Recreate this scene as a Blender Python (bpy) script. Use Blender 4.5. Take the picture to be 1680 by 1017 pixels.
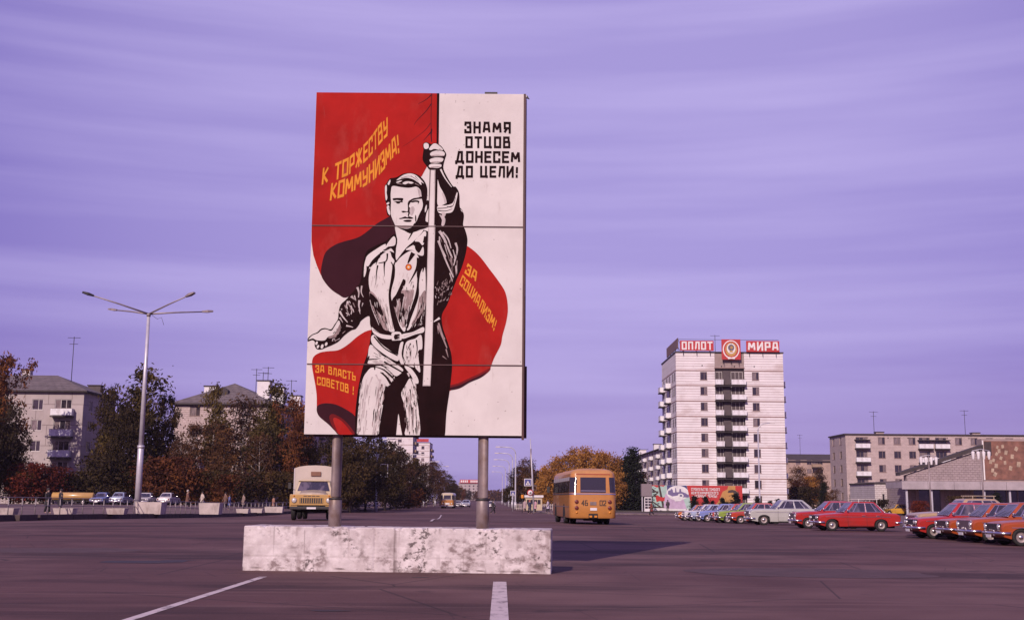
import bpy, bmesh, math, random
from mathutils import Matrix, Vector
from mathutils.geometry import tessellate_polygon
R = math.radians
scene = bpy.context.scene
for o in list(bpy.data.objects):
    bpy.data.objects.remove(o)
col = scene.collection
random.seed(7)

# ------------------------------------------------------------------ camera
FPX, PCX, PCY = 1900.0, 840.0, 508.5          # focal length and centre in photo pixels
PITCH, ROLL, EYE = R(9.25), R(0.45), 1.45
cam_d = bpy.data.cameras.new('camera')
cam = bpy.data.objects.new('camera', cam_d)
col.objects.link(cam)
CAMR = Matrix.Rotation(math.pi / 2 + PITCH, 3, 'X') @ Matrix.Rotation(ROLL, 3, 'Z')
cam.matrix_world = Matrix.Translation((0, 0, EYE)) @ CAMR.to_4x4()
cam_d.sensor_width = 36
cam_d.sensor_fit = 'HORIZONTAL'
cam_d.lens = 36 * FPX / 1680
cam_d.clip_end = 8000
cam_d.clip_start = 0.1
scene.camera = cam

# ------------------------------------------------------------------ sky and sun
SUN_EL, SUN_AZ = 30.0, 20.0                    # low autumn sun behind the viewer, to the left
world = bpy.data.worlds.new('World')
scene.world = world
world.use_nodes = True
nt = world.node_tree
nt.nodes.clear()
def wn(t, **kw):
    n = nt.nodes.new(t)
    for k, v in kw.items():
        setattr(n, k, v)
    return n
wo = wn('ShaderNodeOutputWorld')
bg = wn('ShaderNodeBackground')
sky = wn('ShaderNodeTexSky', sky_type='NISHITA', sun_disc=False)
sky.sun_elevation = R(SUN_EL)
sky.sun_rotation = R(180 + SUN_AZ)
sky.air_density = 1.2
sky.dust_density = 2.0
sky.ozone_density = 3.0
tint = wn('ShaderNodeMix', data_type='RGBA', blend_type='MULTIPLY')
tint.inputs[0].default_value = 1.0
tint.inputs[7].default_value = (1.10, 0.64, 1.05, 1)
nt.links.new(sky.outputs[0], tint.inputs[6])
# thin high cloud drawn out in level streaks
tc = wn('ShaderNodeTexCoord')
mp = wn('ShaderNodeMapping')
mp.inputs['Scale'].default_value = (1.3, 1.3, 22)
nz = wn('ShaderNodeTexNoise')
nz.inputs['Scale'].default_value = 1.3
nz.inputs['Detail'].default_value = 7
nz.inputs['Roughness'].default_value = 0.5
rmp = wn('ShaderNodeMapRange')
rmp.inputs[1].default_value = 0.40
rmp.inputs[2].default_value = 0.72
rmp.inputs[3].default_value = 0.0
rmp.inputs[4].default_value = 0.27
nt.links.new(tc.outputs['Generated'], mp.inputs[0])
nt.links.new(mp.outputs[0], nz.inputs['Vector'])
nt.links.new(nz.outputs['Fac'], rmp.inputs[0])
hz = wn('ShaderNodeMix', data_type='RGBA', blend_type='MIX')   # high thin veil over the whole sky
hz.inputs[0].default_value = 0.72
hz.inputs[7].default_value = (2.05, 1.50, 5.5, 1)
nt.links.new(tint.outputs[2], hz.inputs[6])
cl = wn('ShaderNodeMix', data_type='RGBA', blend_type='MIX')
cl.inputs[7].default_value = (6.3, 5.4, 9.3, 1)
# the cloud veil is thicker in the sky ahead
vd = wn('ShaderNodeVectorMath', operation='DOT_PRODUCT')
vd.inputs[1].default_value = (0.04, 0.92, 0.39)
nt.links.new(tc.outputs['Generated'], vd.inputs[0])
vr = wn('ShaderNodeMapRange', interpolation_type='SMOOTHSTEP')
vr.inputs[1].default_value = 0.83
vr.inputs[2].default_value = 1.0
vr.inputs[3].default_value = 0.0
vr.inputs[4].default_value = 0.44
nt.links.new(vd.outputs['Value'], vr.inputs[0])
va = wn('ShaderNodeMath', operation='ADD', use_clamp=True)
nt.links.new(rmp.outputs[0], va.inputs[0])
nt.links.new(vr.outputs[0], va.inputs[1])
nt.links.new(va.outputs[0], cl.inputs[0])
nt.links.new(hz.outputs[2], cl.inputs[6])
nt.links.new(cl.outputs[2], bg.inputs[0])
bg.inputs[1].default_value = 0.10
nt.links.new(bg.outputs[0], wo.inputs[0])

sun_d = bpy.data.lights.new('sun', 'SUN')
sun_d.energy = 4.7
sun_d.angle = R(0.5)
sun_d.color = (1.0, 0.85, 0.74)
sun = bpy.data.objects.new('sun', sun_d)
col.objects.link(sun)
tow = Vector((-math.sin(R(SUN_AZ)) * math.cos(R(SUN_EL)), -math.cos(R(SUN_AZ)) * math.cos(R(SUN_EL)), math.sin(R(SUN_EL))))
sun.rotation_euler = tow.to_track_quat('Z', 'Y').to_euler()
sun.location = tow * 60

vs = scene.view_settings
vs.view_transform = 'Standard'
vs.look = 'None'
vs.gamma = 1
vs.use_curve_mapping = False
vs.exposure = 0.0
scene.render.engine = 'CYCLES'
scene.cycles.sample_clamp_indirect = 4.0

# ------------------------------------------------------------------ layout helpers
def ray(px, py):
    return CAMR @ Vector(((px - PCX) / FPX, -(py - PCY) / FPX, -1))
def at(px, py, Y):
    """the point at distance Y along the street seen at a photo pixel"""
    d = ray(px, py)
    return Vector((0, 0, EYE)) + d * (Y / d.y)
def gx(px, Y):
    return at(px, 818 + (px - 840) * math.tan(ROLL), Y).x
def sstep(a, b, v):
    t = min(1, max(0, (v - a) / (b - a)))
    return t * t * (3 - 2 * t)
def zg(x, y):
    """gentle fall of the ground: a low crown where the roads cross, lower beyond"""
    z = -0.45 * sstep(55, 125, y)
    z += 0.26 * math.exp(-((y - 63) / 24) ** 2) * math.exp(-((x + 8) / 17) ** 2)
    z += 0.55 * sstep(-27.5, -34, x) * sstep(80, 112, y) * (1 - .5 * sstep(142, 170, y))
    return z
def lift(x, y):
    """height of the paving above the road: the left pavement stands higher"""
    return 0.30 if x < interp(KL, y) - .3 else 0.14
KL = [(-40, -30), (40, -29), (61, -26.8), (78, -25.2), (110, -25.4), (134, -25.2), (150, -20.5), (165, -19.2), (245, -21.5), (1500, -57.4)]
def interp(tab, v):
    if v <= tab[0][0]:
        return tab[0][1]
    for (a, b), (c, d) in zip(tab, tab[1:]):
        if v <= c:
            return b + (d - b) * (v - a) / (c - a)
    return tab[-1][1]

# ------------------------------------------------------------------ mesh helpers
class MB:
    def __init__(s):
        s.v, s.f, s.m, s.sm = [], [], [], []
    def add(s, vs, fs, m=0, smooth=False, M=None):
        o = len(s.v)
        for p in vs:
            p = Vector(p)
            s.v.append(tuple(M @ p) if M is not None else tuple(p))
        for f in fs:
            s.f.append(tuple(i + o for i in f))
            s.m.append(m)
            s.sm.append(smooth)
        return s
    def box(s, x0, x1, y0, y1, z0, z1, m=0, M=None):
        vs = [(x, y, z) for x in (x0, x1) for y in (y0, y1) for z in (z0, z1)]
        fs = [(0, 1, 3, 2), (4, 6, 7, 5), (0, 4, 5, 1), (2, 3, 7, 6), (0, 2, 6, 4), (1, 5, 7, 3)]
        return s.add(vs, fs, m, False, M)
    def bbox(s, x0, x1, y0, y1, z0, z1, b=0.02, m=0, M=None):
        """box with chamfered edges"""
        bm = bmesh.new()
        bmesh.ops.create_cube(bm, size=1)
        for v in bm.verts:
            v.co = Vector(((x0 + x1) / 2 + v.co.x * (x1 - x0), (y0 + y1) / 2 + v.co.y * (y1 - y0), (z0 + z1) / 2 + v.co.z * (z1 - z0)))
        bmesh.ops.bevel(bm, geom=bm.edges[:], offset=b, segments=2, affect='EDGES', profile=0.6)
        bm.verts.index_update()
        vs = [tuple(v.co) for v in bm.verts]
        fs = [tuple(v.index for v in f.verts) for f in bm.faces]
        bm.free()
        return s.add(vs, fs, m, False, M)
    def tube(s, pts, rad, n=8, m=0, caps=True, M=None):
        pts = [Vector(p) for p in pts]
        if not hasattr(rad, '__len__'):
            rad = [rad] * len(pts)
        vs, fs = [], []
        up = Vector((0, 0, 1))
        for i, p in enumerate(pts):
            d = (pts[min(i + 1, len(pts) - 1)] - pts[max(i - 1, 0)]).normalized()
            a = d.cross(up)
            if a.length < 1e-3:
                a = d.cross(Vector((0, 1, 0)))
            a.normalize()
            b = d.cross(a)
            for k in range(n):
                t = 2 * math.pi * k / n
                vs.append(p + (a * math.cos(t) + b * math.sin(t)) * rad[i])
        for i in range(len(pts) - 1):
            for k in range(n):
                fs.append((i * n + k, i * n + (k + 1) % n, (i + 1) * n + (k + 1) % n, (i + 1) * n + k))
        if caps:
            fs.append(tuple(range(n))[::-1])
            fs.append(tuple((len(pts) - 1) * n + k for k in range(n)))
        return s.add(vs, fs, m, True, M)
    def lathe(s, prof, n=16, m=0, M=None):
        """prof: (radius, height) round the z axis"""
        vs, fs = [], []
        for r, z in prof:
            for k in range(n):
                t = 2 * math.pi * k / n
                vs.append((r * math.cos(t), r * math.sin(t), z))
        for i in range(len(prof) - 1):
            for k in range(n):
                fs.append((i * n + k, i * n + (k + 1) % n, (i + 1) * n + (k + 1) % n, (i + 1) * n + k))
        return s.add(vs, fs, m, True, M)
    def disc(s, c, r, nrm, n=16, m=0, r2=None):
        nrm = Vector(nrm).normalized()
        a = nrm.orthogonal().normalized()
        b = nrm.cross(a)
        c = Vector(c)
        vs = [c + a * r * math.cos(2 * math.pi * k / n) + b * r * math.sin(2 * math.pi * k / n) for k in range(n)]
        return s.add(vs, [tuple(range(n))], m)
    def prism(s, poly, y0, y1, m=0, M=None):
        """(x, z) outline pushed from y0 to y1"""
        n = len(poly)
        vs = [(x, y0, z) for x, z in poly] + [(x, y1, z) for x, z in poly]
        fs = [(i, (i + 1) % n, n + (i + 1) % n, n + i) for i in range(n)]
        tri = tessellate_polygon([[Vector((x, z, 0)) for x, z in poly]])
        fs += [tuple(t) for t in tri] + [tuple(n + i for i in t[::-1]) for t in tri]
        return s.add(vs, fs, m, False, M)
    def mesh(s, name, mats):
        me = bpy.data.meshes.new(name)
        me.from_pydata(s.v, [], s.f)
        if not isinstance(mats, (list, tuple)):
            mats = [mats]
        for m in mats:
            me.materials.append(m)
        me.polygons.foreach_set('material_index', s.m)
        me.polygons.foreach_set('use_smooth', s.sm)
        bm = bmesh.new()
        bm.from_mesh(me)
        bmesh.ops.recalc_face_normals(bm, faces=bm.faces[:])
        bm.to_mesh(me)
        bm.free()
        return me
    def build(s, name, mats, parent=None, loc=(0, 0, 0), rz=0.0):
        return link(name, s.mesh(name, mats), parent, loc, rz)

def link(name, me, parent=None, loc=(0, 0, 0), rz=0.0):
    o = bpy.data.objects.new(name, me)
    col.objects.link(o)
    o.parent = parent
    o.location = loc
    o.rotation_euler = (0, 0, rz)
    return o
def tag(o, label=None, cat=None, group=None, kind=None):
    for k, v in (('label', label), ('category', cat), ('group', group), ('kind', kind)):
        if v:
            o[k] = v
    return o
def thing(name, label, cat, loc=(0, 0, 0), rz=0.0, group=None):
    return tag(link(name, None, None, loc, rz), label, cat, group)
CHILD = {}
def copy_tree(o, parent=None, loc=None, rz=None, label=None, remat=None):
    c = o.copy()
    col.objects.link(c)
    c.parent = parent
    if loc is not None:
        c.location = loc
    if rz is not None:
        c.rotation_euler = (0, 0, rz)
    if label:
        c['label'] = label
    if remat and c.type == 'MESH':
        for sl in c.material_slots:
            if sl.material and sl.material.name in remat:
                new = remat[sl.material.name]
                sl.link = 'OBJECT'
                sl.material = new
    for ch in list(o.children):
        copy_tree(ch, c, remat=remat)
    return c

# ------------------------------------------------------------------ materials
MATS = {}
KD = 0.80                                      # overall reflectance of the place
def mat(name, c, rough=0.7, var=0.0, scale=3.0, c2=None, metal=0.0, bump=0.0, bscale=None, spec=0.5, stretch=None, detail=4, coat=0.0, space='Object'):
    if metal < .9:
        c = tuple(v * KD for v in c)
        c2 = tuple(v * KD for v in c2) if c2 else None
    m = bpy.data.materials.new(name)
    m.use_nodes = True
    t = m.node_tree
    b = t.nodes['Principled BSDF']
    b.inputs['Base Color'].default_value = (*c, 1)
    b.inputs['Roughness'].default_value = rough
    b.inputs['Metallic'].default_value = metal
    b.inputs['Specular IOR Level'].default_value = spec
    if coat:
        b.inputs['Coat Weight'].default_value = coat
        b.inputs['Coat Roughness'].default_value = 0.08
    MATS[name] = m
    if var or bump or c2:
        tc = t.nodes.new('ShaderNodeTexCoord')
        mp = t.nodes.new('ShaderNodeMapping')
        if stretch:
            mp.inputs['Scale'].default_value = stretch
        if space == 'World':
            ge = t.nodes.new('ShaderNodeNewGeometry')
            t.links.new(ge.outputs['Position'], mp.inputs[0])
        else:
            t.links.new(tc.outputs['Object'], mp.inputs[0])
    if var or c2:
        n = t.nodes.new('ShaderNodeTexNoise')
        n.inputs['Scale'].default_value = scale
        n.inputs['Detail'].default_value = detail
        n.inputs['Roughness'].default_value = 0.6
        t.links.new(mp.outputs[0], n.inputs['Vector'])
        r = t.nodes.new('ShaderNodeValToRGB')
        lo = c2 if c2 else tuple(v * (1 - var) for v in c)
        hi = c if c2 else tuple(min(1, v * (1 + var)) for v in c)
        r.color_ramp.elements[0].position = 0.33
        r.color_ramp.elements[0].color = (*lo, 1)
        r.color_ramp.elements[1].position = 0.67
        r.color_ramp.elements[1].color = (*hi, 1)
        t.links.new(n.outputs['Fac'], r.inputs[0])
        t.links.new(r.outputs[0], b.inputs['Base Color'])
        m['ramp'] = r.name
    if bump:
        n2 = t.nodes.new('ShaderNodeTexNoise')
        n2.inputs['Scale'].default_value = bscale or scale * 4
        n2.inputs['Detail'].default_value = 5
        t.links.new(mp.outputs[0], n2.inputs['Vector'])
        bp = t.nodes.new('ShaderNodeBump')
        bp.inputs['Strength'].default_value = bump
        bp.inputs['Distance'].default_value = 0.05
        t.links.new(n2.outputs['Fac'], bp.inputs['Height'])
        t.links.new(bp.outputs[0], b.inputs['Normal'])
    return m
def nodes_of(m):
    t = m.node_tree
    return t, t.nodes['Principled BSDF']
def overlay(m, c, scale, lo, hi, stretch=(1, 1, 1), amount=1.0, space='World', detail=5, kind='NOISE', mask=None):
    """lay stains of a second colour over whatever feeds the base colour"""
    t, b = nodes_of(m)
    ge = t.nodes.new('ShaderNodeNewGeometry') if space == 'World' else t.nodes.new('ShaderNodeTexCoord')
    mp = t.nodes.new('ShaderNodeMapping')
    mp.inputs['Scale'].default_value = stretch
    t.links.new(ge.outputs['Position' if space == 'World' else 'Object'], mp.inputs[0])
    if kind == 'NOISE':
        n = t.nodes.new('ShaderNodeTexNoise')
        n.inputs['Scale'].default_value = scale
        n.inputs['Detail'].default_value = detail
        n.inputs['Roughness'].default_value = 0.65
        out = n.outputs['Fac']
    else:
        n = t.nodes.new('ShaderNodeTexVoronoi')
        n.feature = 'DISTANCE_TO_EDGE'
        n.inputs['Scale'].default_value = scale
        out = n.outputs['Distance']
    t.links.new(mp.outputs[0], n.inputs['Vector'])
    r = t.nodes.new('ShaderNodeMapRange')
    r.inputs[1].default_value = lo
    r.inputs[2].default_value = hi
    r.inputs[3].default_value = 0
    r.inputs[4].default_value = amount
    t.links.new(out, r.inputs[0])
    fac = r.outputs[0]
    if mask:                                           # keep the stains to some areas only
        n3 = t.nodes.new('ShaderNodeTexNoise')
        n3.inputs['Scale'].default_value = mask[0]
        n3.inputs['Detail'].default_value = 3
        t.links.new(ge.outputs['Position' if space == 'World' else 'Object'], n3.inputs['Vector'])
        r3 = t.nodes.new('ShaderNodeMapRange')
        r3.inputs[1].default_value, r3.inputs[2].default_value = mask[1], mask[2]
        t.links.new(n3.outputs['Fac'], r3.inputs[0])
        mm = t.nodes.new('ShaderNodeMath')
        mm.operation = 'MULTIPLY'
        t.links.new(fac, mm.inputs[0])
        t.links.new(r3.outputs[0], mm.inputs[1])
        fac = mm.outputs[0]
    mx = t.nodes.new('ShaderNodeMix')
    mx.data_type = 'RGBA'
    mx.inputs[7].default_value = (*(v * KD for v in c), 1)
    t.links.new(fac, mx.inputs[0])
    ln = b.inputs['Base Color'].links
    if ln:
        t.links.new(ln[0].from_socket, mx.inputs[6])
    else:
        mx.inputs[6].default_value = b.inputs['Base Color'].default_value
    t.links.new(mx.outputs[2], b.inputs['Base Color'])
    return m

asphalt = mat('asphalt', (0.112, 0.052, 0.052), 0.85, 0.16, 0.35, bump=0.25, bscale=18, space='World', spec=0.25)
overlay(asphalt, (0.19, 0.105, 0.100), 0.055, 0.47, 0.58, (0.8, 0.8, 1), 0.85)
overlay(asphalt, (0.045, 0.021, 0.022), 0.16, 0.50, 0.62, (0.45, 1.5, 1), 0.85)
overlay(asphalt, (0.026, 0.015, 0.017), 0.5, 0.62, 0.70, (1, 1, 1), 0.7)
overlay(asphalt, (0.13, 0.09, 0.095), 30, 0.62, 0.75, (1, 1, 1), 0.5)
overlay(asphalt, (0.165, 0.090, 0.086), 1.1, 0.55, 0.66, (0.10, 2.4, 1), 0.75)
overlay(asphalt, (0.05, 0.024, 0.025), 3.0, 0.58, 0.68, (0.12, 2.0, 1), 0.7, mask=(0.2, 0.42, 0.6))
overlay(asphalt, (0.19, 0.11, 0.105), 6.0, 0.64, 0.70, (0.6, 1.2, 1), 0.6, mask=(0.3, 0.45, 0.6))
overlay(asphalt, (0.018, 0.011, 0.012), 0.75, 0.008, 0.0, (1, 0.8, 1), 0.75, kind='V', mask=(0.12, 0.48, 0.56))
overlay(asphalt, (0.040, 0.019, 0.021), 0.35, 0.60, 0.68, (0.10, 3.0, 1), 0.7)
overlay(asphalt, (0.022, 0.014, 0.016), 0.16, 0.0045, 0.0, (1, 1.3, 1), 0.8, kind='V')
pave = mat('pavement_concrete', (0.155, 0.090, 0.090), 0.9, 0.2, 0.4, bump=0.2, bscale=9, space='World')
overlay(pave, (0.09, 0.048, 0.05), 0.15, 0.5, 0.7)
kerb_m = mat('kerb_stone', (0.17, 0.12, 0.125), 0.9, 0.25, 2.0, space='World')
soil = mat('soil_grass', (0.060, 0.042, 0.022), 1.0, 0.5, 0.25, bump=0.5, bscale=3, space='World')
paint = mat('road_paint', (0.60, 0.50, 0.50), 0.8, 0.1, 4, space='World')
overlay(paint, (0.14, 0.10, 0.11), 5.0, 0.52, 0.66, (1, 0.5, 1), 0.8)
white_c = mat('weathered_concrete', (0.66, 0.57, 0.58), 0.9, 0.10, 1.3, bump=0.35, bscale=9, space='World')
overlay(white_c, (0.42, 0.33, 0.335), 1.1, 0.42, 0.66, (1.3, 1, 0.7), 0.75)
overlay(white_c, (0.80, 0.71, 0.72), 2.3, 0.52, 0.66, (1, 1, 1.2), 0.7, detail=7)
overlay(white_c, (0.20, 0.135, 0.135), 4.2, 0.47, 0.60, (1, 1, 1.3), 0.85, detail=9, mask=(1.05, 0.46, 0.57))
overlay(white_c, (0.07, 0.045, 0.045), 9.0, 0.52, 0.60, (1, 1, 1.3), 0.85, detail=9, mask=(1.3, 0.47, 0.58))
overlay(white_c, (0.26, 0.185, 0.185), 1.9, 0.57, 0.66, (2.0, 2, 0.10), 0.6, detail=3, mask=(1.6, 0.45, 0.55))
overlay(white_c, (0.13, 0.085, 0.085), 1.3, 0.60, 0.65, (3.0, 2, 0.05), 0.8, detail=3, mask=(2.2, 0.42, 0.52))
steel = mat('painted_steel', (0.30, 0.235, 0.24), 0.5, 0.15, 2.0, metal=0.3)
galv = mat('pale_lamp_steel', (0.56, 0.52, 0.58), 0.42, 0.1, 2.0, metal=0.25)
dark = mat('dark_metal', (0.025, 0.018, 0.02), 0.6)
black = mat('black_rubber', (0.012, 0.009, 0.010), 0.8)
chrome = mat('chrome', (0.62, 0.58, 0.60), 0.28, metal=1.0)
rustp = mat('rusty_pipe', (0.25, 0.185, 0.185), 0.5, 0.2, 2.5, metal=0.25, space='World')
overlay(rustp, (0.16, 0.085, 0.05), 2.4, 0.50, 0.68, (1, 1, 0.7), 0.8)
glass = mat('window_glass', (0.030, 0.024, 0.034), 0.08, spec=0.8)
overlay(glass, (0.13, 0.095, 0.10), 0.45, 0.58, 0.66, (1, 1, 1), 0.5, detail=1)
glass_pale = mat('curtained_glass', (0.20, 0.15, 0.155), 0.15, 0.35, 1.3, stretch=(5, 5, 1), spec=0.7)
carglass = mat('car_glass', (0.035, 0.030, 0.045), 0.05, spec=1.0)
overlay(carglass, (0.17, 0.13, 0.17), 2.2, 0.50, 0.62, (1, 1, 0.4), 0.7, detail=2)
white_p = mat('white_paint', (0.72, 0.66, 0.69), 0.6, 0.08, 1.5)
dirty_white = mat('off_white_paint', (0.60, 0.52, 0.53), 0.7, 0.15, 0.8)
lampglass = mat('lamp_glass', (0.55, 0.5, 0.5), 0.35, spec=0.6)
redlamp = mat('red_lamp', (0.16, 0.03, 0.025), 0.25)
orangelamp = mat('amber_lamp', (0.7, 0.25, 0.03), 0.25)
bark = mat('bark', (0.060, 0.040, 0.034), 0.95, 0.35, 4)
birch = mat('birch_bark', (0.34, 0.28, 0.27), 0.9, 0.5, 2.5)

# stroke lettering (Cyrillic capitals and digits), strokes on a unit-high cell
GL = {
 'А': (.62, [[(0,0),(.12,1),(.5,1),(.62,0)],[(.08,.34),(.54,.34)]]),
 'Б': (.56, [[(.52,1),(0,1),(0,0),(.56,0),(.56,.52),(0,.52)]]),
 'В': (.56, [[(0,0),(0,1),(.48,1),(.5,.56),(0,.54)],[(.5,.54),(.56,.48),(.56,0),(0,0)]]),
 'Г': (.5, [[(0,0),(0,1),(.5,1)]]),
 'Д': (.72, [[(-.02,-.14),(-.02,0),(.70,0),(.70,-.14)],[(.08,0),(.26,1),(.56,1),(.56,0)]]),
 'Е': (.52, [[(.52,1),(0,1),(0,0),(.52,0)],[(0,.52),(.44,.52)]]),
 'Ж': (.8, [[(.4,0),(.4,1)],[(0,0),(.36,.52),(0,1)],[(.8,0),(.44,.52),(.8,1)]]),
 'З': (.54, [[(0,.8),(.02,1),(.5,1),(.52,.54),(.16,.52)],[(.5,.52),(.54,.48),(.54,0),(.0,0),(0,.2)]]),
 'И': (.58, [[(0,1),(0,0),(.58,1),(.58,0)]]),
 'Й': (.58, [[(0,1),(0,0),(.58,1),(.58,0)],[(.16,1.2),(.42,1.2)]]),
 'К': (.56, [[(0,0),(0,1)],[(.54,1),(.06,.5),(.56,0)]]),
 'Л': (.58, [[(-.02,0),(.08,.06),(.16,1),(.58,1),(.58,0)]]),
 'М': (.76, [[(0,0),(.06,1),(.38,.3),(.70,1),(.76,0)]]),
 'Н': (.56, [[(0,0),(0,1)],[(.56,0),(.56,1)],[(0,.52),(.56,.52)]]),
 'О': (.56, [[(0,0),(0,1),(.56,1),(.56,0),(0,0)]]),
 'П': (.56, [[(0,0),(0,1),(.56,1),(.56,0)]]),
 'Р': (.54, [[(0,0),(0,1),(.54,1),(.54,.42),(0,.42)]]),
 'С': (.54, [[(.54,.76),(.54,1),(0,1),(0,0),(.54,0),(.54,.24)]]),
 'Т': (.58, [[(0,1),(.58,1)],[(.29,1),(.29,0)]]),
 'У': (.56, [[(0,1),(.06,.46),(.5,.46)],[(.56,1),(.52,.3),(.46,0),(.06,0)]]),
 'Ф': (.7, [[(.35,0),(.35,1)],[(0,.25),(0,.85),(.7,.85),(.7,.25),(0,.25)]]),
 'Х': (.6, [[(0,0),(.6,1)],[(0,1),(.6,0)]]),
 'Ц': (.66, [[(0,1),(0,0),(.64,0),(.66,-.14)],[(.54,0),(.54,1)]]),
 'Ч': (.54, [[(0,1),(0,.5),(.54,.5)],[(.54,0),(.54,1)]]),
 'Ы': (.78, [[(0,1),(0,0),(.46,0),(.46,.5),(0,.5)],[(.78,0),(.78,1)]]),
 'Ь': (.52, [[(0,1),(0,0),(.52,0),(.52,.5),(0,.5)]]),
 'Я': (.58, [[(.56,0),(.56,1),(.02,1),(.02,.44),(.56,.44)],[(.26,.44),(0,0)]]),
 '!': (.14, [[(.08,1),(.06,.36)],[(.05,.1),(.05,0)]]),
 '-': (.4, [[(0,.5),(.4,.5)]]),
 ' ': (.34, []),
 '0': (.52, [[(0,0),(0,1),(.52,1),(.52,0),(0,0)]]),
 '2': (.52, [[(0,.8),(0,1),(.52,1),(.52,.55),(0,.1),(0,0),(.52,0)]]),
 '4': (.54, [[(.4,0),(.4,1),(0,.34),(.54,.34)]]),
 '6': (.52, [[(.5,1),(0,.98),(0,0),(.52,0),(.52,.52),(0,.52)]]),
}
WORD = []
def text_strokes(s, hw=0.085, gap=0.26):
    """quads in text space: x 0..width, y 0..1"""
    quads, pen = [], 0
    WORD.clear()
    word = 0
    for ch in s:
        word += ch == ' '
        w, lines = GL[ch]
        for ln in lines:
            for (a, b), (c, d) in zip(ln, ln[1:]):
                dx, dy = c - a, d - b
                L = math.hypot(dx, dy) or 1
                ex, ey = dx / L * hw, dy / L * hw
                nx, ny = -ey, ex
                a2, b2, c2, d2 = a - ex, b - ey, c + ex, d + ey
                if abs(dx) > .02 and abs(dy) > .02:
                    a2, b2, c2, d2 = a, b, c, d
                q = [(a2 + nx, b2 + ny), (c2 + nx, d2 + ny), (c2 - nx, d2 - ny), (a2 - nx, b2 - ny)]
                WORD.append(word)
                quads.append([(pen + hw + x, y) for x, y in q])
        pen += w + 2 * hw * 0.6 + gap * (0.6 if ch == ' ' else 1)
    return quads, pen - gap
# ------------------------------------------------------------------ ground, kerbs, markings
def KR(y):
    return 8.9 - 0.0286 * y
xs = sorted(set([-3000, -1500, -700, -400, -250, -160, -120] + list(range(-100, 101, 4)) + [120, 160, 250, 400, 700, 1500, 3000]))
ys = sorted(set([-200, -60] + list(range(-20, 200, 4)) + list(range(200, 400, 20)) + [400, 500, 700, 1000, 1500, 2500, 5000]))
vsl, fsl = [], []
for y in ys:
    for x in xs:
        vsl.append((x, y, zg(x, y)))
nx_ = len(xs)
for j in range(len(ys) - 1):
    for i in range(nx_ - 1):
        fsl.append((j * nx_ + i, j * nx_ + i + 1, (j + 1) * nx_ + i + 1, (j + 1) * nx_ + i))
g = MB().add(vsl, fsl, 0, True).build('road', asphalt)
tag(g, 'wide worn asphalt road and square', None, None, 'structure')

def sheet(name, lf, rt, ylist, dz, m, nx=6, skirt=True, label=None):
    """raised paving between two lines, following the ground, with a kerb face round it"""
    b = MB()
    v, f = [], []
    for y in ylist:
        a, c = lf(y), rt(y)
        for i in range(nx + 1):
            x = a + (c - a) * i / nx
            v.append((x, y, zg(x, y) + dz))
    w = nx + 1
    for j in range(len(ylist) - 1):
        for i in range(nx):
            f.append((j * w + i, j * w + i + 1, (j + 1) * w + i + 1, (j + 1) * w + i))
    b.add(v, f, 0, True)
    if skirt:
        rim = [i for i in range(w)] + [j * w + nx for j in range(1, len(ylist))] + [(len(ylist) - 1) * w + i for i in range(nx - 1, -1, -1)] + [j * w for j in range(len(ylist) - 2, 0, -1)]
        vv, ff = [], []
        for i in rim:
            vv += [v[i], (v[i][0], v[i][1], v[i][2] - dz - 0.05)]
        n = len(rim)
        for i in range(n):
            j = (i + 1) % n
            ff.append((2 * i, 2 * j, 2 * j + 1, 2 * i + 1))
        b.add(vv, ff, 1)
    o = b.build(name, [m, kerb_m])
    o['kind'] = 'structure'
    if label:
        o['label'] = label
    return o
yl = [-40, 20, 40, 50, 56, 61, 66, 72, 78, 86, 94, 102, 110, 118, 126, 134, 142, 150, 157, 165, 185, 205, 225, 245, 300, 400, 600, 900, 1500]
sheet('pavement', lambda y: interp(KL, y) - 44, lambda y: interp(KL, y) - 0.35, yl, 0.30, pave, 10)
sheet('verge', lambda y: -260, lambda y: interp(KL, y) - (44.4 if y < 140 else 6.5), yl, 0.315, soil, 12, False)
yr = [152.3, 160, 180, 200, 225, 250, 300, 400, 600, 900, 1500]
sheet('pavement', lambda y: KR(y) + 0.35 + (4.0 if y < 153 else 0), lambda y: KR(y) + 120, yr, 0.14, pave, 10)
sheet('verge', lambda y: KR(y) + 9, lambda y: KR(y) + 300, [165, 180, 200, 225, 250, 300, 400, 600, 900, 1500], 0.16, soil, 10, False)
yr2 = [10, 30, 50, 70, 90, 110, 130, 151.8]
sheet('pavement', lambda y: 24.5, lambda y: 150, yr2, 0.14, pave, 10)

def kerbs(name, pts, label, top=.16, m=None):
    """a line of separate kerb stones 2 m long"""
    root = tag(link(name, None), label, None, None, 'structure')
    me = None
    d = []
    for (ax, ay), (bx, by) in zip(pts, pts[1:]):
        L = math.hypot(bx - ax, by - ay)
        n = max(1, int(L / 2.0))
        for k in range(n):
            t = (k + .5) / n
            d.append((ax + (bx - ax) * t, ay + (by - ay) * t, math.atan2(by - ay, bx - ax)))
    me = MB().bbox(-0.985, 0.985, -0.15, 0.15, -0.12, top, 0.02).mesh('kerb_stone', m or kerb_m)
    for x, y, a in d[:150]:
        o = link('kerb_stone', me, root, (x, y, zg(x, y) + random.uniform(-.01, .006)), a + random.uniform(-.006, .006))
    return root
kerbs('kerb', [(interp(KL, y) - 0.18, y) for y in (40, 50, 61, 66, 72, 78, 94, 110, 134, 150, 165, 200, 245, 290)], 'kerb stones along the left edge of the road', .33, mat('dark_kerb', (0.075, 0.048, 0.048), .95, .3, 1.5, space='World'))
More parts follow.
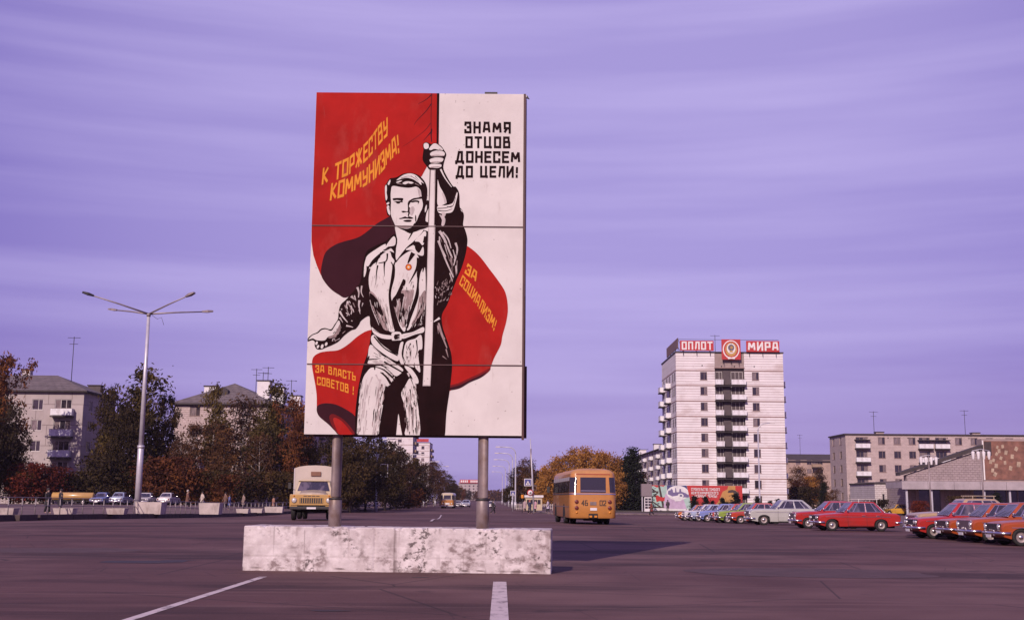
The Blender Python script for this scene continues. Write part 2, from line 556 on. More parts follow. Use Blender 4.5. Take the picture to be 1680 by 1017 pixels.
kerbs('kerb', [(24.2, 60), (24.2, 100), (24.2, 152.0), (10, 152.0), (KR(156) + .5, 152.0), (KR(160) + .18, 160), (KR(260) + .18, 260)], 'kerb stones along the right edge of the road')

def marking(a, b, w, n=12):
    """painted line between two ground points"""
    a, b = Vector(a), Vector(b)
    d = (b - a).normalized()
    s_ = Vector((-d.y, d.x)) * w / 2
    v, f = [], []
    for i in range(n + 1):
        p = a.lerp(b, i / n)
        for q in (p - s_, p + s_):
            v.append((q.x, q.y, zg(q.x, q.y) + (0.006 if q.y < 30 else 0.035)))
    f = [(2 * i, 2 * i + 1, 2 * i + 3, 2 * i + 2) for i in range(n)]
    o = MB().add(v, f).build('road_marking', paint)
    o['kind'] = 'structure'
    return o
def ground_pt(px, py, z=0.0):
    d = ray(px, py)
    return Vector((0, 0, EYE)) + d * ((z - EYE) / d.z)
p, q = ground_pt(432, 947), ground_pt(205, 1019)
d_ = (q - p) * 2.0
marking(p.xy, (p + d_).xy, 0.14)
p, q = ground_pt(820, 955), ground_pt(819, 1020)
marking(p.xy, (p + (q - p) * 1.5).xy, 0.23)
p, q = ground_pt(724, 843.5, -0.35), ground_pt(707, 860, 0.1)
marking(p.xy, q.xy, 0.13)

# dark oil stains and old repair patches lying on the asphalt
oil = mat('oil_stain', (0.030, 0.015, 0.016), 0.7, 0.3, 3.0, space='World')
patch_m = mat('repair_asphalt', (0.080, 0.038, 0.039), 0.85, 0.2, 2.0, bump=0.3, bscale=20, space='World')
def stain(name, px, py, rx, ry, seed, m, jag=.35, n=36):
    rn = random.Random(seed)
    c = ground_pt(px, py)
    ph = [rn.uniform(0, 6.28) for _ in range(6)]
    v = []
    for i in range(n):
        a = 2 * math.pi * i / n
        r_ = 1 + jag * sum(math.sin((k + 2) * a + ph[k]) / (k + 1.5) for k in range(6)) * .6
        x, y = c.x + rx * r_ * math.cos(a), c.y + ry * r_ * math.sin(a)
        v.append((x, y, zg(x, y) + .004))
    o = MB().add(v, [tuple(range(n))]).build(name, m)
    o['kind'] = 'structure'
stain('oil_stain', 236, 923, 0.85, .55, 1, oil)
stain('oil_stain', 290, 921, 0.35, .22, 2, oil)
stain('oil_stain', 690, 948, 0.14, .10, 3, oil)
stain('oil_stain', 540, 1002, 0.22, .12, 4, oil)
stain('road_patch', 1330, 940, 2.6, 1.5, 5, patch_m, .15)
stain('road_patch', 90, 905, 2.4, 1.3, 6, patch_m, .15)
# ------------------------------------------------------------------ the billboard
BY = 23.6                                            # distance of its front face
pw = mat('poster_white', (0.70, 0.635, 0.62), 0.75, 0.05, 1.5, bump=0.22, bscale=2.6, space='World', spec=0.06)
pr = mat('poster_red', (0.38, 0.014, 0.012), 0.7, 0.14, 1.6, bump=0.22, bscale=2.6, space='World', spec=0.06)
overlay(pr, (0.40, 0.055, 0.045), 1.2, 0.52, 0.74, (1.6, 1, 0.7), 0.7)
pk = mat('poster_black', (0.013, 0.003, 0.004), 0.7, 0.3, 2.0, bump=0.22, bscale=2.6, space='World', spec=0.06)
pp = mat('poster_maroon', (0.040, 0.009, 0.016), 0.7, 0.12, 1.4, bump=0.22, bscale=2.6, space='World', spec=0.06)
pm = mat('poster_dark_red', (0.16, 0.012, 0.015), 0.7, 0.15, 1.4, space='World', spec=0.06)
po = mat('poster_yellow', (0.72, 0.27, 0.035), 0.7, 0.12, 5, space='World', spec=0.06)
pg = mat('poster_grey', (0.30, 0.215, 0.215), 0.7, 0.35, 9, stretch=(2, 1, .5), space='World', spec=0.06)
pg2 = mat('poster_pale_grey', (0.50, 0.42, 0.42), 0.7, 0.2, 9, stretch=(2, 1, .5), space='World', spec=0.06)
for m_ in (pw, pr, pp, pk):
    overlay(m_, (0.30, 0.20, 0.18) if m_ is not pk else (0.03, 0.01, 0.01), 2.6, 0.66, 0.80, (1.8, 1, 0.25), 0.45)
overlay(pw, (0.60, 0.53, 0.52), 1.1, 0.5, 0.72, (1, 1, .8), 0.6)
overlay(pw, (0.10, 0.05, 0.04), 16.0, 0.755, 0.78, (1, 1, 1), 0.6, detail=1)
frame_red = mat('frame_maroon', (0.07, 0.018, 0.022), 0.6, 0.2, 2)

corners_px = [(514.5, 153), (858.5, 153), (857.5, 716), (503.5, 712)]
c3 = [at(px, py, BY) for px, py in corners_px]
BX0, BX1 = (c3[0].x + c3[3].x) / 2, (c3[1].x + c3[2].x) / 2
BZ0, BZ1 = (c3[2].z + c3[3].z) / 2, (c3[0].z + c3[1].z) / 2
def solve(A, b):
    n = len(b)
    M = [row[:] + [b[i]] for i, row in enumerate(A)]
    for i in range(n):
        p = max(range(i, n), key=lambda r: abs(M[r][i]))
        M[i], M[p] = M[p], M[i]
        for r in range(n):
            if r != i:
                k = M[r][i] / M[i][i]
                M[r] = [x - k * y for x, y in zip(M[r], M[i])]
    return [M[i][n] / M[i][i] for i in range(n)]
dst = [(BX0, BZ1), (BX1, BZ1), (BX1, BZ0), (BX0, BZ0)]
A_, b_ = [], []
for (x, y), (u, v) in zip(corners_px, dst):
    A_ += [[x, y, 1, 0, 0, 0, -u * x, -u * y], [0, 0, 0, x, y, 1, -v * x, -v * y]]
    b_ += [u, v]
HM = solve(A_, b_)
def onboard(px, py):
    w = HM[6] * px + HM[7] * py + 1
    return (HM[0] * px + HM[1] * py + HM[2]) / w, (HM[3] * px + HM[4] * py + HM[5]) / w
CROP = {'full': (0, 0, 1), 'c1': (490, 140, 3.39), 'c2': (490, 420, 3.178), 'head': (620, 280, 8.48), 'hand': (670, 220, 5.65),
        'torso': (580, 380, 5.65), 'arm': (500, 460, 6.78), 'legs': (570, 530, 5.355), 'll': (500, 560, 6.36),
        'tl': (510, 150, 5.086), 'rt': (700, 140, 3.39), 'rl': (740, 420, 3.178)}
BW = thing('billboard', 'giant painted billboard of a flag-bearing worker on two pipe posts in a concrete block', 'billboard', ((BX0 + BX1) / 2, BY, 0))
BO = Vector(BW.location)
def bl(x, y, z):
    return (x - BO.x, y - BO.y, z - BO.z)
def smooth_pts(pts, n=5):
    out, N = [], len(pts)
    for i in range(N):
        p0, p1, p2, p3 = [Vector(pts[(i + k) % N]) for k in (-1, 0, 1, 2)]
        for j in range(n):
            t = j / n
            out.append(0.5 * ((2 * p1) + (p2 - p0) * t + (2 * p0 - 5 * p1 + 4 * p2 - p3) * t * t + (3 * p1 - p0 - 3 * p2 + p3) * t ** 3))
    return [(p.x, p.y) for p in out]
ART = {}
def clampb(u, w):
    return min(max(u, BX0 + .004), BX1 - .004), min(max(w, BZ0 + .004), BZ1 - .004)
lay = [0.0]
def put(group, m, poly, layer):
    mb, ml = ART.setdefault(group, (MB(), []))
    if m not in ml:
        ml.append(m)
    lay[0] += 0.00002
    y = -(0.003 + layer * 0.0016 + lay[0] % 0.0012)
    tri = tessellate_polygon([[Vector((a, b, 0)) for a, b in poly]])
    mb.add([bl(a, BY + y, b) for a, b in poly], [tuple(t) for t in tri], ml.index(m))
def shape(group, crop, m, pts, layer=1, smooth=True):
    ox, oy, s = CROP[crop]
    pts = [(ox + a / s, oy + b / s) for a, b in pts]
    if smooth:
        pts = smooth_pts(pts, 4)
    put(group, m, [clampb(*onboard(a, b)) for a, b in pts], layer)
def stroke(group, crop, m, pts, w0, w1=None, layer=3, wm=None):
    """tapered brush stroke; widths in crop pixels"""
    w1 = w0 if w1 is None else w1
    n = len(pts)
    if n > 2:
        P = []
        for i in range(n - 1):
            p0, p1, p2, p3 = Vector(pts[max(i - 1, 0)]), Vector(pts[i]), Vector(pts[i + 1]), Vector(pts[min(i + 2, n - 1)])
            for j in range(4):
                t = j / 4
                P.append(0.5 * ((2 * p1) + (p2 - p0) * t + (2 * p0 - 5 * p1 + 4 * p2 - p3) * t * t + (3 * p1 - p0 - 3 * p2 + p3) * t ** 3))
        P.append(Vector(pts[-1]))
    else:
        a, b = Vector(pts[0]), Vector(pts[1])
        P = [a.lerp(b, i / 4) for i in range(5)]
    L, Rr = [], []
    k = len(P)
    for i, p in enumerate(P):
        d = (P[min(i + 1, k - 1)] - P[max(i - 1, 0)])
        if d.length < 1e-6:
            d = Vector((1, 0))
        d.normalize()
        t = i / (k - 1)
        w = (w0 + (w1 - w0) * t) / 2
        if wm is not None:
            w = ((1 - t) ** 2 * w0 + 2 * t * (1 - t) * wm * 1.4 + t * t * w1) / 2
        nrm = Vector((-d.y, d.x)) * max(w, 0.3)
        L.append(tuple(p + nrm))
        Rr.append(tuple(p - nrm))
    shape(group, crop, m, L + Rr[::-1], layer, False)
def btext(group, s, crop, base, up, m, layer=4, hw=0.085, gap=0.26):
    """lettering on a baseline (list of crop points) with an up vector at each end"""
    quads, W = text_strokes(s, hw, gap)
    ox, oy, sc = CROP[crop]
    seg = [0]
    for (a, b), (c, d) in zip(base, base[1:]):
        seg.append(seg[-1] + math.hypot(c - a, d - b))
    def bp(t):
        t = t * seg[-1]
        for i in range(len(base) - 1):
            if t <= seg[i + 1] or i == len(base) - 2:
                k = (t - seg[i]) / (seg[i + 1] - seg[i])
                return (base[i][0] + (base[i + 1][0] - base[i][0]) * k, base[i][1] + (base[i + 1][1] - base[i][1]) * k)
    words = list(WORD)
    for qd, wi in zip(quads, words):
        P = []
        for x, y in qd:
            t = x / W
            b = bp(t)
            u = (up[0][0] + (up[1][0] - up[0][0]) * t, up[0][1] + (up[1][1] - up[0][1]) * t)
            P.append((ox + (b[0] + u[0] * y) / sc, oy + (b[1] + u[1] * y) / sc))
        put(group + ('.%d' % wi if '#' in group else ''), m, [clampb(*onboard(a, b)) for a, b in P], layer)

# flag
F = 'painted_flag'
shape(F, 'full', pr, [(514, 152), (717.5, 152), (717.5, 245), (700, 272), (690, 291), (668, 312), (655, 350), (640, 380), (600, 420), (575, 470), (545, 474), (533, 464), (526, 453), (520, 439), (514, 422), (510.5, 400), (509, 380)], 1, False)
shape(F, 'full', pp, [(650, 345), (637, 358), (617, 370), (590, 391), (565, 399), (549, 405), (534, 417), (528, 437), (527, 453), (532, 464), (543, 477), (556, 486), (568, 491), (590, 480), (610, 470), (640, 440), (662, 400), (662, 360)], 2)
F = 'painted_flag#2'
shape(F, 'full', pr, [(745, 400), (757, 402), (765.5, 406), (777, 414), (789, 426), (802, 443), (818, 464), (829.5, 483), (833.5, 508), (831, 530), (825, 552), (822, 568), (811, 590), (803, 610), (790, 621), (771, 629), (756, 638), (742, 641), (728, 640), (720, 560), (722, 470)], 1)
shape(F, 'rl', pm, [(205, 590), (200, 607), (160, 637), (100, 663), (50, 692), (0, 702), (-5, 680), (40, 668), (90, 645), (150, 618)], 2)
shape(F, 'rl', pp, [(190, 610), (160, 638), (100, 664), (50, 693), (0, 703), (-5, 692), (50, 676), (100, 652), (150, 630)], 2)
F = 'painted_flag#3'
shape(F, 'full', pr, [(620, 540), (611, 543), (601, 546), (588, 554), (574, 566), (562, 574), (553, 577), (540, 578), (528, 580), (519, 585), (515, 592), (515, 604), (518, 620), (521, 635), (523, 650), (523.5, 667), (524, 675), (528, 683), (542, 695), (553, 706), (561, 712.5), (587, 713.5), (600, 650), (615, 600)], 1)
shape(F, 'll', pp, [(150, 690), (165, 668), (200, 653), (260, 648), (340, 660), (430, 700), (530, 765), (560, 830), (560, 968), (385, 968), (340, 930), (270, 862), (180, 787), (152, 735)], 2)
shape(F, 'll', pm, [(280, 790), (300, 760), (340, 765), (420, 810), (490, 880), (540, 950), (535, 968), (388, 968), (340, 920), (300, 860)], 2)
shape(F, 'll', pr, [(320, 815), (345, 797), (400, 825), (455, 880), (505, 945), (515, 968), (392, 968), (355, 910)], 3)
F = 'painted_flag'
# flag staff at the top with its folds
shape(F, 'tl', pk, [(1036, 12), (1056, 12), (1052, 445), (1036, 445)], 2, False)
stroke(F, 'tl', pm, [(992, 14), (988, 230), (994, 430)], 9, 7, 2)
stroke(F, 'tl', pp, [(992, 28), (940, 75), (878, 108)], 9, 2, 2)
stroke(F, 'tl', pp, [(990, 105), (945, 170), (870, 250), (845, 290)], 8, 2, 2)
stroke(F, 'tl', pp, [(990, 345), (965, 375), (925, 420)], 12, 2, 2)
stroke(F, 'tl', pm, [(985, 270), (930, 340), (800, 440), (750, 470)], 8, 2, 2)
stroke(F, 'tl', pp, [(994, 320), (990, 380), (996, 430)], 14, 5, 2)

# the worker: dark silhouette first, then the lights
G = 'painted_figure'
shape(G, 'full', pk, [(647, 387), (633, 398), (615.5, 406), (602, 414.5), (597, 426), (594, 444), (591.5, 464), (585, 475), (574, 488), (567.5, 495), (559.5, 503), (556.5, 515), (555.5, 526), (550, 535), (544.5, 542.5), (535, 540.5), (528, 542), (522, 547.5), (514, 551), (506.5, 558), (507, 562), (514.5, 560), (518.5, 563), (518.5, 569), (522, 574.5), (529.5, 575), (538, 571.5), (547, 568), (557.5, 562), (566, 553), (577, 544.5), (584.5, 542), (590, 535), (594, 528), (606, 521), (608, 534), (610.5, 544), (609.5, 552), (605.5, 578), (598, 601), (592, 627), (588.5, 651), (586, 679), (586, 706), (586, 715), (600, 716), (620, 716), (640, 716), (651, 716),
    (652.5, 713), (654, 696), (656, 679), (659, 696), (662.5, 713), (664, 716), (685, 717), (710, 718), (727, 718), (731.8, 715), (734, 679), (739, 642), (741.5, 620), (742.7, 601), (741, 582), (736, 566), (731, 552), (726.5, 538), (725.3, 519), (734, 502), (741.5, 481), (749, 461), (757, 442), (763.5, 419), (766, 401), (765.5, 391), (762, 379), (758.7, 371), (760, 356), (757, 347), (753, 341), (752, 320), (746.5, 309), (741, 307), (730, 289), (725.3, 277), (727.5, 264), (730, 255), (726.5, 248), (721, 241), (712.5, 236), (705, 238), (696.5, 235), (691.2, 239), (692.3, 247), (691, 264), (698, 275), (703.5, 281), (715, 282), (716, 300), (714, 330), (713.5, 372), (708, 384), (690, 380), (670, 392)], 2)
G = 'painted_head'
# head: dark mass
shape(G, 'head', pk, [(78, 250), (95, 215), (110, 185), (150, 132), (200, 122), (250, 110), (330, 66), (430, 52), (530, 76), (600, 128), (650, 200), (672, 290), (668, 400), (664, 438), (690, 436), (698, 520), (662, 612), (652, 720), (690, 745), (690, 800), (630, 830), (560, 850), (470, 905), (420, 890), (330, 848), (228, 800), (165, 660), (125, 650), (105, 580), (108, 500), (88, 440)], 3)
shape(G, 'head', pw, [(188, 237), (166, 300), (162, 380), (168, 460), (165, 560), (172, 650), (215, 755), (240, 795), (300, 822), (400, 832), (465, 805), (490, 765), (540, 715), (580, 620), (612, 510), (603, 440), (592, 400), (592, 365), (575, 290), (520, 246), (460, 256), (400, 262), (300, 252)], 4)
shape(G, 'head', pw, [(230, 800), (300, 835), (385, 875), (405, 905), (430, 960), (425, 1030), (275, 1030), (262, 980), (243, 900)], 4)
for a in ([(190, 420), (205, 408), (260, 404), (335, 408), (330, 442), (290, 440), (250, 434), (205, 440)],
          [(205, 462), (235, 450), (300, 448), (318, 432), (332, 464), (300, 466), (285, 482), (250, 482), (232, 462)],
          [(405, 480), (410, 452), (435, 432), (480, 408), (540, 398), (590, 385), (618, 408), (560, 418), (500, 428), (455, 448), (432, 482), (420, 500)],
          [(440, 460), (480, 440), (520, 436), (562, 446), (556, 474), (540, 492), (545, 465), (505, 460), (470, 468)],
          [(402, 470), (432, 476), (418, 520), (446, 560), (442, 598), (424, 640), (418, 668), (404, 650), (408, 606), (372, 604), (335, 610), (316, 590), (345, 584), (398, 590), (404, 540)],
          [(282, 688), (320, 680), (368, 662), (398, 674), (430, 662), (484, 686), (445, 697), (400, 692), (340, 694), (300, 700)],
          [(342, 722), (400, 708), (458, 716), (440, 738), (375, 738)],
          [(506, 660), (516, 640), (524, 690), (520, 740), (508, 720)],
          [(560, 640), (600, 560), (632, 500), (640, 640), (600, 720), (540, 760), (500, 790), (530, 720)]):
    shape(G, 'head', pk, a, 5)
shape(G, 'head', pg, [(250, 800), (330, 790), (430, 790), (470, 800), (400, 826), (310, 822)], 5)
shape(G, 'head', pg2, [(575, 300), (590, 370), (560, 384), (545, 320), (530, 262)], 5)
shape(G, 'head', pg2, [(430, 560), (470, 520), (500, 560), (470, 640), (440, 640)], 5)
for a in ([(240, 158), (290, 112), (350, 76), (430, 60), (510, 84), (575, 140), (625, 200), (585, 180), (590, 222), (540, 185), (490, 150), (430, 128), (370, 122), (300, 140)],
          [(325, 196), (370, 172), (430, 172), (480, 190), (450, 204), (400, 200), (360, 214)],
          [(235, 186), (270, 168), (320, 158), (290, 182), (255, 192)],
          [(118, 204), (150, 150), (156, 176), (136, 224)],
          [(82, 250), (104, 226), (108, 300), (104, 330), (116, 400), (98, 440), (86, 370)],
          [(110, 530), (134, 508), (148, 540), (160, 620), (152, 644), (126, 610)],
          [(104, 482), (136, 462), (144, 480), (120, 500)],
          [(650, 520), (668, 500), (664, 570), (642, 606), (640, 570)]):
    shape(G, 'head', pw, a, 4)
for a in ([(140, 540), (156, 590)], [(500, 100), (560, 160)], [(440, 95), (520, 150), (565, 215)], [(350, 150), (420, 150)]):
    stroke(G, 'head', pk, a, 9, 2, 5)
for a in ([(250, 200), (330, 215)], [(500, 200), (560, 230)], [(300, 130), (400, 100), (470, 110)]):
    stroke(G, 'head', pg, a, 12, 3, 5)
G = 'painted_fist'
# fist on the staff
for a in ([(128, 104), (150, 92), (172, 104), (174, 136), (152, 150), (132, 140)],
          [(178, 150), (196, 120), (222, 98), (252, 102), (304, 146), (300, 162), (262, 156), (226, 148), (196, 160)],
          [(190, 190), (210, 174), (250, 164), (306, 170), (326, 192), (312, 214), (262, 216), (214, 218), (192, 208)],
          [(184, 250), (210, 236), (250, 228), (306, 234), (310, 254), (290, 272), (240, 282), (196, 276)],
          [(178, 304), (200, 290), (250, 288), (292, 294), (292, 314), (262, 326), (214, 326), (184, 320)]):
    shape(G, 'hand', pw, a, 4)
for a in ([(200, 215), (250, 208), (312, 212)], [(200, 275), (250, 272), (296, 268)], [(196, 322), (240, 318), (284, 314)], [(270, 150), (296, 156)]):
    stroke(G, 'hand', pg, a, 10, 5, 5)
shape(G, 'hand', pw, [(258, 440), (282, 500), (316, 560), (346, 640), (330, 662), (262, 668)], 4)
shape(G, 'hand', pg2, [(300, 560), (322, 570), (346, 640), (330, 660), (316, 610)], 5)
stroke(G, 'hand', pw, [(288, 338), (330, 420), (392, 505)], 16, 5, 4)
shape(G, 'hand', pw, [(262, 684), (330, 676), (384, 664), (412, 640), (440, 556), (447, 576), (424, 680), (400, 735), (350, 748), (276, 746)], 4)
for a in ([(262, 704), (330, 700), (396, 680)], [(268, 726), (340, 728), (400, 708)], [(350, 690), (404, 680), (430, 600)]):
    stroke(G, 'hand', pk, a, 9, 3, 5)
for a in ([(280, 760), (330, 790), (335, 830), (322, 864), (300, 860), (304, 810)], [(300, 745), (340, 750), (320, 790)]):
    shape(G, 'hand', pg2, a, 4)
stroke(G, 'hand', pw, [(480, 716), (498, 740)], 8, 2, 4)
G = 'painted_staff'
# staff
shape(G, 'full', pg2, [(703.5, 281), (714, 281), (713, 372), (712.4, 400), (711.5, 470), (710.5, 560), (707.5, 634.5), (695, 634.5), (698.6, 530), (701, 400), (702.6, 330)], 5, False)
shape(G, 'full', pw, [(705.5, 282), (710.5, 282), (710.5, 372), (711.4, 400), (710.7, 470), (709.6, 560), (706.5, 633), (696, 633), (699.8, 530), (702.4, 400), (704.0, 330)], 6, False)
stroke(G, 'hand', pk, [(250, 345), (248, 600), (244, 860)], 22, 22, 6)
stroke(G, 'hand', pk, [(190, 345), (184, 600), (178, 860)], 7, 4, 6)
G = 'painted_shirt'
# collar and shirt
for a in ([(392, 20), (440, 8), (500, 36), (560, 20), (620, 2), (640, 4), (612, 46), (545, 112), (490, 160), (440, 222), (396, 284), (386, 205), (402, 100)],
          [(372, 62), (386, 92), (380, 140), (352, 152), (312, 160), (276, 190), (304, 138), (348, 76)],
          [(652, 10), (668, 40), (640, 142), (604, 112), (562, 106), (590, 70), (622, 40)],
          [(480, 186), (520, 156), (560, 140), (568, 180), (604, 214), (640, 156), (644, 236), (590, 228), (545, 190)],
          [(140, 370), (160, 330), (210, 300), (250, 240), (300, 204), (336, 208), (350, 250), (376, 290), (360, 340), (352, 420), (342, 520), (330, 600), (336, 680), (350, 770), (370, 850), (384, 935), (330, 930), (292, 830), (250, 720), (200, 610), (158, 570), (138, 470)],
          [(384, 310), (450, 240), (520, 196), (560, 200), (592, 240), (606, 290), (584, 400), (590, 480), (572, 600), (534, 720), (500, 830), (480, 938), (440, 900), (410, 820), (380, 720), (352, 640), (352, 560), (378, 450), (384, 370)],
          [(622, 390), (660, 352), (668, 560), (660, 650), (610, 770), (560, 860), (520, 920), (500, 916), (550, 780), (604, 620), (606, 500)],
          [(122, 244), (200, 184), (290, 132), (280, 182), (220, 236), (170, 284), (132, 340), (108, 310)],
          [(98, 330), (112, 280), (118, 380), (96, 440)],
          [(270, 196), (320, 170), (350, 178), (372, 212), (340, 200), (300, 206)]):
    shape(G, 'torso', pw, a, 4)
shape(G, 'torso', pg, [(150, 570), (200, 600), (250, 690), (300, 790), (330, 920), (290, 920), (250, 860), (200, 760), (160, 660)], 5)
shape(G, 'torso', pk, [(152, 590), (200, 620), (250, 700), (280, 790), (250, 780), (200, 720), (165, 680)], 5)
shape(G, 'torso', pg, [(360, 650), (400, 600), (450, 560), (520, 560), (560, 560), (540, 680), (500, 790), (470, 900), (430, 860), (390, 750)], 5)
shape(G, 'torso', pk, [(356, 660), (400, 590), (470, 470), (480, 500), (440, 580), (470, 600), (460, 700), (480, 760), (450, 850), (420, 830), (440, 700), (420, 650), (390, 720)], 5)
shape(G, 'torso', pg, [(610, 640), (664, 560), (668, 700), (620, 790), (570, 860), (540, 870), (590, 760)], 5)
for pts, w0, w1 in (([(222, 330), (212, 400), (206, 505)], 16, 2), ([(286, 300), (282, 350), (286, 435)], 20, 2), ([(310, 220), (300, 290), (230, 310)], 16, 6),
        ([(245, 250), (200, 290), (150, 345)], 8, 14), ([(345, 300), (362, 340), (350, 460), (332, 600), (350, 760), (390, 920)], 9, 16), ([(550, 215), (520, 270), (500, 312)], 46, 8),
        ([(604, 260), (585, 360), (512, 498)], 44, 3), ([(600, 300), (598, 420), (590, 560), (545, 740), (496, 905)], 12, 26), ([(640, 250), (650, 320), (640, 390)], 30, 8),
        ([(650, 660), (600, 780), (540, 900)], 12, 4), ([(470, 460), (430, 540), (380, 640)], 26, 6), ([(150, 360), (135, 440), (140, 540)], 14, 8), ([(560, 120), (600, 180)], 46, 8),
        ([(350, 160), (300, 185), (275, 190)], 10, 14), ([(380, 160), (385, 200), (376, 285)], 12, 4), ([(540, 20), (520, 60), (500, 95)], 16, 3), ([(660, 60), (650, 120)], 22, 26),
        ([(480, 190), (430, 245), (390, 300)], 12, 8), ([(250, 210), (225, 270), (205, 325)], 10, 5), ([(170, 620), (220, 780), (270, 900)], 20, 5), ([(300, 800), (310, 860), (330, 925)], 16, 5)):
    stroke(G, 'torso', pk, pts, w0, w1, 6)
for pts, w0, w1 in (([(155, 650), (180, 740), (240, 880)], 7, 5), ([(270, 700), (320, 840), (370, 920)], 9, 4), ([(420, 640), (400, 760)], 5, 12), ([(470, 620), (440, 800)], 9, 3), ([(520, 700), (480, 900)], 16, 4), ([(620, 700), (560, 840)], 10, 3)):
    stroke(G, 'torso', pg2, pts, w0, w1, 6)
G = 'painted_sleeve'
# raised sleeve
for pts, w0, w1 in (([(790, 10), (840, 90), (880, 190), (912, 260)], 26, 12), ([(780, 100), (820, 200), (860, 300), (925, 440)], 18, 12), ([(940, 120), (958, 190), (925, 330)], 22, 8),
        ([(820, 20), (870, 80), (900, 170)], 16, 8), ([(890, 400), (915, 480)], 12, 4), ([(790, 60), (800, 140), (850, 250)], 8, 14)):
    stroke(G, 'torso', pg2, pts, w0, w1, 4)
stroke(G, 'torso', pk, [(800, 60), (860, 170), (905, 300)], 10, 4, 5)
for k in range(26):
    x = random.uniform(760, 920)
    y = random.uniform(470, 740)
    if x - 740 < (760 - y) * 0.75 + 60:
        stroke(G, 'torso', pg, [(x, y), (x + random.uniform(8, 26), y - random.uniform(15, 45))], random.uniform(3, 9), 2, 4)
stroke(G, 'torso', pw, [(745, 850), (800, 815)], 6, 22, 4)
for pts, w0, w1 in (([(790, 860), (810, 930), (850, 1010)], 14, 9), ([(780, 880), (790, 960)], 8, 3)):
    stroke(G, 'torso', pg, pts, w0, w1, 4)
G = 'painted_arm'
# lowered arm
shape(G, 'arm', pw, [(384, 462), (402, 505), (376, 560), (330, 620), (272, 642), (232, 682), (150, 680), (104, 660), (60, 674), (64, 662), (100, 626), (160, 602), (200, 568), (250, 560), (306, 577), (342, 528)], 4)
shape(G, 'arm', pg, [(330, 622), (372, 560), (398, 505), (412, 540), (390, 600), (350, 640), (290, 660), (272, 645)], 5)
for x, y, a, b in ((146, 712, 13, 20), (162, 750, 13, 18), (208, 748, 15, 24), (252, 722, 14, 20)):
    shape(G, 'arm', pw, [(x + a * math.cos(t) + 5 * math.sin(t), y - b * math.sin(t)) for t in [i * math.pi / 4 for i in range(8)]], 4)
for pts, w0, w1 in (([(395, 360), (430, 420), (485, 484)], 26, 8), ([(396, 430), (432, 486)], 20, 4), ([(486, 250), (470, 320), (486, 410)], 26, 6), ([(520, 195), (560, 235)], 30, 6),
        ([(512, 300), (530, 340), (520, 400)], 24, 8), ([(586, 96), (604, 150), (600, 210)], 26, 8), ([(636, 80), (630, 150), (655, 205)], 18, 6), ([(612, 240), (606, 300), (622, 360)], 26, 6), ([(650, 270), (640, 310)], 14, 4), ([(470, 520), (510, 528), (546, 538)], 20, 6), ([(320, 690), (330, 660), (350, 680)], 12, 6), ([(400, 660), (370, 680)], 8, 3)):
    stroke(G, 'arm', pg2, pts, w0, w1, 4)
stroke(G, 'arm', pw, [(486, 260), (478, 320), (486, 380)], 10, 4, 5)
stroke(G, 'arm', pw, [(402, 372), (430, 420), (470, 468)], 12, 4, 5)
G = 'painted_trousers'
# belt and trousers
for a in ([(218, 48), (260, 82), (320, 112), (392, 120), (388, 152), (310, 146), (252, 116), (226, 86)],
          [(396, 98), (470, 94), (478, 160), (402, 168)],
          [(482, 112), (580, 90), (668, 48), (672, 92), (600, 112), (492, 150)],
          [(215, 134), (244, 118), (290, 180), (360, 236), (440, 282), (464, 292), (452, 342), (400, 326), (300, 262), (226, 196)],
          [(210, 200), (300, 284), (400, 346), (484, 402), (494, 432), (440, 474), (392, 440), (330, 390), (250, 368), (188, 362), (188, 312)],
          [(470, 190), (498, 184), (482, 280), (504, 366), (480, 372), (454, 292)],
          [(520, 182), (600, 148), (652, 118), (662, 232), (630, 252), (632, 330), (646, 440), (600, 402), (560, 390), (512, 362), (498, 300)],
          [(508, 390), (560, 402), (620, 480), (632, 532), (600, 534), (568, 470)],
          [(150, 490), (180, 440), (220, 400), (300, 385), (360, 420), (410, 480), (392, 540), (362, 570), (346, 650), (322, 800), (296, 900), (276, 985), (112, 985), (106, 850), (112, 700), (130, 580)],
          [(515, 560), (560, 490), (606, 545), (616, 640), (634, 760), (646, 985), (522, 985), (536, 880), (524, 760), (484, 640), (496, 590)]):
    shape(G, 'legs', pw, a, 4)
for a in ([(420, 112), (462, 108), (466, 124), (440, 128), (462, 132), (464, 144), (440, 146), (466, 152), (420, 158), (412, 134)],):
    shape(G, 'legs', pk, a, 5, False)
for pts, w0, w1 in (([(230, 70), (300, 105), (392, 118)], 3, 5), ([(240, 130), (330, 230), (448, 296)], 12, 10), ([(330, 205), (400, 262), (450, 286)], 10, 3), ([(190, 330), (260, 325), (300, 318)], 12, 2),
        ([(330, 350), (420, 400), (490, 440)], 16, 12), ([(250, 392), (330, 420), (410, 490)], 6, 18), ([(300, 440), (350, 480), (392, 540)], 8, 26), ([(500, 190), (490, 280), (520, 360)], 8, 5),
        ([(610, 160), (618, 250), (600, 320)], 12, 3), ([(560, 190), (530, 250)], 12, 3), ([(590, 380), (620, 440)], 10, 3), ([(400, 175), (470, 172)], 18, 20), ([(200, 300), (160, 420), (118, 600), (100, 800), (92, 985)], 12, 18),
        ([(300, 170), (360, 220)], 10, 3), ([(355, 560), (330, 700), (300, 860)], 18, 22), ([(160, 400), (240, 390), (250, 420)], 26, 8), ([(620, 260), (645, 300), (650, 400)], 16, 8), ([(560, 480), (590, 560)], 10, 2)):
    stroke(G, 'legs', pk, pts, w0, w1, 6)
for k in range(46):
    t = random.random()
    x0 = 330 - 60 * t + random.uniform(-34, 10)
    stroke(G, 'legs', random.choice([pg, pg, pk]), [(x0 + 12, 540 + 420 * t), (x0 + random.uniform(-4, 10), 575 + 420 * t)], random.uniform(3, 10), 1, 6)
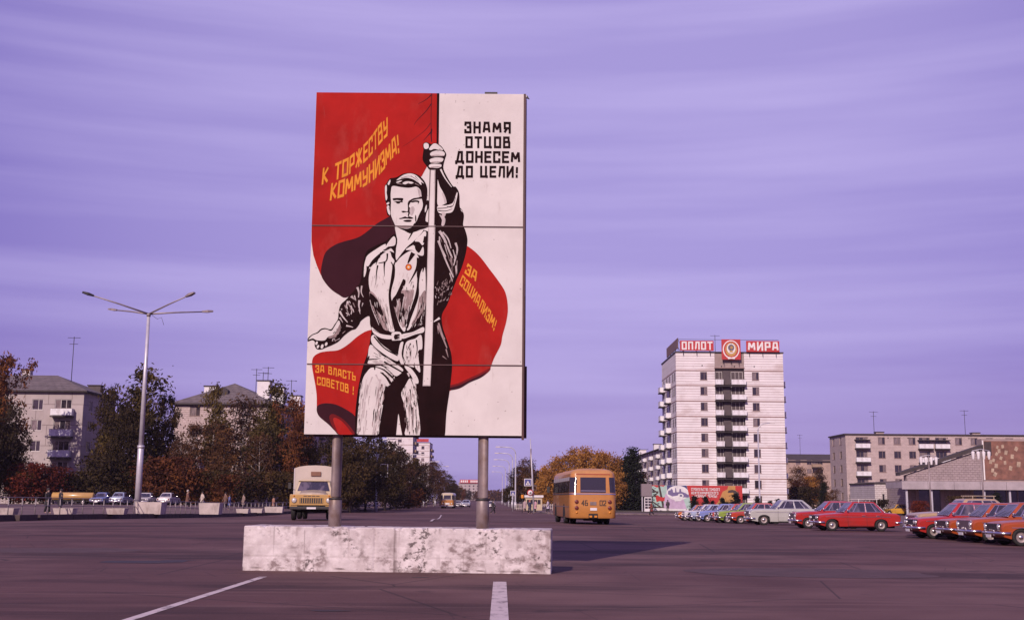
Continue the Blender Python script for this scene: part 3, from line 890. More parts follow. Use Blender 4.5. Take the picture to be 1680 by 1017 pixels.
for k in range(60):
    t = random.random()
    side = random.choice([0, 1])
    x0 = (505 + 35 * t if side == 0 else 600 + 38 * t) + random.uniform(-16, 16)
    stroke(G, 'legs', random.choice([pg, pk, pk]), [(x0, 540 + 400 * t), (x0 + random.uniform(-2, 12), 580 + 400 * t)], random.uniform(3, 9), 1, 6)
for k in range(24):
    t = random.random()
    x0 = 120 + 20 * (1 - t) + random.uniform(-14, 12)
    stroke(G, 'legs', random.choice([pg, pk]), [(x0, 520 + 440 * t), (x0 - 4, 560 + 430 * t)], random.uniform(3, 8), 1, 6)
for pts, w0, w1 in (([(230, 480), (180, 620), (150, 800)], 12, 3), ([(300, 500), (270, 700), (230, 900)], 20, 4), ([(260, 460), (310, 560)], 14, 3), ([(540, 620), (580, 800), (590, 960)], 12, 4), ([(570, 560), (600, 700)], 9, 3), ([(230, 220), (320, 300)], 12, 3), ([(560, 230), (560, 340)], 12, 3), ([(500, 130), (640, 80)], 5, 4), ([(540, 445), (550, 480)], 22, 8)):
    stroke(G, 'legs', pg2, pts, w0, w1, 5)
for pts, w0, w1 in (([(800, 40), (850, 160), (878, 230)], 20, 8), ([(870, 240), (890, 310)], 12, 4), ([(810, 20), (860, 180)], 6, 3), ([(840, 300), (880, 330)], 8, 2)):
    stroke(G, 'legs', pg, pts, w0, w1, 4)
G = 'painted_badge'
def streaks(crop, A, B, n, mats, seed, lmin=.08, lmax=.3, w=(2, 8), layer=7):
    rn = random.Random(seed)
    def along(P, t):
        t *= len(P) - 1
        i = min(int(t), len(P) - 2)
        return Vector(P[i]).lerp(Vector(P[i + 1]), t - i)
    for k in range(n):
        u, t = rn.random(), rn.random() * .95
        t2 = min(1, t + rn.uniform(lmin, lmax))
        u2 = u + rn.uniform(-.05, .05)
        pts = [tuple(along(A, q).lerp(along(B, q), uu)) for q, uu in ((t, u), ((t + t2) / 2, (u + u2) / 2), (t2, u2))]
        stroke(G, crop, rn.choice(mats), pts, rn.uniform(*w), 1, layer, wm=rn.uniform(*w))
G = 'painted_shirt'
streaks('torso', [(152, 600), (195, 780), (262, 925)], [(325, 610), (340, 760), (380, 930)], 46, [pg2, pg2, pw, pk, pk, pg], 1)
streaks('torso', [(385, 640), (420, 790), (448, 900)], [(560, 600), (530, 750), (490, 900)], 46, [pg2, pw, pk, pk, pg], 2)
streaks('torso', [(605, 620), (565, 800), (520, 912)], [(666, 560), (660, 760), (640, 880)], 34, [pg2, pw, pk, pk, pg], 3)
streaks('torso', [(160, 400), (150, 560)], [(330, 420), (326, 590)], 14, [pg2, pg2], 4, w=(2, 6))
streaks('torso', [(400, 380), (370, 560)], [(560, 420), (560, 600)], 18, [pg2, pg2, pk], 5, w=(2, 6))
G = 'painted_sleeve'
streaks('torso', [(770, 60), (860, 320), (930, 480)], [(900, 30), (960, 200), (960, 400)], 22, [pg2, pg, pk], 6, w=(3, 9))
G = 'painted_elbow'
streaks('torso', [(750, 520), (760, 700)], [(900, 460), (860, 640)], 40, [pg, pg, pg2, pk], 7, lmin=.05, lmax=.16, w=(3, 9))
G = 'painted_arm'
streaks('arm', [(400, 340), (500, 500)], [(560, 180), (650, 400)], 34, [pg2, pg, pk, pk], 8, w=(4, 14))
streaks('arm', [(280, 650), (400, 520)], [(340, 700), (480, 580)], 18, [pg, pk, pk], 9, w=(3, 9))
G = 'painted_trousers'
streaks('legs', [(140, 520), (116, 740), (112, 980)], [(230, 470), (200, 740), (170, 980)], 30, [pg2, pg2, pw], 10, lmin=.1, w=(3, 9))
streaks('legs', [(270, 500), (250, 740), (225, 980)], [(350, 560), (325, 740), (280, 980)], 50, [pg2, pg, pk, pw], 11, w=(3, 9))
streaks('legs', [(505, 600), (535, 760), (535, 980)], [(605, 560), (628, 760), (645, 980)], 60, [pg2, pg, pk, pk, pw], 12, w=(3, 9))
streaks('legs', [(215, 210), (420, 340)], [(190, 340), (420, 450)], 26, [pg2, pk, pg2], 13, w=(2, 8))
streaks('legs', [(520, 190), (510, 350)], [(650, 140), (640, 420)], 24, [pg2, pk, pg2], 14, w=(2, 7))
streaks('legs', [(300, 440), (400, 530)], [(390, 430), (440, 480)], 12, [pw, pg2, pk], 15, w=(4, 10))
G = 'painted_badge'
# badge
for r_, m_, l_ in ((30, pr, 7), (21, po, 8), (9, pw, 8)):
    shape(G, 'torso', m_, [(508 + r_ * math.cos(t), 346 + r_ * math.sin(t)) for t in [i * math.pi / 6 for i in range(12)]], l_, False)

T = 'painted_lettering'
btext(T + '#0', 'ЗНАМЯ', 'full', [(759.5, 217.9), (835.5, 217.9)], ((0, -15.8), (0, -15.8)), pk, 4, .115, .30)
btext(T + '#1', 'ОТЦОВ', 'full', [(761.5, 242.4), (834.5, 242.4)], ((0, -15.8), (0, -15.8)), pk, 4, .115, .30)
btext(T + '#2', 'ДОНЕСЕМ', 'full', [(745, 266.9), (851, 266.9)], ((0, -15.8), (0, -15.8)), pk, 4, .115, .26)
btext(T + '#3', 'ДО ЦЕЛИ!', 'full', [(746, 291.4), (848.5, 291.4)], ((0, -15.8), (0, -15.8)), pk, 4, .115, .26)
btext(T + '#4', 'К ТОРЖЕСТВУ', 'tl', [(80, 786), (180, 752), (300, 702), (395, 625), (450, 582), (510, 505), (560, 435), (625, 365)], ((8, -118), (-6, -140)), po, 4, .10, .20)
btext(T + '#5', 'КОММУНИЗМА!', 'tl', [(150, 918), (250, 888), (350, 845), (430, 800), (520, 735), (570, 685), (640, 600), (725, 508)], ((10, -122), (-14, -140)), po, 4, .10, .16)
btext(T + '#6', 'ЗА', 'rl', [(70, 92), (126, 140)], ((14, -42), (10, -44)), po, 4, .11, .2)
btext(T + '#7', 'СОЦИАЛИЗМ!', 'rl', [(42, 150), (100, 215), (160, 300), (226, 395)], ((16, -40), (14, -50)), po, 4, .10, .22)
btext(T + '#8', 'ЗА ВЛАСТЬ', 'll', [(130, 328), (240, 335), (360, 372), (542, 412)], ((0, -66), (0, -72)), po, 4, .10, .26)
btext(T + '#9', 'СОВЕТОВ !', 'll', [(148, 452), (250, 470), (350, 500), (528, 556)], ((0, -70), (0, -78)), po, 4, .10, .26)
for gname, (mb, ml) in ART.items():
    o = mb.build(gname.split('#')[0], ml, BW)
    if gname in ('painted_sleeve', 'painted_elbow'):
        o['kind'] = 'stuff'                           # loose brush strokes

# sheets of the board, with open seams between them
seams = [onboard(690, 374)[1], onboard(690, 600)[1]]
zz = [BZ0, seams[1], seams[0], BZ1]
for a, b in zip(zz, zz[1:]):
    MB().bbox(BX0 - BO.x, BX1 - BO.x, 0.0, 0.05, a + 0.006, b - 0.006, 0.006).build('panel', pw, BW)
for z in seams:
    MB().box(BX0 - BO.x + .01, BX1 - BO.x - .01, -0.0195, -0.0003, z - 0.011, z + 0.007).build('seam_batten', frame_red, BW)
fr = MB()
fr.box(BX0 - BO.x + .03, BX0 - BO.x + .13, 0.053, 0.35, BZ0 + .02, BZ1 - .02)
fr.box(BX1 - BO.x - .13, BX1 - BO.x - .03, 0.053, 0.35, BZ0 + .02, BZ1 - .02)
for z in (BZ0 + .06, seams[1] - .05, seams[0] - .05, BZ1 - .16):
    fr.box(BX0 - BO.x + .135, BX1 - BO.x - .135, 0.056, 0.34, z, z + .1)
fr.build('frame', frame_red, BW)
# second face behind, hung a little to the right
ex = BX1 - BO.x
edge = MB()
edge.bbox(ex - 0.006, ex + 0.042, -0.012, 0.05, BZ0 - 0.075, BZ1 - 0.004, 0.005)
edge.build('edge_strip', frame_red, BW)
bp_ = MB()
bp_.bbox(BX0 - BO.x + 0.12, ex + 0.065, 0.36, 0.40, seams[1], BZ1 - 0.01, 0.006)
bp_.bbox(BX0 - BO.x + 0.12, ex + 0.10, 0.405, 0.445, BZ0 - 0.02, seams[1] + 0.03, 0.006)
bp_.build('back_panel', frame_red, BW)
pst = MB()
pst.box(ex + 0.045, ex + 0.058, 0.1, 0.14, BZ0 + 2.9, BZ1 + 0.012)
pst.build('edge_batten', pw, BW)
# fittings on the top edge
tp = MB()
u0 = onboard(793, 153)[0] - BO.x
tp.bbox(u0, u0 + 0.27, 0.02, 0.18, BZ1, BZ1 + 0.045, 0.008)
tp.build('top_bracket', dark, BW)
tp = MB()
tp.prism([(ex + .02, BZ1 - .01), (ex + .12, BZ1 - .04), (ex + .06, BZ1 + .05)], 0.2, 0.24)
tp.build('top_hook', dark, BW)
# posts: steel pipe, wider sleeve at the foot
for px0, px1 in ((552, 558), (792, 793.5)):
    xb, xt = at(px0, 860, BY + .45).x - BO.x, at(px1, 716, BY + .45).x - BO.x
    xt = xb + (xt - xb) * 0.3
    yb = 0.21
    b = MB()
    b.tube([(xb, yb, 0.70), (xb, yb, 1.42), (xb, yb, 1.44)], [0.132, 0.132, 0.120], 20)
    b.tube([(xb, yb, 1.44), (xt, yb, 1.47), (xt, yb, BZ1 - 0.3)], [0.106, 0.106, 0.106], 20)
    b.build('post', rustp, BW)
    b = MB()
    b.tube([(xb, yb, 1.405), (xb, yb, 1.445)], 0.139, 20)
    b.build('collar', dark, BW)
# concrete foundation block, cast in one, with chipped edges
bx0, bx1 = at(404, 930, BY).x, at(906, 940, BY - .2).x
bm = bmesh.new()
bmesh.ops.create_cube(bm, size=1)
Lb, Db, Hb = bx1 - bx0, 1.25, 0.92
for v in bm.verts:
    v.co = Vector((v.co.x * Lb, v.co.y * Db, (v.co.z + 0.5) * Hb - 0.05))
bmesh.ops.bevel(bm, geom=bm.edges[:], offset=0.018, segments=1, affect='EDGES')
bmesh.ops.subdivide_edges(bm, edges=[e for e in bm.edges if abs(e.verts[0].co.x - e.verts[1].co.x) > 1], cuts=150, use_grid_fill=True)
bmesh.ops.subdivide_edges(bm, edges=[e for e in bm.edges if abs(e.verts[0].co.z - e.verts[1].co.z) > .4], cuts=22, use_grid_fill=True)
bmesh.ops.subdivide_edges(bm, edges=[e for e in bm.edges if abs(e.verts[0].co.y - e.verts[1].co.y) > .6], cuts=12, use_grid_fill=True)
from mathutils import noise as mnoise
for v in bm.verts:
    c = v.co
    edge_y = c.y < -Db / 2 + 0.03
    n1 = mnoise.noise(Vector((c.x * 1.3, c.y * 1.3, c.z * 1.5)))
    n2 = mnoise.noise(Vector((c.x * 6 + 9, c.y * 6, c.z * 6)))
    n3 = mnoise.noise(Vector((c.x * 14, 3, c.z * 3)))
    off = 0.010 * n1 + 0.007 * n2
    for seam in (-1.72, -.42, 0.55, 2.05):              # formwork joints
        off -= 0.012 * math.exp(-((c.x - seam - 0.01 * n3) / 0.018) ** 2)
    for zl in (0.27, 0.52):
        off -= 0.006 * math.exp(-((c.z - zl - 0.008 * n3) / 0.02) ** 2)
    if edge_y:
        c.y -= off
    c.z += 0.010 * n1 * (1 if c.z > 0.4 else 0)
    if c.z < 0.06 and edge_y:                           # ragged lower edge
        c.y += max(0, n2 + .4 * n1) * .06
    if c.z > Hb - 0.09 and n2 + n3 > 0.45:
        c.z -= 0.02
        c.y += 0.015 if c.y < 0 else 0
me = bpy.data.meshes.new('foundation_block')
bm.to_mesh(me)
bm.free()
me.materials.append(white_c)
blk = link('foundation_block', me, BW, ((bx0 + bx1) / 2 - BO.x, Db / 2 - 0.40, 0.0), R(-3.2))
blk.rotation_euler.y = R(0.25)
# ------------------------------------------------------------------ buildings
def lined(m, row, width, mortar, depth=0.03, msize=0.03, amount=1.0):
    """horizontal courses of block or brick drawn into a wall material, with relief"""
    t, b = nodes_of(m)
    tc = t.nodes.new('ShaderNodeTexCoord')
    sp = t.nodes.new('ShaderNodeSeparateXYZ')
    t.links.new(tc.outputs['Object'], sp.inputs[0])
    ad = t.nodes.new('ShaderNodeMath')
    ad.operation = 'ADD'
    t.links.new(sp.outputs[0], ad.inputs[0])
    t.links.new(sp.outputs[1], ad.inputs[1])
    cb = t.nodes.new('ShaderNodeCombineXYZ')
    t.links.new(ad.outputs[0], cb.inputs[0])
    t.links.new(sp.outputs[2], cb.inputs[1])
    br = t.nodes.new('ShaderNodeTexBrick')
    br.inputs['Scale'].default_value = 1
    br.inputs['Row Height'].default_value = row
    br.inputs['Brick Width'].default_value = width
    br.inputs['Mortar Size'].default_value = msize
    br.inputs['Mortar Smooth'].default_value = 0.3
    br.inputs['Color1'].default_value = (1, 1, 1, 1)
    br.inputs['Color2'].default_value = (0.90, 0.90, 0.90, 1)
    br.inputs['Mortar'].default_value = (*mortar, 1)
    t.links.new(cb.outputs[0], br.inputs['Vector'])
    mx = t.nodes.new('ShaderNodeMix')
    mx.data_type = 'RGBA'
    mx.blend_type = 'MULTIPLY'
    mx.inputs[0].default_value = amount
    ln = b.inputs['Base Color'].links
    if ln:
        t.links.new(ln[0].from_socket, mx.inputs[6])
    else:
        mx.inputs[6].default_value = b.inputs['Base Color'].default_value
    t.links.new(br.outputs['Color'], mx.inputs[7])
    t.links.new(mx.outputs[2], b.inputs['Base Color'])
    bp = t.nodes.new('ShaderNodeBump')
    bp.invert = True
    bp.inputs['Distance'].default_value = depth
    t.links.new(br.outputs['Fac'], bp.inputs['Height'])
    t.links.new(bp.outputs[0], b.inputs['Normal'])
    return m
tower_w = mat('tower_white_block', (0.84, 0.765, 0.79), 0.85, 0.05, 0.6)
overlay(tower_w, (0.58, 0.46, 0.45), 0.22, 0.52, 0.70, (1, 1, 2.2), 0.7, space='Object')
overlay(tower_w, (0.40, 0.25, 0.23), 1.1, 0.66, 0.74, (1.6, 1.6, 0.3), 0.7, space='Object')
lined(tower_w, 0.47, 60.0, (0.60, 0.47, 0.46), msize=0.04)
tower_side = tower_w
panel_w = mat('pale_wall', (0.47, 0.39, 0.39), 0.9, 0.1, 0.4)
overlay(panel_w, (0.30, 0.23, 0.22), 0.4, 0.52, 0.74, (1, 1, .5), 0.6, space='Object')
lined(panel_w, 2.8, 3.2, (0.6, 0.55, 0.55), msize=0.04)
brick_pk = mat('pinkish_brick', (0.56, 0.43, 0.42), 0.9, 0.1, 1.0)
lined(brick_pk, 0.30, 0.6, (0.82, 0.78, 0.78), msize=0.02)
brick_gy = mat('grey_brick', (0.36, 0.28, 0.285), 0.9, 0.12, 0.8)
lined(brick_gy, 0.30, 0.6, (0.7, 0.65, 0.65), msize=0.03)
brick_wh = mat('white_brick', (0.60, 0.53, 0.54), 0.9, 0.1, 0.8)
lined(brick_wh, 0.28, 0.6, (0.72, 0.64, 0.64), msize=0.03)
brown_w = mat('brown_wall', (0.42, 0.29, 0.25), 0.9, 0.2, 0.5)
slate = mat('slate_roof', (0.16, 0.125, 0.125), 0.85, 0.2, 1.0)
lined(slate, 0.45, 1.0, (0.6, 0.55, 0.55), msize=0.03)
roof_dk = mat('roof_felt', (0.055, 0.040, 0.042), 0.9, 0.2, 1)
band_m = mat('belt_course', (0.33, 0.20, 0.18), 0.9, 0.2, 1)
trim = mat('window_trim', (0.24, 0.155, 0.14), 0.7, 0.2, 3)
trim_w = mat('white_window_trim', (0.56, 0.49, 0.49), 0.7, 0.1, 3)
balc_w = mat('balcony_white', (0.74, 0.70, 0.75), 0.7, 0.1, 0.9)
overlay(balc_w, (0.42, 0.35, 0.36), 1.2, 0.55, 0.7, (1, 1, .4), 0.7, space='Object')
balc_b = mat('balcony_ochre', (0.30, 0.20, 0.14), 0.8, 0.2, 0.9)
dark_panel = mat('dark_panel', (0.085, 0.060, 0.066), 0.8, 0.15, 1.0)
pink_conc = mat('pinkish_concrete', (0.34, 0.25, 0.24), 0.85, 0.12, 0.8)
sign_red = mat('sign_red', (0.46, 0.022, 0.026), 0.6, 0.1, 0.6)
sign_white = mat('sign_white', (0.78, 0.72, 0.72), 0.6, 0.05, 1)
curtain = mat('curtain', (0.30, 0.24, 0.25), 0.9, 0.3, 1.2, stretch=(6, 6, 1))

def fxf(origin, a):
    """local facade frame: u along the wall, n outward"""
    return Matrix.Translation(origin) @ Matrix.Rotation(a, 4, 'Z')
def wall_with_holes(mb, W, H, holes, M, depth=0.16, m=0, z0=0.0):
    """wall in the plane y=0 (outside towards -y), openings with reveals"""
    us = sorted(set([0, W] + [v for h in holes for v in (h[0], h[1])]))
    zs = sorted(set([z0, H] + [v for h in holes for v in (h[2], h[3])]))
    for i in range(len(us) - 1):
        for j in range(len(zs) - 1):
            cu, cz = (us[i] + us[i + 1]) / 2, (zs[j] + zs[j + 1]) / 2
            if any(h[0] < cu < h[1] and h[2] < cz < h[3] for h in holes):
                continue
            mb.add([(us[i], 0, zs[j]), (us[i + 1], 0, zs[j]), (us[i + 1], 0, zs[j + 1]), (us[i], 0, zs[j + 1])], [(0, 1, 2, 3)], m, False, M)
    for u0, u1, a, b in holes:
        d = depth
        mb.add([(u0, 0, a), (u0, d, a), (u0, d, b), (u0, 0, b)], [(0, 1, 2, 3)], m, False, M)
        mb.add([(u1, 0, a), (u1, d, a), (u1, d, b), (u1, 0, b)], [(3, 2, 1, 0)], m, False, M)
        mb.add([(u0, 0, a), (u1, 0, a), (u1, d, a), (u0, d, a)], [(0, 1, 2, 3)], m, False, M)
        mb.add([(u0, 0, b), (u1, 0, b), (u1, d, b), (u0, d, b)], [(3, 2, 1, 0)], m, False, M)
WC = {}
def win_meshes(w, h, tr, style):
    k = (round(w, 2), round(h, 2), tr.name, style)
    if k in WC:
        return WC[k]
    f = MB()
    t = 0.075
    f.box(0, t, 0.03, 0.11, 0, h)
    f.box(w - t, w, 0.03, 0.11, 0, h)
    f.box(t, w - t, 0.03, 0.11, h - t, h)
    f.box(t, w - t, 0.03, 0.11, 0, t)
    if style == 'two':
        f.box(w * .58 - .035, w * .58 + .035, 0.035, 0.105, t, h - t)
    elif style == 'three':
        for q in (.36, .68):
            f.box(w * q - .035, w * q + .035, 0.035, 0.105, t, h - t)
    s_ = MB().box(-0.08, w + 0.08, -0.07, 0.03, -0.07, -0.001)
    panes = []
    cuts = {'two': [t, w * .58 - .035, w * .58 + .035, w - t], 'three': [t, w * .36 - .035, w * .36 + .035, w * .68 - .035, w * .68 + .035, w - t], 'one': [t, w - t]}[style]
    for i in range(0, len(cuts), 2):
        panes.append(MB().box(cuts[i] - .005, cuts[i + 1] + .005, 0.075, 0.085, t - .005, h - t + .005).mesh('pane', glass))
    c = MB().box(w * .08, w * .42, 0.115, 0.125, t, h - t)
    WC[k] = (f.mesh('window', tr), s_.mesh('sill', tr), panes, c.mesh('curtain', curtain))
    return WC[k]
def window(parent, M, u, z, w, h, tr, style='two', full=True):
    f, s_, panes, cu = win_meshes(w, h, tr, style)
    o = link('window', f, parent)
    o.matrix_local = M @ Matrix.Translation((u, 0.03, z))
    link('sill', s_, o)
    for p in (panes if full else win_meshes(w, h, tr, 'one')[2][:1]):
        q = link('pane', p, o)
        if random.random() < .34:                     # a drawn curtain behind the glass
            q.material_slots[0].link = 'OBJECT'
            q.material_slots[0].material = glass_pale
    return o
BCM = {}
def balcony(parent, M, u, z, w, d=0.9, h=1.0, m=None, gap=True):
    """slab, parapet sheets and side sheets"""
    k = (round(w, 2), d, h, m.name)
    if k not in BCM:
        s_ = MB().box(-.05, w + .05, -d - .04, 0.0, -.14, 0)
        p = MB()
        p.bbox(0, w, -d, -d + .05, .10, h, .01)
        p.box(0, .05, -d + .055, -.02, .10, h)
        p.box(w - .05, w, -d + .055, -.02, .10, h)
        r_ = MB().box(-.01, w + .01, -d - .012, -d + .06, h + .002, h + .045)
        for q in (.02, .5, .98):
            r_.box(w * q - .02, w * q + .02, -d + .055, -d + .09, 0.0, h)
        BCM[k] = (p.mesh('balcony', m), s_.mesh('slab', roof_dk), r_.mesh('handrail', trim))
    p, s_, r_ = BCM[k]
    o = link('balcony', p, parent)
    o.matrix_local = M @ Matrix.Translation((u, 0, z))
    link('slab', s_, o)
    link('handrail', r_, o)
    return o
def antenna(parent, x, y, z, h, name='antenna', bars=2):
    b = MB()
    b.tube([(x, y, z), (x, y, z + h)], 0.05, 6)
    for i in range(bars):
        zz_ = z + h - 0.15 - 0.9 * i
        b.tube([(x - .9 + .3 * i, y, zz_), (x + .9 - .3 * i, y, zz_)], 0.035, 5)
    return b.build(name, dark, parent)
def chimney(parent, x, y, z, w, d, h, m=None):
    b = MB()
    b.box(x - w / 2, x + w / 2, y - d / 2, y + d / 2, z, z + h)
    b.box(x - w / 2 - .12, x + w / 2 + .12, y - d / 2 - .12, y + d / 2 + .12, z + h + .003, z + h + .16, 1)
    return b.build('chimney', [m or dirty_white, roof_dk], parent)

# --- nine-storey tower with the roof sign
TY, TX0, TX1, TZ0 = 214.0, gx(1112, 214), gx(1291.5, 214), -0.32
TW, TD = TX1 - TX0, 20.0
tower = thing('tower_block', 'nine-storey white block tower with brown belt courses and central balconies', 'building', (TX0, TY, TZ0))
SH = 2.83
TH = at(1200, 579, TY).z - TZ0
def tz(py):
    return at(1200, py, TY).z - TZ0
wy = [617, 641.5, 667, 692.3, 717.8, 743, 768.6, 794.2, 819.6]
uL, uR = gx(1152.5, TY) - TX0, gx(1239, TY) - TX0
bay0, bay1 = gx(1177, TY) - TX0, gx(1226, TY) - TX0
ww, wh = 1.28, 1.50
MF = Matrix.Identity(4)
rows = [tz(y) - wh / 2 for y in wy]
holesL = [(uL, uL + ww, z, z + wh) for z in rows]
holesR = [(uR, uR + ww, z, z + wh) for z in rows]
b = MB()
wall_with_holes(b, bay0, TH, holesL, MF)
b.build('wall', tower_w, tower)
b = MB()
wall_with_holes(b, TW - bay1, TH, [(h[0] - bay1, h[1] - bay1, h[2], h[3]) for h in holesR], Matrix.Identity(4))
b.build('wall', tower_w, tower, (bay1, 0, 0))
ML = fxf((0, TD, 0), -math.pi / 2)                     # left side, faces the street
sideholes = []
for z in rows:
    for u in (2.0, 6.3, 10.6, 15.0, 17.6):
        sideholes.append((u, u + 1.3, z, z + wh))
b = MB()
wall_with_holes(b, TD, TH, sideholes, ML)
b.build('wall', tower_w, tower)
b = MB()
b.add([(TW, 0, 0), (TW, TD, 0), (TW, TD, TH), (TW, 0, TH)], [(0, 1, 2, 3)])
b.add([(0, TD, 0), (TW, TD, 0), (TW, TD, TH), (0, TD, TH)], [(3, 2, 1, 0)])
b.build('wall', tower_w, tower)
b = MB()
b.box(-.12, TW + .12, -.12, TD + .12, TH + .002, TH + .22)
b.build('roof', roof_dk, tower)
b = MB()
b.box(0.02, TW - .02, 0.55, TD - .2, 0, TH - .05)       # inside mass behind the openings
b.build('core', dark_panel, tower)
for z in rows:
    for u in (uL, uR):
        window(tower, MF, u, z, ww, wh, trim, 'two')
for h in sideholes:
    window(tower, ML, h[0], h[2], 1.3, wh, trim, 'two', False)
for i, z in enumerate(rows):
    zb = z + wh + 0.22
    if zb < TH:
        for a, c in ((-.04, bay0), (bay1, TW + .04)):
            MB().box(a, c, -.05, 0.0, zb, zb + .13).build('belt_course', band_m, tower)
        MB().box(-.05, -.001, 0.0, TD, zb + .002, zb + .132).build('belt_course', band_m, tower)
# central bay: recessed, dark column between two runs of balcony
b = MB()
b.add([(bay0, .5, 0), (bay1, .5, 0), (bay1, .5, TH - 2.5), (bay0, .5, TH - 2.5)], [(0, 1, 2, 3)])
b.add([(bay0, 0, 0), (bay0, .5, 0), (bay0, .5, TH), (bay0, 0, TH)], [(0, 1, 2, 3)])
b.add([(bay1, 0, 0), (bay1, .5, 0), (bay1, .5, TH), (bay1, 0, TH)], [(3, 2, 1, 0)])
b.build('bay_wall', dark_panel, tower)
b = MB()
b.box(bay0 + .002, bay1 - .002, 0.10, .495, TH - 2.75, TH - .1)
b.build('bay_head', pink_conc, tower)
MB().box(bay0 - .1, bay1 + .1, -.15, .05, TH - 2.86, TH - 2.755).build('bay_ledge', band_m, tower)
cd0, cd1 = gx(1190.5, TY) - TX0, gx(1203, TY) - TX0
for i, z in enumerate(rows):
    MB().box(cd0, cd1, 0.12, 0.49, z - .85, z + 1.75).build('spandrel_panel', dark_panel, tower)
    MBM = Matrix.Translation((0, .40, 0))
    window(tower, MBM, bay0 + .12, z - .3, 1.3, 1.9, trim_w, 'two')
    window(tower, MBM, cd1 + .15, z - .3, bay1 - cd1 - .35, 1.9, trim_w, 'three')
    balcony(tower, MF, bay0 - .02, z - .95, cd0 - bay0 - .05, 0.8, 1.02, balc_w)
    balcony(tower, MF, cd1 + .08, z - .95, bay1 - cd1 + .1, 0.8, 1.02, balc_w)
    MB().box(bay0 - .1, bay1 + .25, -.86, .12, z - 1.21, z - 1.1).build('bay_slab', roof_dk, tower)
    for u in (1.5, 9.8):
        balcony(tower, ML, u, z - .95, 3.0, 1.0, 1.0, balc_w)
    MR = fxf((TW, 0, 0), math.pi / 2)
    balcony(tower, MR, 2.4, z - .95, 2.8, .9, 1.0, balc_w)
for px_, py_ in ((1156, 600), (1188.5, 601), (1210, 601), (1243, 601)):
    u = gx(px_, TY) - TX0
    MB().tube([(u, .15 if bay0 < u < bay1 else .05, tz(py_)), (u, .06 if bay0 < u < bay1 else -.02, tz(py_))], 0.13, 10).build('vent', dark, tower)
antenna(tower, gx(1188, TY) - TX0, 6, TH + .2, 4.0, bars=1)

def sign_panel(name, label, px0, py0, px1, py1, text, Y=TY - 0.55, hw=.11, gap=.3, m=None):
    a, c = at(px0, py0, Y), at(px1, py1, Y)
    w, h = c.x - a.x, a.z - c.z
    r_ = thing(name, label, 'sign', (a.x, Y, c.z))
    MB().bbox(0, w, 0, .12, 0, h, .02).build('panel', m or sign_red, r_)
    if text:
        quads, W = text_strokes(text, hw, gap)
        hh = h * .66
        k = (w * .90) / W
        off = [0]
        # each letter a raised piece
        pen = 0
        for ch in text:
            q2, w2 = text_strokes(ch, hw, gap)
            if not q2:
                pen += .3
                continue
            lb = MB()
            for qd in q2:
                off[0] = (off[0] + .0017) % .02
                P = [(w * .05 + (pen + x) * k, h * .17 + y * hh) for x, y in qd]
                lb.prism(P, -.06 - off[0], -.002)
            lb.build('letter', sign_white, r_)
            pen += GL[ch][0] + 2 * hw * 0.6 + gap
    for q in (.1, .5, .9):
        b = MB()
        b.tube([(w * q, .2, -.85), (w * q, .2, h * .9)], .05, 6)
        b.tube([(w * q, .2, h * .8), (w * q, 1.4, -.55)], .04, 6)
        b.build('support_frame', dark, r_)
    return r_, w, h
sign_panel('roof_sign', 'red roof sign with five white letters, ОПЛОТ, left of the emblem', 1115.5, 558.5, 1171, 575.5, 'ОПЛОТ')
sign_panel('roof_sign', 'red roof sign with four white letters, МИРА, right of the emblem', 1224, 559, 1279, 577.5, 'МИРА')
em, ew, eh = sign_panel('roof_emblem', 'square red roof sign with wreathed state emblem between the two words', 1183.5, 556.5, 1215.5, 590, None, TY - 0.8)
emc = {'w': sign_white, 'r': sign_red, 'd': mat('emblem_globe', (0.13, 0.11, 0.14), .6, .2, 2), 'g': mat('emblem_gold', (0.50, 0.26, 0.07), .6, .2, 2)}
def ell(cx, cz, rx, rz, n=28, a0=0, a1=2 * math.pi):
    return [(cx + rx * math.cos(a0 + (a1 - a0) * i / n), cz + rz * math.sin(a0 + (a1 - a0) * i / n)) for i in range(n)]
for i, (nm, pl, mk) in enumerate((('wreath_outline', ell(.5, .50, .44, .455), 'w'), ('field', ell(.5, .505, .385, .40), 'r'), ('wreath', ell(.5, .50, .31, .345), 'g'), ('inner_field', ell(.5, .545, .225, .255), 'w'),
        ('globe', ell(.5, .585, .165, .165), 'd'), ('sickle', ell(.52, .60, .07, .07), 'g'), ('sun', [(.40, .36), (.60, .36), (.56, .43), (.5, .46), (.44, .43)], 'g'), ('ribbon', [(.30, .08), (.40, .13), (.5, .10), (.6, .13), (.70, .08), (.66, .02), (.5, .05), (.34, .02)], 'w'),
        ('wreath_gap', [(.47, .86), (.53, .86), (.5, .78)], 'r'), ('star', [(.5, .90), (.512, .866), (.545, .866), (.518, .845), (.53, .812), (.5, .833), (.47, .812), (.482, .845), (.455, .866), (.488, .866)], 'g'))):
    MB().prism([(x * ew, z * eh) for x, z in pl], -.012 - .012 * (i + 1), -.002 if i == 0 else -.012 * (i + 1) + .002).build(nm, emc[mk], em)
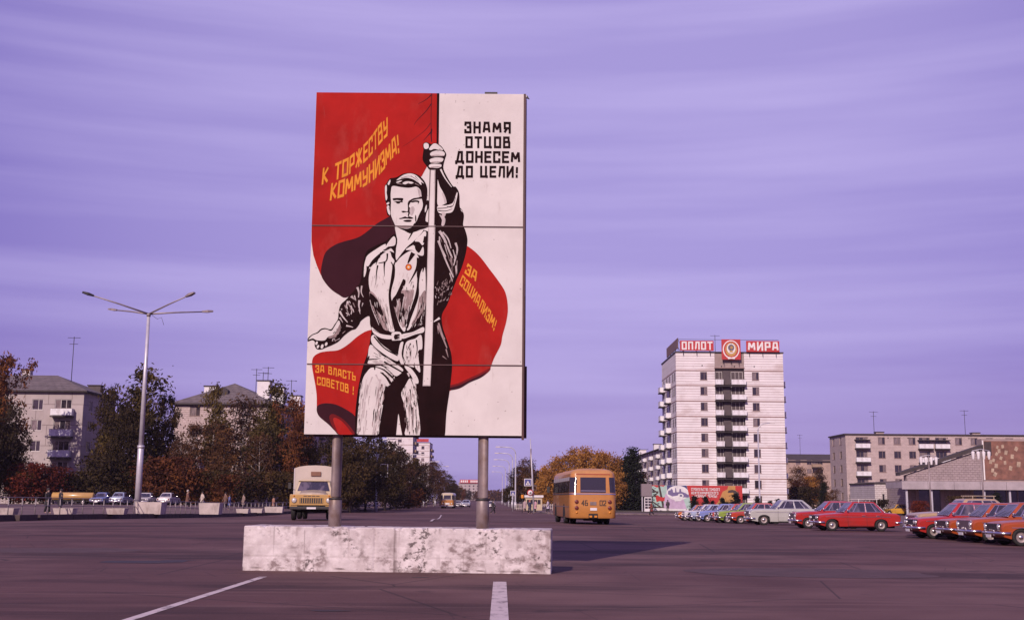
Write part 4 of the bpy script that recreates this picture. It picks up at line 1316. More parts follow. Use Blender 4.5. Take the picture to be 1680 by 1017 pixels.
# sign along the street side of the roof, seen edge on
sl = thing('roof_sign', 'red roof sign seen at a slant along the tower side', 'sign', (TX0 + .5, TY + .3, TZ0 + TH + .4))
MB().bbox(-.06, .06, .4, 15.5, .5, 2.4, .02).build('panel', mat('sign_back', (0.20, 0.11, 0.11), .8, .2, 1), sl)
for k in range(5):
    b = MB()
    b.tube([(.1, .6 + 3.5 * k, -.2), (.1, .6 + 3.5 * k, 2.5)], .05, 6)
    b.tube([(.1, .6 + 3.5 * k, 2.2), (1.3, .6 + 3.5 * k, -.2)], .04, 6)
    b.build('support_frame', dark, sl)
b = MB()
rl0 = thing('roof_cable', 'thin dark cable strung along the top of the roof signs', 'cable', (TX0, TY - .4, TZ0 + TH))
for z in (2.45,):
    b.tube([(.2, 0, z), (TW * .5, 0, z - .06), (TW - .8, 0, z - .02)], .035, 6)
b.build('cable', dark, rl0)

def slab_house(name, label, loc, W, D, floors, m, win_us, balc_us, H=None, a=0.0, roof='flat', side_us=(), sh=2.8, bm_=None, tr=None, ridge=3.2, rmat=None, right_us=(), right_balc=(), full=True, base=1.2, wsz=(1.5, 1.45)):
    """long panel block; front faces -y of its own frame"""
    bm_ = bm_ or balc_w
    tr = tr or trim
    H = H or floors * sh + base
    r_ = thing(name, label, 'building', loc, a)
    w_, h_ = wsz
    zr = [base + .85 + i * sh for i in range(floors)]
    holes = [(u, u + w_, z, z + h_) for z in zr for u in win_us] + [(u + .2, u + 2.5, z - .6, z + h_) for z in zr for u in balc_us]
    b = MB()
    wall_with_holes(b, W, H, holes, MF)
    b.build('wall', m, r_)
    MLs = fxf((0, D, 0), -math.pi / 2)
    MRs = fxf((W, 0, 0), math.pi / 2)
    shl = [(u, u + w_, z, z + h_) for z in zr for u in side_us]
    b = MB()
    wall_with_holes(b, D, H, shl, MLs)
    b.build('wall', m, r_)
    shr = [(u, u + w_, z, z + h_) for z in zr for u in right_us] + [(u + .2, u + 2.5, z - .6, z + h_) for z in zr for u in right_balc]
    b = MB()
    wall_with_holes(b, D, H, shr, MRs)
    b.build('wall', m, r_)
    MB().add([(0, D, 0), (W, D, 0), (W, D, H), (0, D, H)], [(3, 2, 1, 0)]).build('wall', m, r_)
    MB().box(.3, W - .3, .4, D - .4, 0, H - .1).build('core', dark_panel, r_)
    for h in holes:
        window(r_, MF, h[0], h[2], h[1] - h[0], h[3] - h[2], tr, 'three' if h[1] - h[0] > 2 else 'two', full)
    for h in shl:
        window(r_, MLs, h[0], h[2], w_, h_, tr, 'two', False)
    for h in shr:
        window(r_, MRs, h[0], h[2], h[1] - h[0], h[3] - h[2], tr, 'two', False)
    for i, z in enumerate(zr):
        if i == 0:
            continue
        for u in balc_us:
            balcony(r_, MF, u, z - .85, 2.9, .9, 1.0, bm_)
        for u in right_balc:
            balcony(r_, MRs, u, z - .85, 2.9, .9, 1.0, bm_)
    if roof == 'flat':
        MB().box(-.25, W + .25, -.25, D + .25, H + .002, H + .28).build('roof', roof_dk, r_)
    else:
        e = .55
        rv = [(-e, -e, H), (W + e, -e, H), (W + e, D + e, H), (-e, D + e, H)]
        if W >= D:
            hp = D * .5 if roof == 'hip' else 0
            rv += [(hp, D / 2, H + ridge), (W - hp, D / 2, H + ridge)]
            ff = [(0, 1, 5, 4), (2, 3, 4, 5), (3, 0, 4), (1, 2, 5)]
        else:
            hp = W * .5 if roof == 'hip' else 0
            rv += [(W / 2, hp, H + ridge), (W / 2, D - hp, H + ridge)]
            ff = [(1, 2, 5, 4), (3, 0, 4, 5), (0, 1, 4), (2, 3, 5)]
        MB().add(rv, ff + [(3, 2, 1, 0)]).build('roof', rmat or slate, r_)
        MB().box(-e, W + e, -e - .03, D + e, H - .22, H - .003).build('eaves', roof_dk, r_)
    return r_, H

# --- left: two five-storey houses with slate roofs
X1 = gx(127, 158)
hA, HA = slab_house('apartment_house', 'pale five-storey house with slate hip roof and a column of balconies, far left', (X1 - 40, 158, -.35), 40, 12.5, 5, panel_w, (13, 22.5, 28, 33.0), (17, 35.9), roof='hip', ridge=2.7, right_us=(2.0, 8.0), H=15.9, tr=trim_w)
antenna(hA, 36.2, 5, 17.6, 6.4)
chimney(hA, 29.0, 7.2, 17.9, 1.2, 1.0, 1.5)
chimney(hA, 45 - 6.5, 8.4, 16.2, 1.8, 1.2, 1.1, dark_panel)
chimney(hA, 24.0, 7.2, 17.9, 1.2, 1.0, 1.5)
XB0, XB1 = gx(279, 168), gx(437, 168)
hB, HB = slab_house('apartment_house', 'pinkish five-storey house with peaked slate roof and white chimneys behind autumn trees', (XB0, 168, -.35), XB1 - XB0, 72, 5, brick_pk, (2.2, 9.6), (), roof='hip', ridge=3.6, right_us=(7, 18, 29, 40, 51, 62), right_balc=(3, 12, 22, 33, 44, 55, 66), H=15.1, bm_=balc_b)
for y_, x_ in ((3.4, 1.9), ):
    chimney(hB, x_ + 1.6, 6.5, 16.6, 1.9, 1.2, 1.5, white_p)
for y_ in (8, 19, 34, 50):
    chimney(hB, (XB1 - XB0) - 2.6, y_, 16.4, 1.9, 1.9, 2.7, white_p)
for x_, y_, h_ in ((7.2, 20, 5.2), (9.6, 14, 4.0), (11.2, 10, 4.4), (12.2, 24, 3.8)):
    antenna(hB, x_, y_, 17.2, h_, bars=2 if h_ > 4.1 else 1)
b = MB()
b.prism([(5.2, 16.2), (7.0, 16.2), (6.9, 17.3), (6.1, 17.8), (5.3, 17.3)], 2.6, 5.5)
b.build('dormer', roof_dk, hB)

# --- far left along the avenue: two white towers above the trees
def far_tower(label, px0, px1, Y, H, side_d, sign=False):
    x0, x1 = gx(px0, Y), gx(px1, Y)
    rows_ = [2.2 + i * 2.85 for i in range(int((H - 2) / 2.85))]
    r_ = thing('tower_block', label, 'building', (x0, Y, -.4))
    W = x1 - x0
    us = (W * .5 - .7,) if W < 12 else (W * .28, W * .62)
    hs = [(u, u + 1.4, z, z + 1.5) for z in rows_ for u in us]
    b = MB()
    wall_with_holes(b, W, H, hs, MF)
    b.build('wall', tower_w, r_)
    MRs = fxf((W, 0, 0), math.pi / 2)
    hr = [(u, u + 2.4, z, z + 1.6) for z in rows_ for u in (2, side_d * .6)]
    b = MB()
    wall_with_holes(b, side_d, H, hr, MRs)
    b.build('wall', tower_w, r_)
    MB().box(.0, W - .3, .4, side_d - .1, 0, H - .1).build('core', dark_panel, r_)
    MB().box(-.1, W + .1, -.1, side_d, H + .002, H + .3).build('roof', roof_dk, r_)
    for z in rows_[-7:]:
        for u in us:
            window(r_, MF, u, z, 1.4, 1.5, trim, 'two', False)
        for u in (2, side_d * .6):
            window(r_, MRs, u, z, 2.4, 1.6, trim, 'two', False)
            balcony(r_, MRs, u - .4, z - .8, 3.2, 1.1, 1.0, balc_b)
    for z in rows_[-7:]:
        MB().box(-.04, W + .04, -.06, -.001, z + 1.8, z + 2.0).build('belt_course', band_m, r_)
    if sign:
        MB().bbox(.2, W - .6, .1, .3, H + .5, H + 2.0, .03).build('sign_panel', sign_red, r_)
    return r_
far_tower('white tower showing under the board, nearer of the two along the avenue', 632, 675.5, 430, 29.5, 18)
far_tower('smaller white tower with a red rooftop sign beyond the left tree row', 681, 703.5, 560, 28.0, 20, True)
eb, _ = slab_house('apartment_house', 'distant pale block with rooftop lettering closing the end of the avenue', (gx(752, 1150), 1150, -.4), 24, 14, 6, panel_w, (2, 6, 10, 14, 18), (), H=16.0, full=False)
es = thing('roof_sign', 'tiny red and white lettered sign on the roof at the avenue end', 'sign', (gx(754, 1149), 1149, 15.75))
MB().bbox(0, 18, 0, .4, .6, 4.0, .05).build('panel', sign_red, es)
for k in range(9):
    if k in (4,):
        continue
    MB().box(.9 + k * 1.9, 2.2 + k * 1.9, -.1, -.01, 1.2, 3.4).build('letter', sign_white, es)
for q in (1, 6, 12, 17):
    MB().tube([(q, .2, 0), (q, .2, .6)], .08, 6).build('support_frame', dark, es)

# --- right side
XR = 38.5
hC, HC = slab_house('apartment_house', 'five-storey house with many white balconies running away behind the tower', (XR, 268, -.35), 13, 150, 5, panel_w, (3, 8), (), H=14.9, roof='gable', ridge=2.0,
                    side_us=tuple(range(4, 148, 6)), rmat=roof_dk)
MLc = fxf((0, 150, 0), -math.pi / 2)
for i in range(1, 5):
    for u in range(24, 148, 15):
        balcony(hC, MLc, u, 1.2 + i * 2.8, 2.9, 1.0, 1.0, balc_w)
for y_ in (8, 30, 62, 100):
    chimney(hC, 3.0, y_, 14.9, 2.2, 2.4, 2.4, white_p)
antenna(hC, 3, 20, 15.5, 5)
XD0 = gx(1391, 240)
hD, HD = slab_house('apartment_house', 'long flat-roofed pinkish brick house with white balconies at right', (XD0, 240, -.3), 62, 12, 5, brick_pk,
                    (6.7, 9.9, 13.0, 22.6, 25.8, 29.0, 33, 37, 41, 53, 57), (1.9, 14.9, 18.3, 45, 48.6), side_us=(2.2, 7.6), H=15.3, wsz=(1.45, 1.5), sh=2.83, tr=trim)
for i, (u, w) in enumerate(((1.9, 2.9), (14.9, 6.3), (45, 6.5))):
    MB().box(u - .1, u + w + .1, -1.0, -.002, 14.2, 14.36).build('balcony_roof', roof_dk, hD)
for u in (4.5, 8.8, 12.9, 17, 21, 25.5, 30, 34.5):
    MB().tube([(u, .05, 14.75), (u, -.02, 14.75)], .13, 8).build('vent', dark, hD)
antenna(hD, gx(1439, 244) - XD0, 4, 15.5, 5.0)
antenna(hD, gx(1590, 244) - XD0, 4, 15.5, 5.4)
for px_ in (1447, 1606):
    chimney(hD, gx(px_, 243) - XD0, 3, 15.55, 1.6, 1.3, .45, brick_pk)
hE, HE = slab_house('apartment_house', 'old brown five-storey house seen between the tower and the brick house', (gx(1292, 370), 370, -.4), 40, 13, 5, brown_w, (3, 6.5, 10, 14, 18, 22), (8, 26), H=14.4, roof='gable', ridge=2.4, full=False, rmat=roof_dk, bm_=balc_b)
antenna(hE, 6, 6, 15, 8)

# --- cinema with the sloping roof, canopy and mosaic
CY = 150.0
canopy_m = mat('canopy_concrete', (0.40, 0.335, 0.36), .85, .15, .7)
def cx_(px):
    return gx(px, CY)
CX0, CX1 = cx_(1511), cx_(1511) + 40
cz = -.31
cin = thing('cinema_hall', 'low grey brick hall with a wedge roof and long concrete canopy', 'building', (0, CY, cz))
def czz(py, Y=CY, px=1580):
    return at(px, py, Y).z - cz
zc0, zc1 = czz(803), czz(789.5)
wedge = [(CX0, zc1 - .5), (cx_(1641), zc1 - .5), (cx_(1641), czz(736)), (CX0, czz(778.5))]
b = MB()
b.prism(wedge, 5.0, 6.2)
b.build('wall', brick_gy, cin)
b = MB()
a0, a1 = Vector((CX0 - 1.0, 0, czz(779.5))), Vector((cx_(1641) + .1, 0, czz(733)))
b.prism([(a0.x, a0.z), (a1.x, a1.z), (a1.x, a1.z + .55), (a0.x, a0.z + .42)], 4.6, 6.4)
b.build('roof', roof_dk, cin)
MB().box(CX0 + .5, cx_(1641), 6.41, 30, 0, zc1 + .2).build('hall_body', brick_gy, cin)
b = MB()
b.box(cx_(1641.5), cx_(1641.5) + 24, 4.95, 6.6, zc1 - .5, czz(716))
b.build('stage_wall', pink_conc, cin)
b = MB()
nseg = 10
cxs = cx_(1481)
for k in range(nseg):
    x0, x1 = cxs + 3.35 * k, cxs + 3.35 * k + 3.31
    MB().bbox(x0, x1, -.05, .20, zc0, zc1, .02).build('canopy_fascia', canopy_m, cin)
b.box(cxs, cxs + 33.5, .21, 6.5, zc0 + .15, zc1 - .12)
b.build('canopy', canopy_m, cin)
for px_ in (1490, 1531, 1618, 1660):
    x = cx_(px_)
    MB().bbox(x - .12, x + .12, .35, .6, -.05, zc0 + .16, .02).build('canopy_post', galv, cin)
# recessed front: vertical boards and tall panes
x = cxs + 2.2
k = 0
while x < cxs + 33:
    w = 1.45
    if k % 5 in (1, 2) or x > cx_(1620):
        MB().box(x, x + w - .12, 4.4, 4.5, .4, zc0 + .1).build('pane', glass, cin)
        MB().box(x + w - .12, x + w, 4.3, 4.55, 0, zc0 + .1).build('mullion', steel, cin)
    else:
        for j in range(3):
            MB().box(x + j * .48, x + j * .48 + .45, 4.3 + .03 * (j % 2), 4.5, 0, zc0 + .1).build('cladding_board', brick_gy if j % 2 else pink_conc, cin)
    x += w
    k += 1
MB().box(cxs + 2.2, cxs + 33.4, 4.56, 5.0, -.1, zc0 + .1).build('inner_wall', dark_panel, cin)
# white brick annex with two slit windows
an = thing('brick_annex', 'small white brick annex with two narrow slit windows left of the hall', 'building', (gx(1436, 165), 165, -.31))
AW = gx(1486, 165) - gx(1436, 165)
AH = at(1450, 793.5, 165).z + .31
s0, s1 = gx(1447.5, 165) - an.location.x, gx(1456.5, 165) - an.location.x
hs = [(s0, s0 + .45, .9, 2.9), (s1, s1 + .45, .9, 2.9)]
b = MB()
wall_with_holes(b, AW, AH, hs, MF, .3)
wall_with_holes(b, 12, AH, [], fxf((0, 12, 0), -math.pi / 2))
b.build('wall', brick_wh, an)
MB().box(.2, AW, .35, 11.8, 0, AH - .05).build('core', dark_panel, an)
MB().box(-.15, AW + .1, -.15, 12, AH + .002, AH + .2).build('roof', roof_dk, an)
for u in (s0, s1):
    window(an, MF, u, .9, .45, 2.0, trim_w, 'one', False)
MB().bbox(gx(1464, 165) - an.location.x, AW + .03, -.10, -.003, 0, AH - .1, .01).build('white_pier', brick_wh, an)
# mosaic panel on the stage wall
MX0, MX1 = cx_(1643), cx_(1643) + 7.5
mz0, mz1 = czz(785), czz(719.5)
mo = thing('mosaic_panel', 'tall brown mosaic panel with pale diamond shapes on the hall, at right edge', 'mosaic', (MX0, CY + 4.9, cz + mz0))
mh = mz1 - mz0
mb_ = mat('mosaic_brown', (0.20, 0.085, 0.06), .7, .35, 1.2)
mc_ = mat('mosaic_cream', (0.40, 0.29, 0.21), .7, .3, 2)
md_ = mat('mosaic_dark', (0.05, 0.03, 0.03), .7, .2, 2)
MB().bbox(0, 7.5, -.08, 0.0, 0, mh, .02).build('ground', mb_, mo)
MB().bbox(-.1, .06, -.14, 0.0, -.05, mh + .05, .01).build('edge_strip', sign_white, mo)
MB().box(.15, 1.1, -.10, -.081, mh * .62, mh - .1).build('dark_field', md_, mo)
rr = random.Random(3)
for (u, v, s_) in ((.55, .60, .3), (.9, .46, .45), (1.3, .50, .4), (1.6, .36, .5), (1.1, .24, .45), (1.4, .14, .5), (1.75, .66, .4), (2.1, .74, .45), (2.3, .56, .4), (1.9, .84, .35), (2.6, .86, .4), (3.0, .70, .5), (2.8, .44, .4), (3.5, .3, .5), (3.8, .6, .5), (4.4, .8, .5), (4.6, .4, .6)):
    a_ = rr.uniform(-.5, .3)
    P = [(u + s_ * .8 * (ca * math.cos(a_) - sa * math.sin(a_)) * .6, v * mh + s_ * .8 * (ca * math.sin(a_) + sa * math.cos(a_)) * .75) for ca, sa in ((-1, -.9), (.7, -1), (1, .9), (-.7, 1))]
    MB().prism(P, -.105, -.081).build('tessera', mc_, mo)
# ------------------------------------------------------------------ vehicles
def paintmat(name, c, rough=0.32):
    m = mat(name, c, rough, 0.06, 2.0, coat=0.35)
    overlay(m, tuple(v * .55 + .03 for v in c), 1.6, 0.5, 0.75, (1, 1, 2.2), 0.45, space='Object')
    return m
CARC = {k: paintmat('car_' + k, v) for k, v in dict(red=(0.40, 0.022, 0.018), scarlet=(0.46, 0.050, 0.020), orange=(0.50, 0.130, 0.020), deep_orange=(0.36, 0.066, 0.014), yellow=(0.62, 0.32, 0.035),
        grey=(0.46, 0.44, 0.42), white=(0.62, 0.57, 0.58), blue=(0.20, 0.24, 0.52), pale_blue=(0.38, 0.42, 0.56), green=(0.26, 0.34, 0.06), beige=(0.44, 0.29, 0.17), bus=(0.52, 0.215, 0.055), cream=(0.56, 0.44, 0.30), ochre=(0.52, 0.30, 0.10)).items()}
body_key = mat('car_body', (0.5, 0.5, 0.5), 0.3)
wheel_cache = {}
def wheel(parent, x, y, r, w=0.17, hub=None, dual=False):
    """tyre with rim and hub cap; outside towards the sign of y"""
    k = (r, w, hub.name if hub else '')
    if k not in wheel_cache:
        t = MB()
        M = Matrix.Rotation(-math.pi / 2, 4, 'X')
        t.lathe([(r * .60, -w / 2), (r * .93, -w / 2), (r, -w * .3), (r, w * .3), (r * .93, w / 2), (r * .60, w / 2), (r * .60, -w / 2)], 22, 0, M)
        q = MB()
        q.lathe([(0.001, w * .30), (r * .30, w * .30), (r * .42, w * .22), (r * .56, w * .36), (r * .61, w * .44), (r * .61, -w * .4)], 18, 0, M)
        c = MB()
        c.lathe([(0.001, w * .52), (r * .16, w * .50), (r * .26, w * .40), (r * .27, w * .31)], 14, 0, M)
        wheel_cache[k] = (t.mesh('tyre', black), q.mesh('rim', hub or steel), c.mesh('hub_cap', chrome))
    t, q, c = wheel_cache[k]
    s = 0 if y > 0 else math.pi
    o = link('wheel', t, parent, (x, y, r), s)
    link('rim', q, o)
    link('hub_cap', c, o)
    return o
def car_model(name, p):
    """saloon car, nose towards +x, resting on z=0"""
    L, W, H, wb, r = p['L'], p['W'], p['H'], p['wb'], p['r']
    xf = L / 2
    fo = p['fo']                                     # front overhang
    wx = [xf - fo, xf - fo - wb]
    hood, belt, deck = p['hood'], p['belt'], p['deck']
    ra = r + .055
    cw, cwt, cr, crt = p['ws']                       # screen base/top, rear base/top (x from nose)
    xs_ = [xf - v for v in (cw, cwt, cr, crt)]
    root = link(name, None)
    prof = []
    def arc(cx, a0, a1, n=9):
        for i in range(n + 1):
            a = a0 + (a1 - a0) * i / n
            prof.append((cx + ra * math.cos(a), r + ra * math.sin(a)))
    sill = .23
    aa = math.asin((sill - r) / ra) if abs((sill - r) / ra) < 1 else -.2
    prof.append((-xf + .06, .30))
    arc(wx[1], math.pi - aa, aa)
    arc(wx[0], math.pi - aa, aa)
    prof += [(xf - .07, .30), (xf - .015, .42), (xf - .005, .60), (xf - .03, hood - .12), (xf - .10, hood - .03), (xf - .28, hood + .005), (xf - .8, hood + .045), (xs_[0] + .05, belt - .015), (xs_[0] - .2, belt), (xs_[2] + .15, belt), (xs_[2] - .08, belt - .01), (-xf + .55, deck + .02), (-xf + .16, deck), (-xf + .04, deck - .06), (-xf + .0, deck - .25), (-xf + .02, .45)]
    b = MB()
    lays = [(-W / 2, .06, .10), (-W / 2 + .02, .03, .07), (-W / 2 + .07, .012, .03), (-W / 2 + .20, .0, .006), (0, -.012, -.012)]
    lays = lays + [(-y, a, c) for y, a, c in lays[:-1]][::-1]
    n = len(prof)
    vs_ = []
    for y, dx, dz in lays:
        for x, z in prof:
            up = sstep(.45, .85, z)
            lowr = sstep(.5, .25, z)
            vs_.append((x * (1 - dx / xf * .5), y * (1 - .035 * lowr), z - dz * up))
    fs_ = []
    for k in range(len(lays) - 1):
        for i in range(n):
            j = (i + 1) % n
            fs_.append((k * n + i, k * n + j, (k + 1) * n + j, (k + 1) * n + i))
    b.add(vs_, fs_, 0, True)
    for k in (0, len(lays) - 1):
        pts = vs_[k * n:(k + 1) * n]
        tri = tessellate_polygon([[Vector((x, z, 0)) for x, y, z in pts]])
        b.add(pts, [tuple(t) for t in tri])
    body = b.build('body', body_key, root)
    # cabin: body-coloured pillars and roof
    yb, yt = W / 2 - .075, W / 2 - .235
    zt = H - .06
    ring0 = [(xs_[0], -yb + .05), (xs_[0] - .12, -yb), (xs_[2] + .12, -yb), (xs_[2], -yb + .06), (xs_[2], yb - .06), (xs_[2] + .12, yb), (xs_[0] - .12, yb), (xs_[0], yb - .05)]
    ring1 = [(xs_[1], -yt + .06), (xs_[1] - .10, -yt), (xs_[3] + .10, -yt), (xs_[3], -yt + .07), (xs_[3], yt - .07), (xs_[3] + .10, yt), (xs_[1] - .10, yt), (xs_[1], yt - .06)]
    mid = (xs_[1] + xs_[3]) / 2
    rings = [[(x, y, belt - .03) for x, y in ring0], [(x, y, zt) for x, y in ring1], [(mid + (x - mid) * .93, y * .90, H - .018) for x, y in ring1], [(mid + (x - mid) * .5, y * .5, H) for x, y in ring1]]
    b = MB()
    vv = [v for rg in rings for v in rg]
    ff = []
    for k in range(3):
        for i in range(8):
            j = (i + 1) % 8
            ff.append((k * 8 + i, k * 8 + j, (k + 1) * 8 + j, (k + 1) * 8 + i))
    ff.append(tuple(24 + i for i in range(8)))
    b.add(vv, ff, 0, False)
    cab = b.build('cabin', body_key, root)
    def patch(nm, q0, q1, q2, q3, out, m, inset=(0, 0, 0, 0), trimw=.022, parent=root):
        """glass in the quad q0 q1 (bottom) q2 q3 (top), with a bright surround"""
        q0, q1, q2, q3, out = map(Vector, (q0, q1, q2, q3, out))
        def P(u, v, d):
            return (q0.lerp(q1, u)).lerp(q3.lerp(q2, u), v) + out * d
        l, rt, bt, tp = inset
        def quad(mb, u0, u1, v0, v1, d0, d1):
            vs2 = [P(u, v, d) for d in (d0, d1) for u, v in ((u0, v0), (u1, v0), (u1, v1), (u0, v1))]
            mb.add(vs2, [(4, 5, 6, 7), (0, 4, 7, 3), (1, 2, 6, 5), (0, 1, 5, 4), (3, 7, 6, 2), (3, 2, 1, 0)])
        g_ = MB()
        quad(g_, l, 1 - rt, bt, 1 - tp, -.01, .004)
        o = g_.build(nm, m, parent)
        w_ = (q1 - q0).length
        h_ = (q3 - q0).length
        tu, tv = trimw / w_, trimw / h_
        t_ = MB()
        quad(t_, l - tu, l, bt, 1 - tp, -.01, .012)
        quad(t_, 1 - rt, 1 - rt + tu, bt, 1 - tp, -.01, .012)
        quad(t_, l - tu, 1 - rt + tu, bt - tv, bt, -.01, .013)
        quad(t_, l - tu, 1 - rt + tu, 1 - tp, 1 - tp + tv, -.01, .013)
        t_.build('glass_surround', chrome, o)
        return o
    R0, R1 = rings[0], rings[1]
    z_up = .05
    def lift(v):
        return (v[0], v[1], v[2] + z_up)
    patch('windscreen', lift(R0[0]), lift(R0[7]), R1[7], R1[0], (.85, 0, .5), carglass, (.04, .04, .03, .08))
    patch('rear_window', lift(R0[4]), lift(R0[3]), R1[3], R1[4], (-.85, 0, .5), carglass, (.05, .05, .10, .10))
    for sgn in (-1, 1):
        if sgn < 0:
            A, B_, Cc, D_ = R0[1], R0[2], R1[2], R1[1]
        else:
            A, B_, Cc, D_ = R0[6], R0[5], R1[5], R1[6]
        out = (0, sgn * .97, .2)
        A, B_ = lift(A), lift(B_)
        patch('vent_window', A, B_, Cc, D_, out, carglass, (.03, .845, .03, .07))
        patch('side_window', A, B_, Cc, D_, out, carglass, (.185, .50, .03, .07))
        patch('side_window', A, B_, Cc, D_, out, carglass, (.545, .20, .03, .07))
        patch('quarter_window', A, B_, Cc, D_, out, carglass, (.83, .05, .03, .07))
        # door seams, handles, side moulding
        ys = sgn * (W / 2 + .001)
        lx = xs_[0] - .12
        seam = MB()
        for x in (lx - .02, (xs_[0] + xs_[2]) / 2 - .06, xs_[2] + .22):
            seam.box(x - .006, x + .006, ys - .004, ys + .004, .27, belt - .12)
        seam.box(xs_[2] + .22, lx - .02, ys - .004, ys + .004, .262, .272)
        seam.build('door_seam', dark, root)['kind'] = 'stuff'
        for x in ((xs_[0] + xs_[2]) / 2 + .02, xs_[2] + .32):
            MB().bbox(x, x + .16, ys - .01, ys + .03, belt - .175, belt - .145, .006).build('door_handle', chrome, root)
        MB().box(-xf + .5, xf - .35, ys - .006, ys + .010, p['mould'], p['mould'] + .02).build('side_moulding', chrome, root)
    # front
    gz0, gz1 = p['grille']
    MB().bbox(xf - .05, xf + .010, -W * .42, W * .42, gz0, gz1, .012).build('grille', p.get('grille_mat', dark), root)
    gb = MB()
    for k in range(1, 5):
        z = gz0 + (gz1 - gz0) * k / 5
        gb.box(xf + .011, xf + .018, -W * .28, W * .28, z - .005, z + .005)
    gb.box(xf + .0105, xf + .016, -W * .42, W * .42, gz1 - .018, gz1 - .002)
    gb.box(xf + .0105, xf + .016, -W * .42, W * .42, gz0 + .002, gz0 + .016)
    o = gb.build('grille_bars', chrome, root)
    o['kind'] = 'stuff'
    zc_ = (gz0 + gz1) / 2
    for y in p['lamps']:
        M = Matrix.Translation((xf + .008, y, zc_)) @ Matrix.Rotation(math.pi / 2, 4, 'Y')
        hb = MB()
        hb.lathe([(p['lr'] * 1.16, 0), (p['lr'] * 1.16, .025), (p['lr'], .03)], 16, 0, M)
        ho = hb.build('headlight', chrome, root)
        hb = MB()
        hb.lathe([(p['lr'], .028), (p['lr'] * .7, .042), (.001, .05)], 16, 0, M)
        hb.build('lens', lampglass, ho)
    for s in (-1, 1):
        MB().bbox(xf - .04, xf + .02, s * W * .38 - .10, s * W * .38 + .10, gz0 - .13, gz0 - .07, .012).build('indicator', orangelamp, root)
        MB().bbox(-xf - .02, -xf + .05, s * W * .40 - .07, s * W * .40 + .07, deck - .32, deck - .10, .012).build('tail_lamp', redlamp, root)
        MB().bbox(xs_[0] - .18, xs_[0] - .10, s * (yb + .09) - .06, s * (yb + .09) + .06, belt + .06, belt + .14, .015).build('wing_mirror', chrome, root)
    # bumpers with over-riders
    for sx, nm in ((1, 'front_bumper'), (-1, 'rear_bumper')):
        bb = MB()
        pts = [(sx * (xf - .30), -W / 2 - .01, .42), (sx * (xf - .02), -W / 2 + .02, .42), (sx * (xf + .07), -W / 2 + .16, .42), (sx * (xf + .085), 0, .42), (sx * (xf + .07), W / 2 - .16, .42), (sx * (xf - .02), W / 2 - .02, .42), (sx * (xf - .30), W / 2 + .01, .42)]
        bb.tube(pts, .055, 8)
        bo = bb.build(nm, chrome, root)
        for y in (-.38, .38):
            MB().bbox(sx * (xf + .09) - .03, sx * (xf + .09) + .035, y - .035, y + .035, .33, .53, .015).build('over_rider', chrome, bo)
    MB().bbox(xf + .135, xf + .15, -.22, .22, .27, .37, .004).build('number_plate', white_p, root)
    MB().box(-xf + .25, xf - .25, -W / 2 + .22, W / 2 - .22, .16, .31).build('underbody', black, root)
    for x in wx:
        MB().box(x - ra + .02, x + ra - .02, -W / 2 + .23, W / 2 - .23, .2, r + ra + .02).build('wheel_well', black, root)
        for s in (-1, 1):
            wheel(root, x, s * (W / 2 - .115), r, p.get('tw', .165), p.get('hub'))
    # wiper pair
    wp = MB()
    for y in (-.35, .2):
        wp.tube([(xs_[0] + .05, y, belt + .02), (xs_[0] - .16, y + .42, belt + .22)], .008, 5)
    o = wp.build('wipers', dark, root)
    o['kind'] = 'stuff'
    return root
hubm = mat('wheel_paint', (0.30, 0.235, 0.23), 0.5, 0.2, 6, metal=0.2)
base = dict(L=4.05, W=1.61, H=1.43, wb=2.42, r=.295, fo=.66, hood=.80, belt=.90, deck=.86, ws=(1.30, 1.76, 3.32, 2.90), mould=.60, grille=(.52, .74), lamps=(-.58, .58), lr=.09, hub=hubm)
car_zh = car_model('saloon_car', base)
car_tw = car_model('saloon_car', dict(base, lamps=(-.63, -.45, .45, .63), lr=.07, mould=.68, grille=(.53, .75)))
car_mo = car_model('saloon_car', dict(base, L=4.12, W=1.56, H=1.46, hood=.86, belt=.93, deck=.90, ws=(1.35, 1.85, 3.40, 2.95), lamps=(-.60, .60), lr=.095, grille=(.50, .80), grille_mat=chrome, mould=.72))
car_vo = car_model('saloon_car', dict(base, L=4.80, W=1.79, H=1.60, wb=2.75, r=.345, fo=.85, hood=.98, belt=1.03, deck=.99, ws=(1.62, 2.10, 4.00, 3.45), lamps=(-.66, .66), lr=.105, grille=(.58, .88), grille_mat=chrome, mould=.80, tw=.19))
USED = {}
RIDX = {}
def place_car(model, color, nose_x, y, label, rz=math.pi, group='cars parked in a row at the right', rack=None):
    Lh = {'zh': 2.025, 'tw': 2.025, 'mo': 2.06, 'vo': 2.40}[model]
    src = {'zh': car_zh, 'tw': car_tw, 'mo': car_mo, 'vo': car_vo}[model]
    x = nose_x + (Lh * (1 if math.cos(rz) < 0 else -1) if abs(math.cos(rz)) > .5 else 0)
    c = copy_tree(src, None, (x, y, zg(x, y) + (lift(x, y) if x < -25 or y > 153 else 0)), rz + random.uniform(-.03, .03), None, {'car_body': CARC[color]})
    tag(c, label, 'car', group)
    if rack:
        rk = MB()
        H_ = {'zh': 1.43, 'tw': 1.43, 'mo': 1.46, 'vo': 1.6}[model]
        for yy in (-.5, -.3, -.1, .1, .3, .5):
            rk.bbox(-1.05, .05, yy - .025, yy + .025, H_ + .10, H_ + .125, .005)
        for xx in (-.95, -.05):
            rk.bbox(xx - .02, xx + .02, -.56, .56, H_ + .07, H_ + .098, .005)
            for yy in (-.54, .54):
                rk.bbox(xx - .015, xx + .015, yy - .015, yy + .015, H_ - .09, H_ + .075, .004)
        rk.build('roof_rack', rack, c)
    return c
wood = mat('pale_wood', (0.42, 0.32, 0.25), .7, .2, 4)
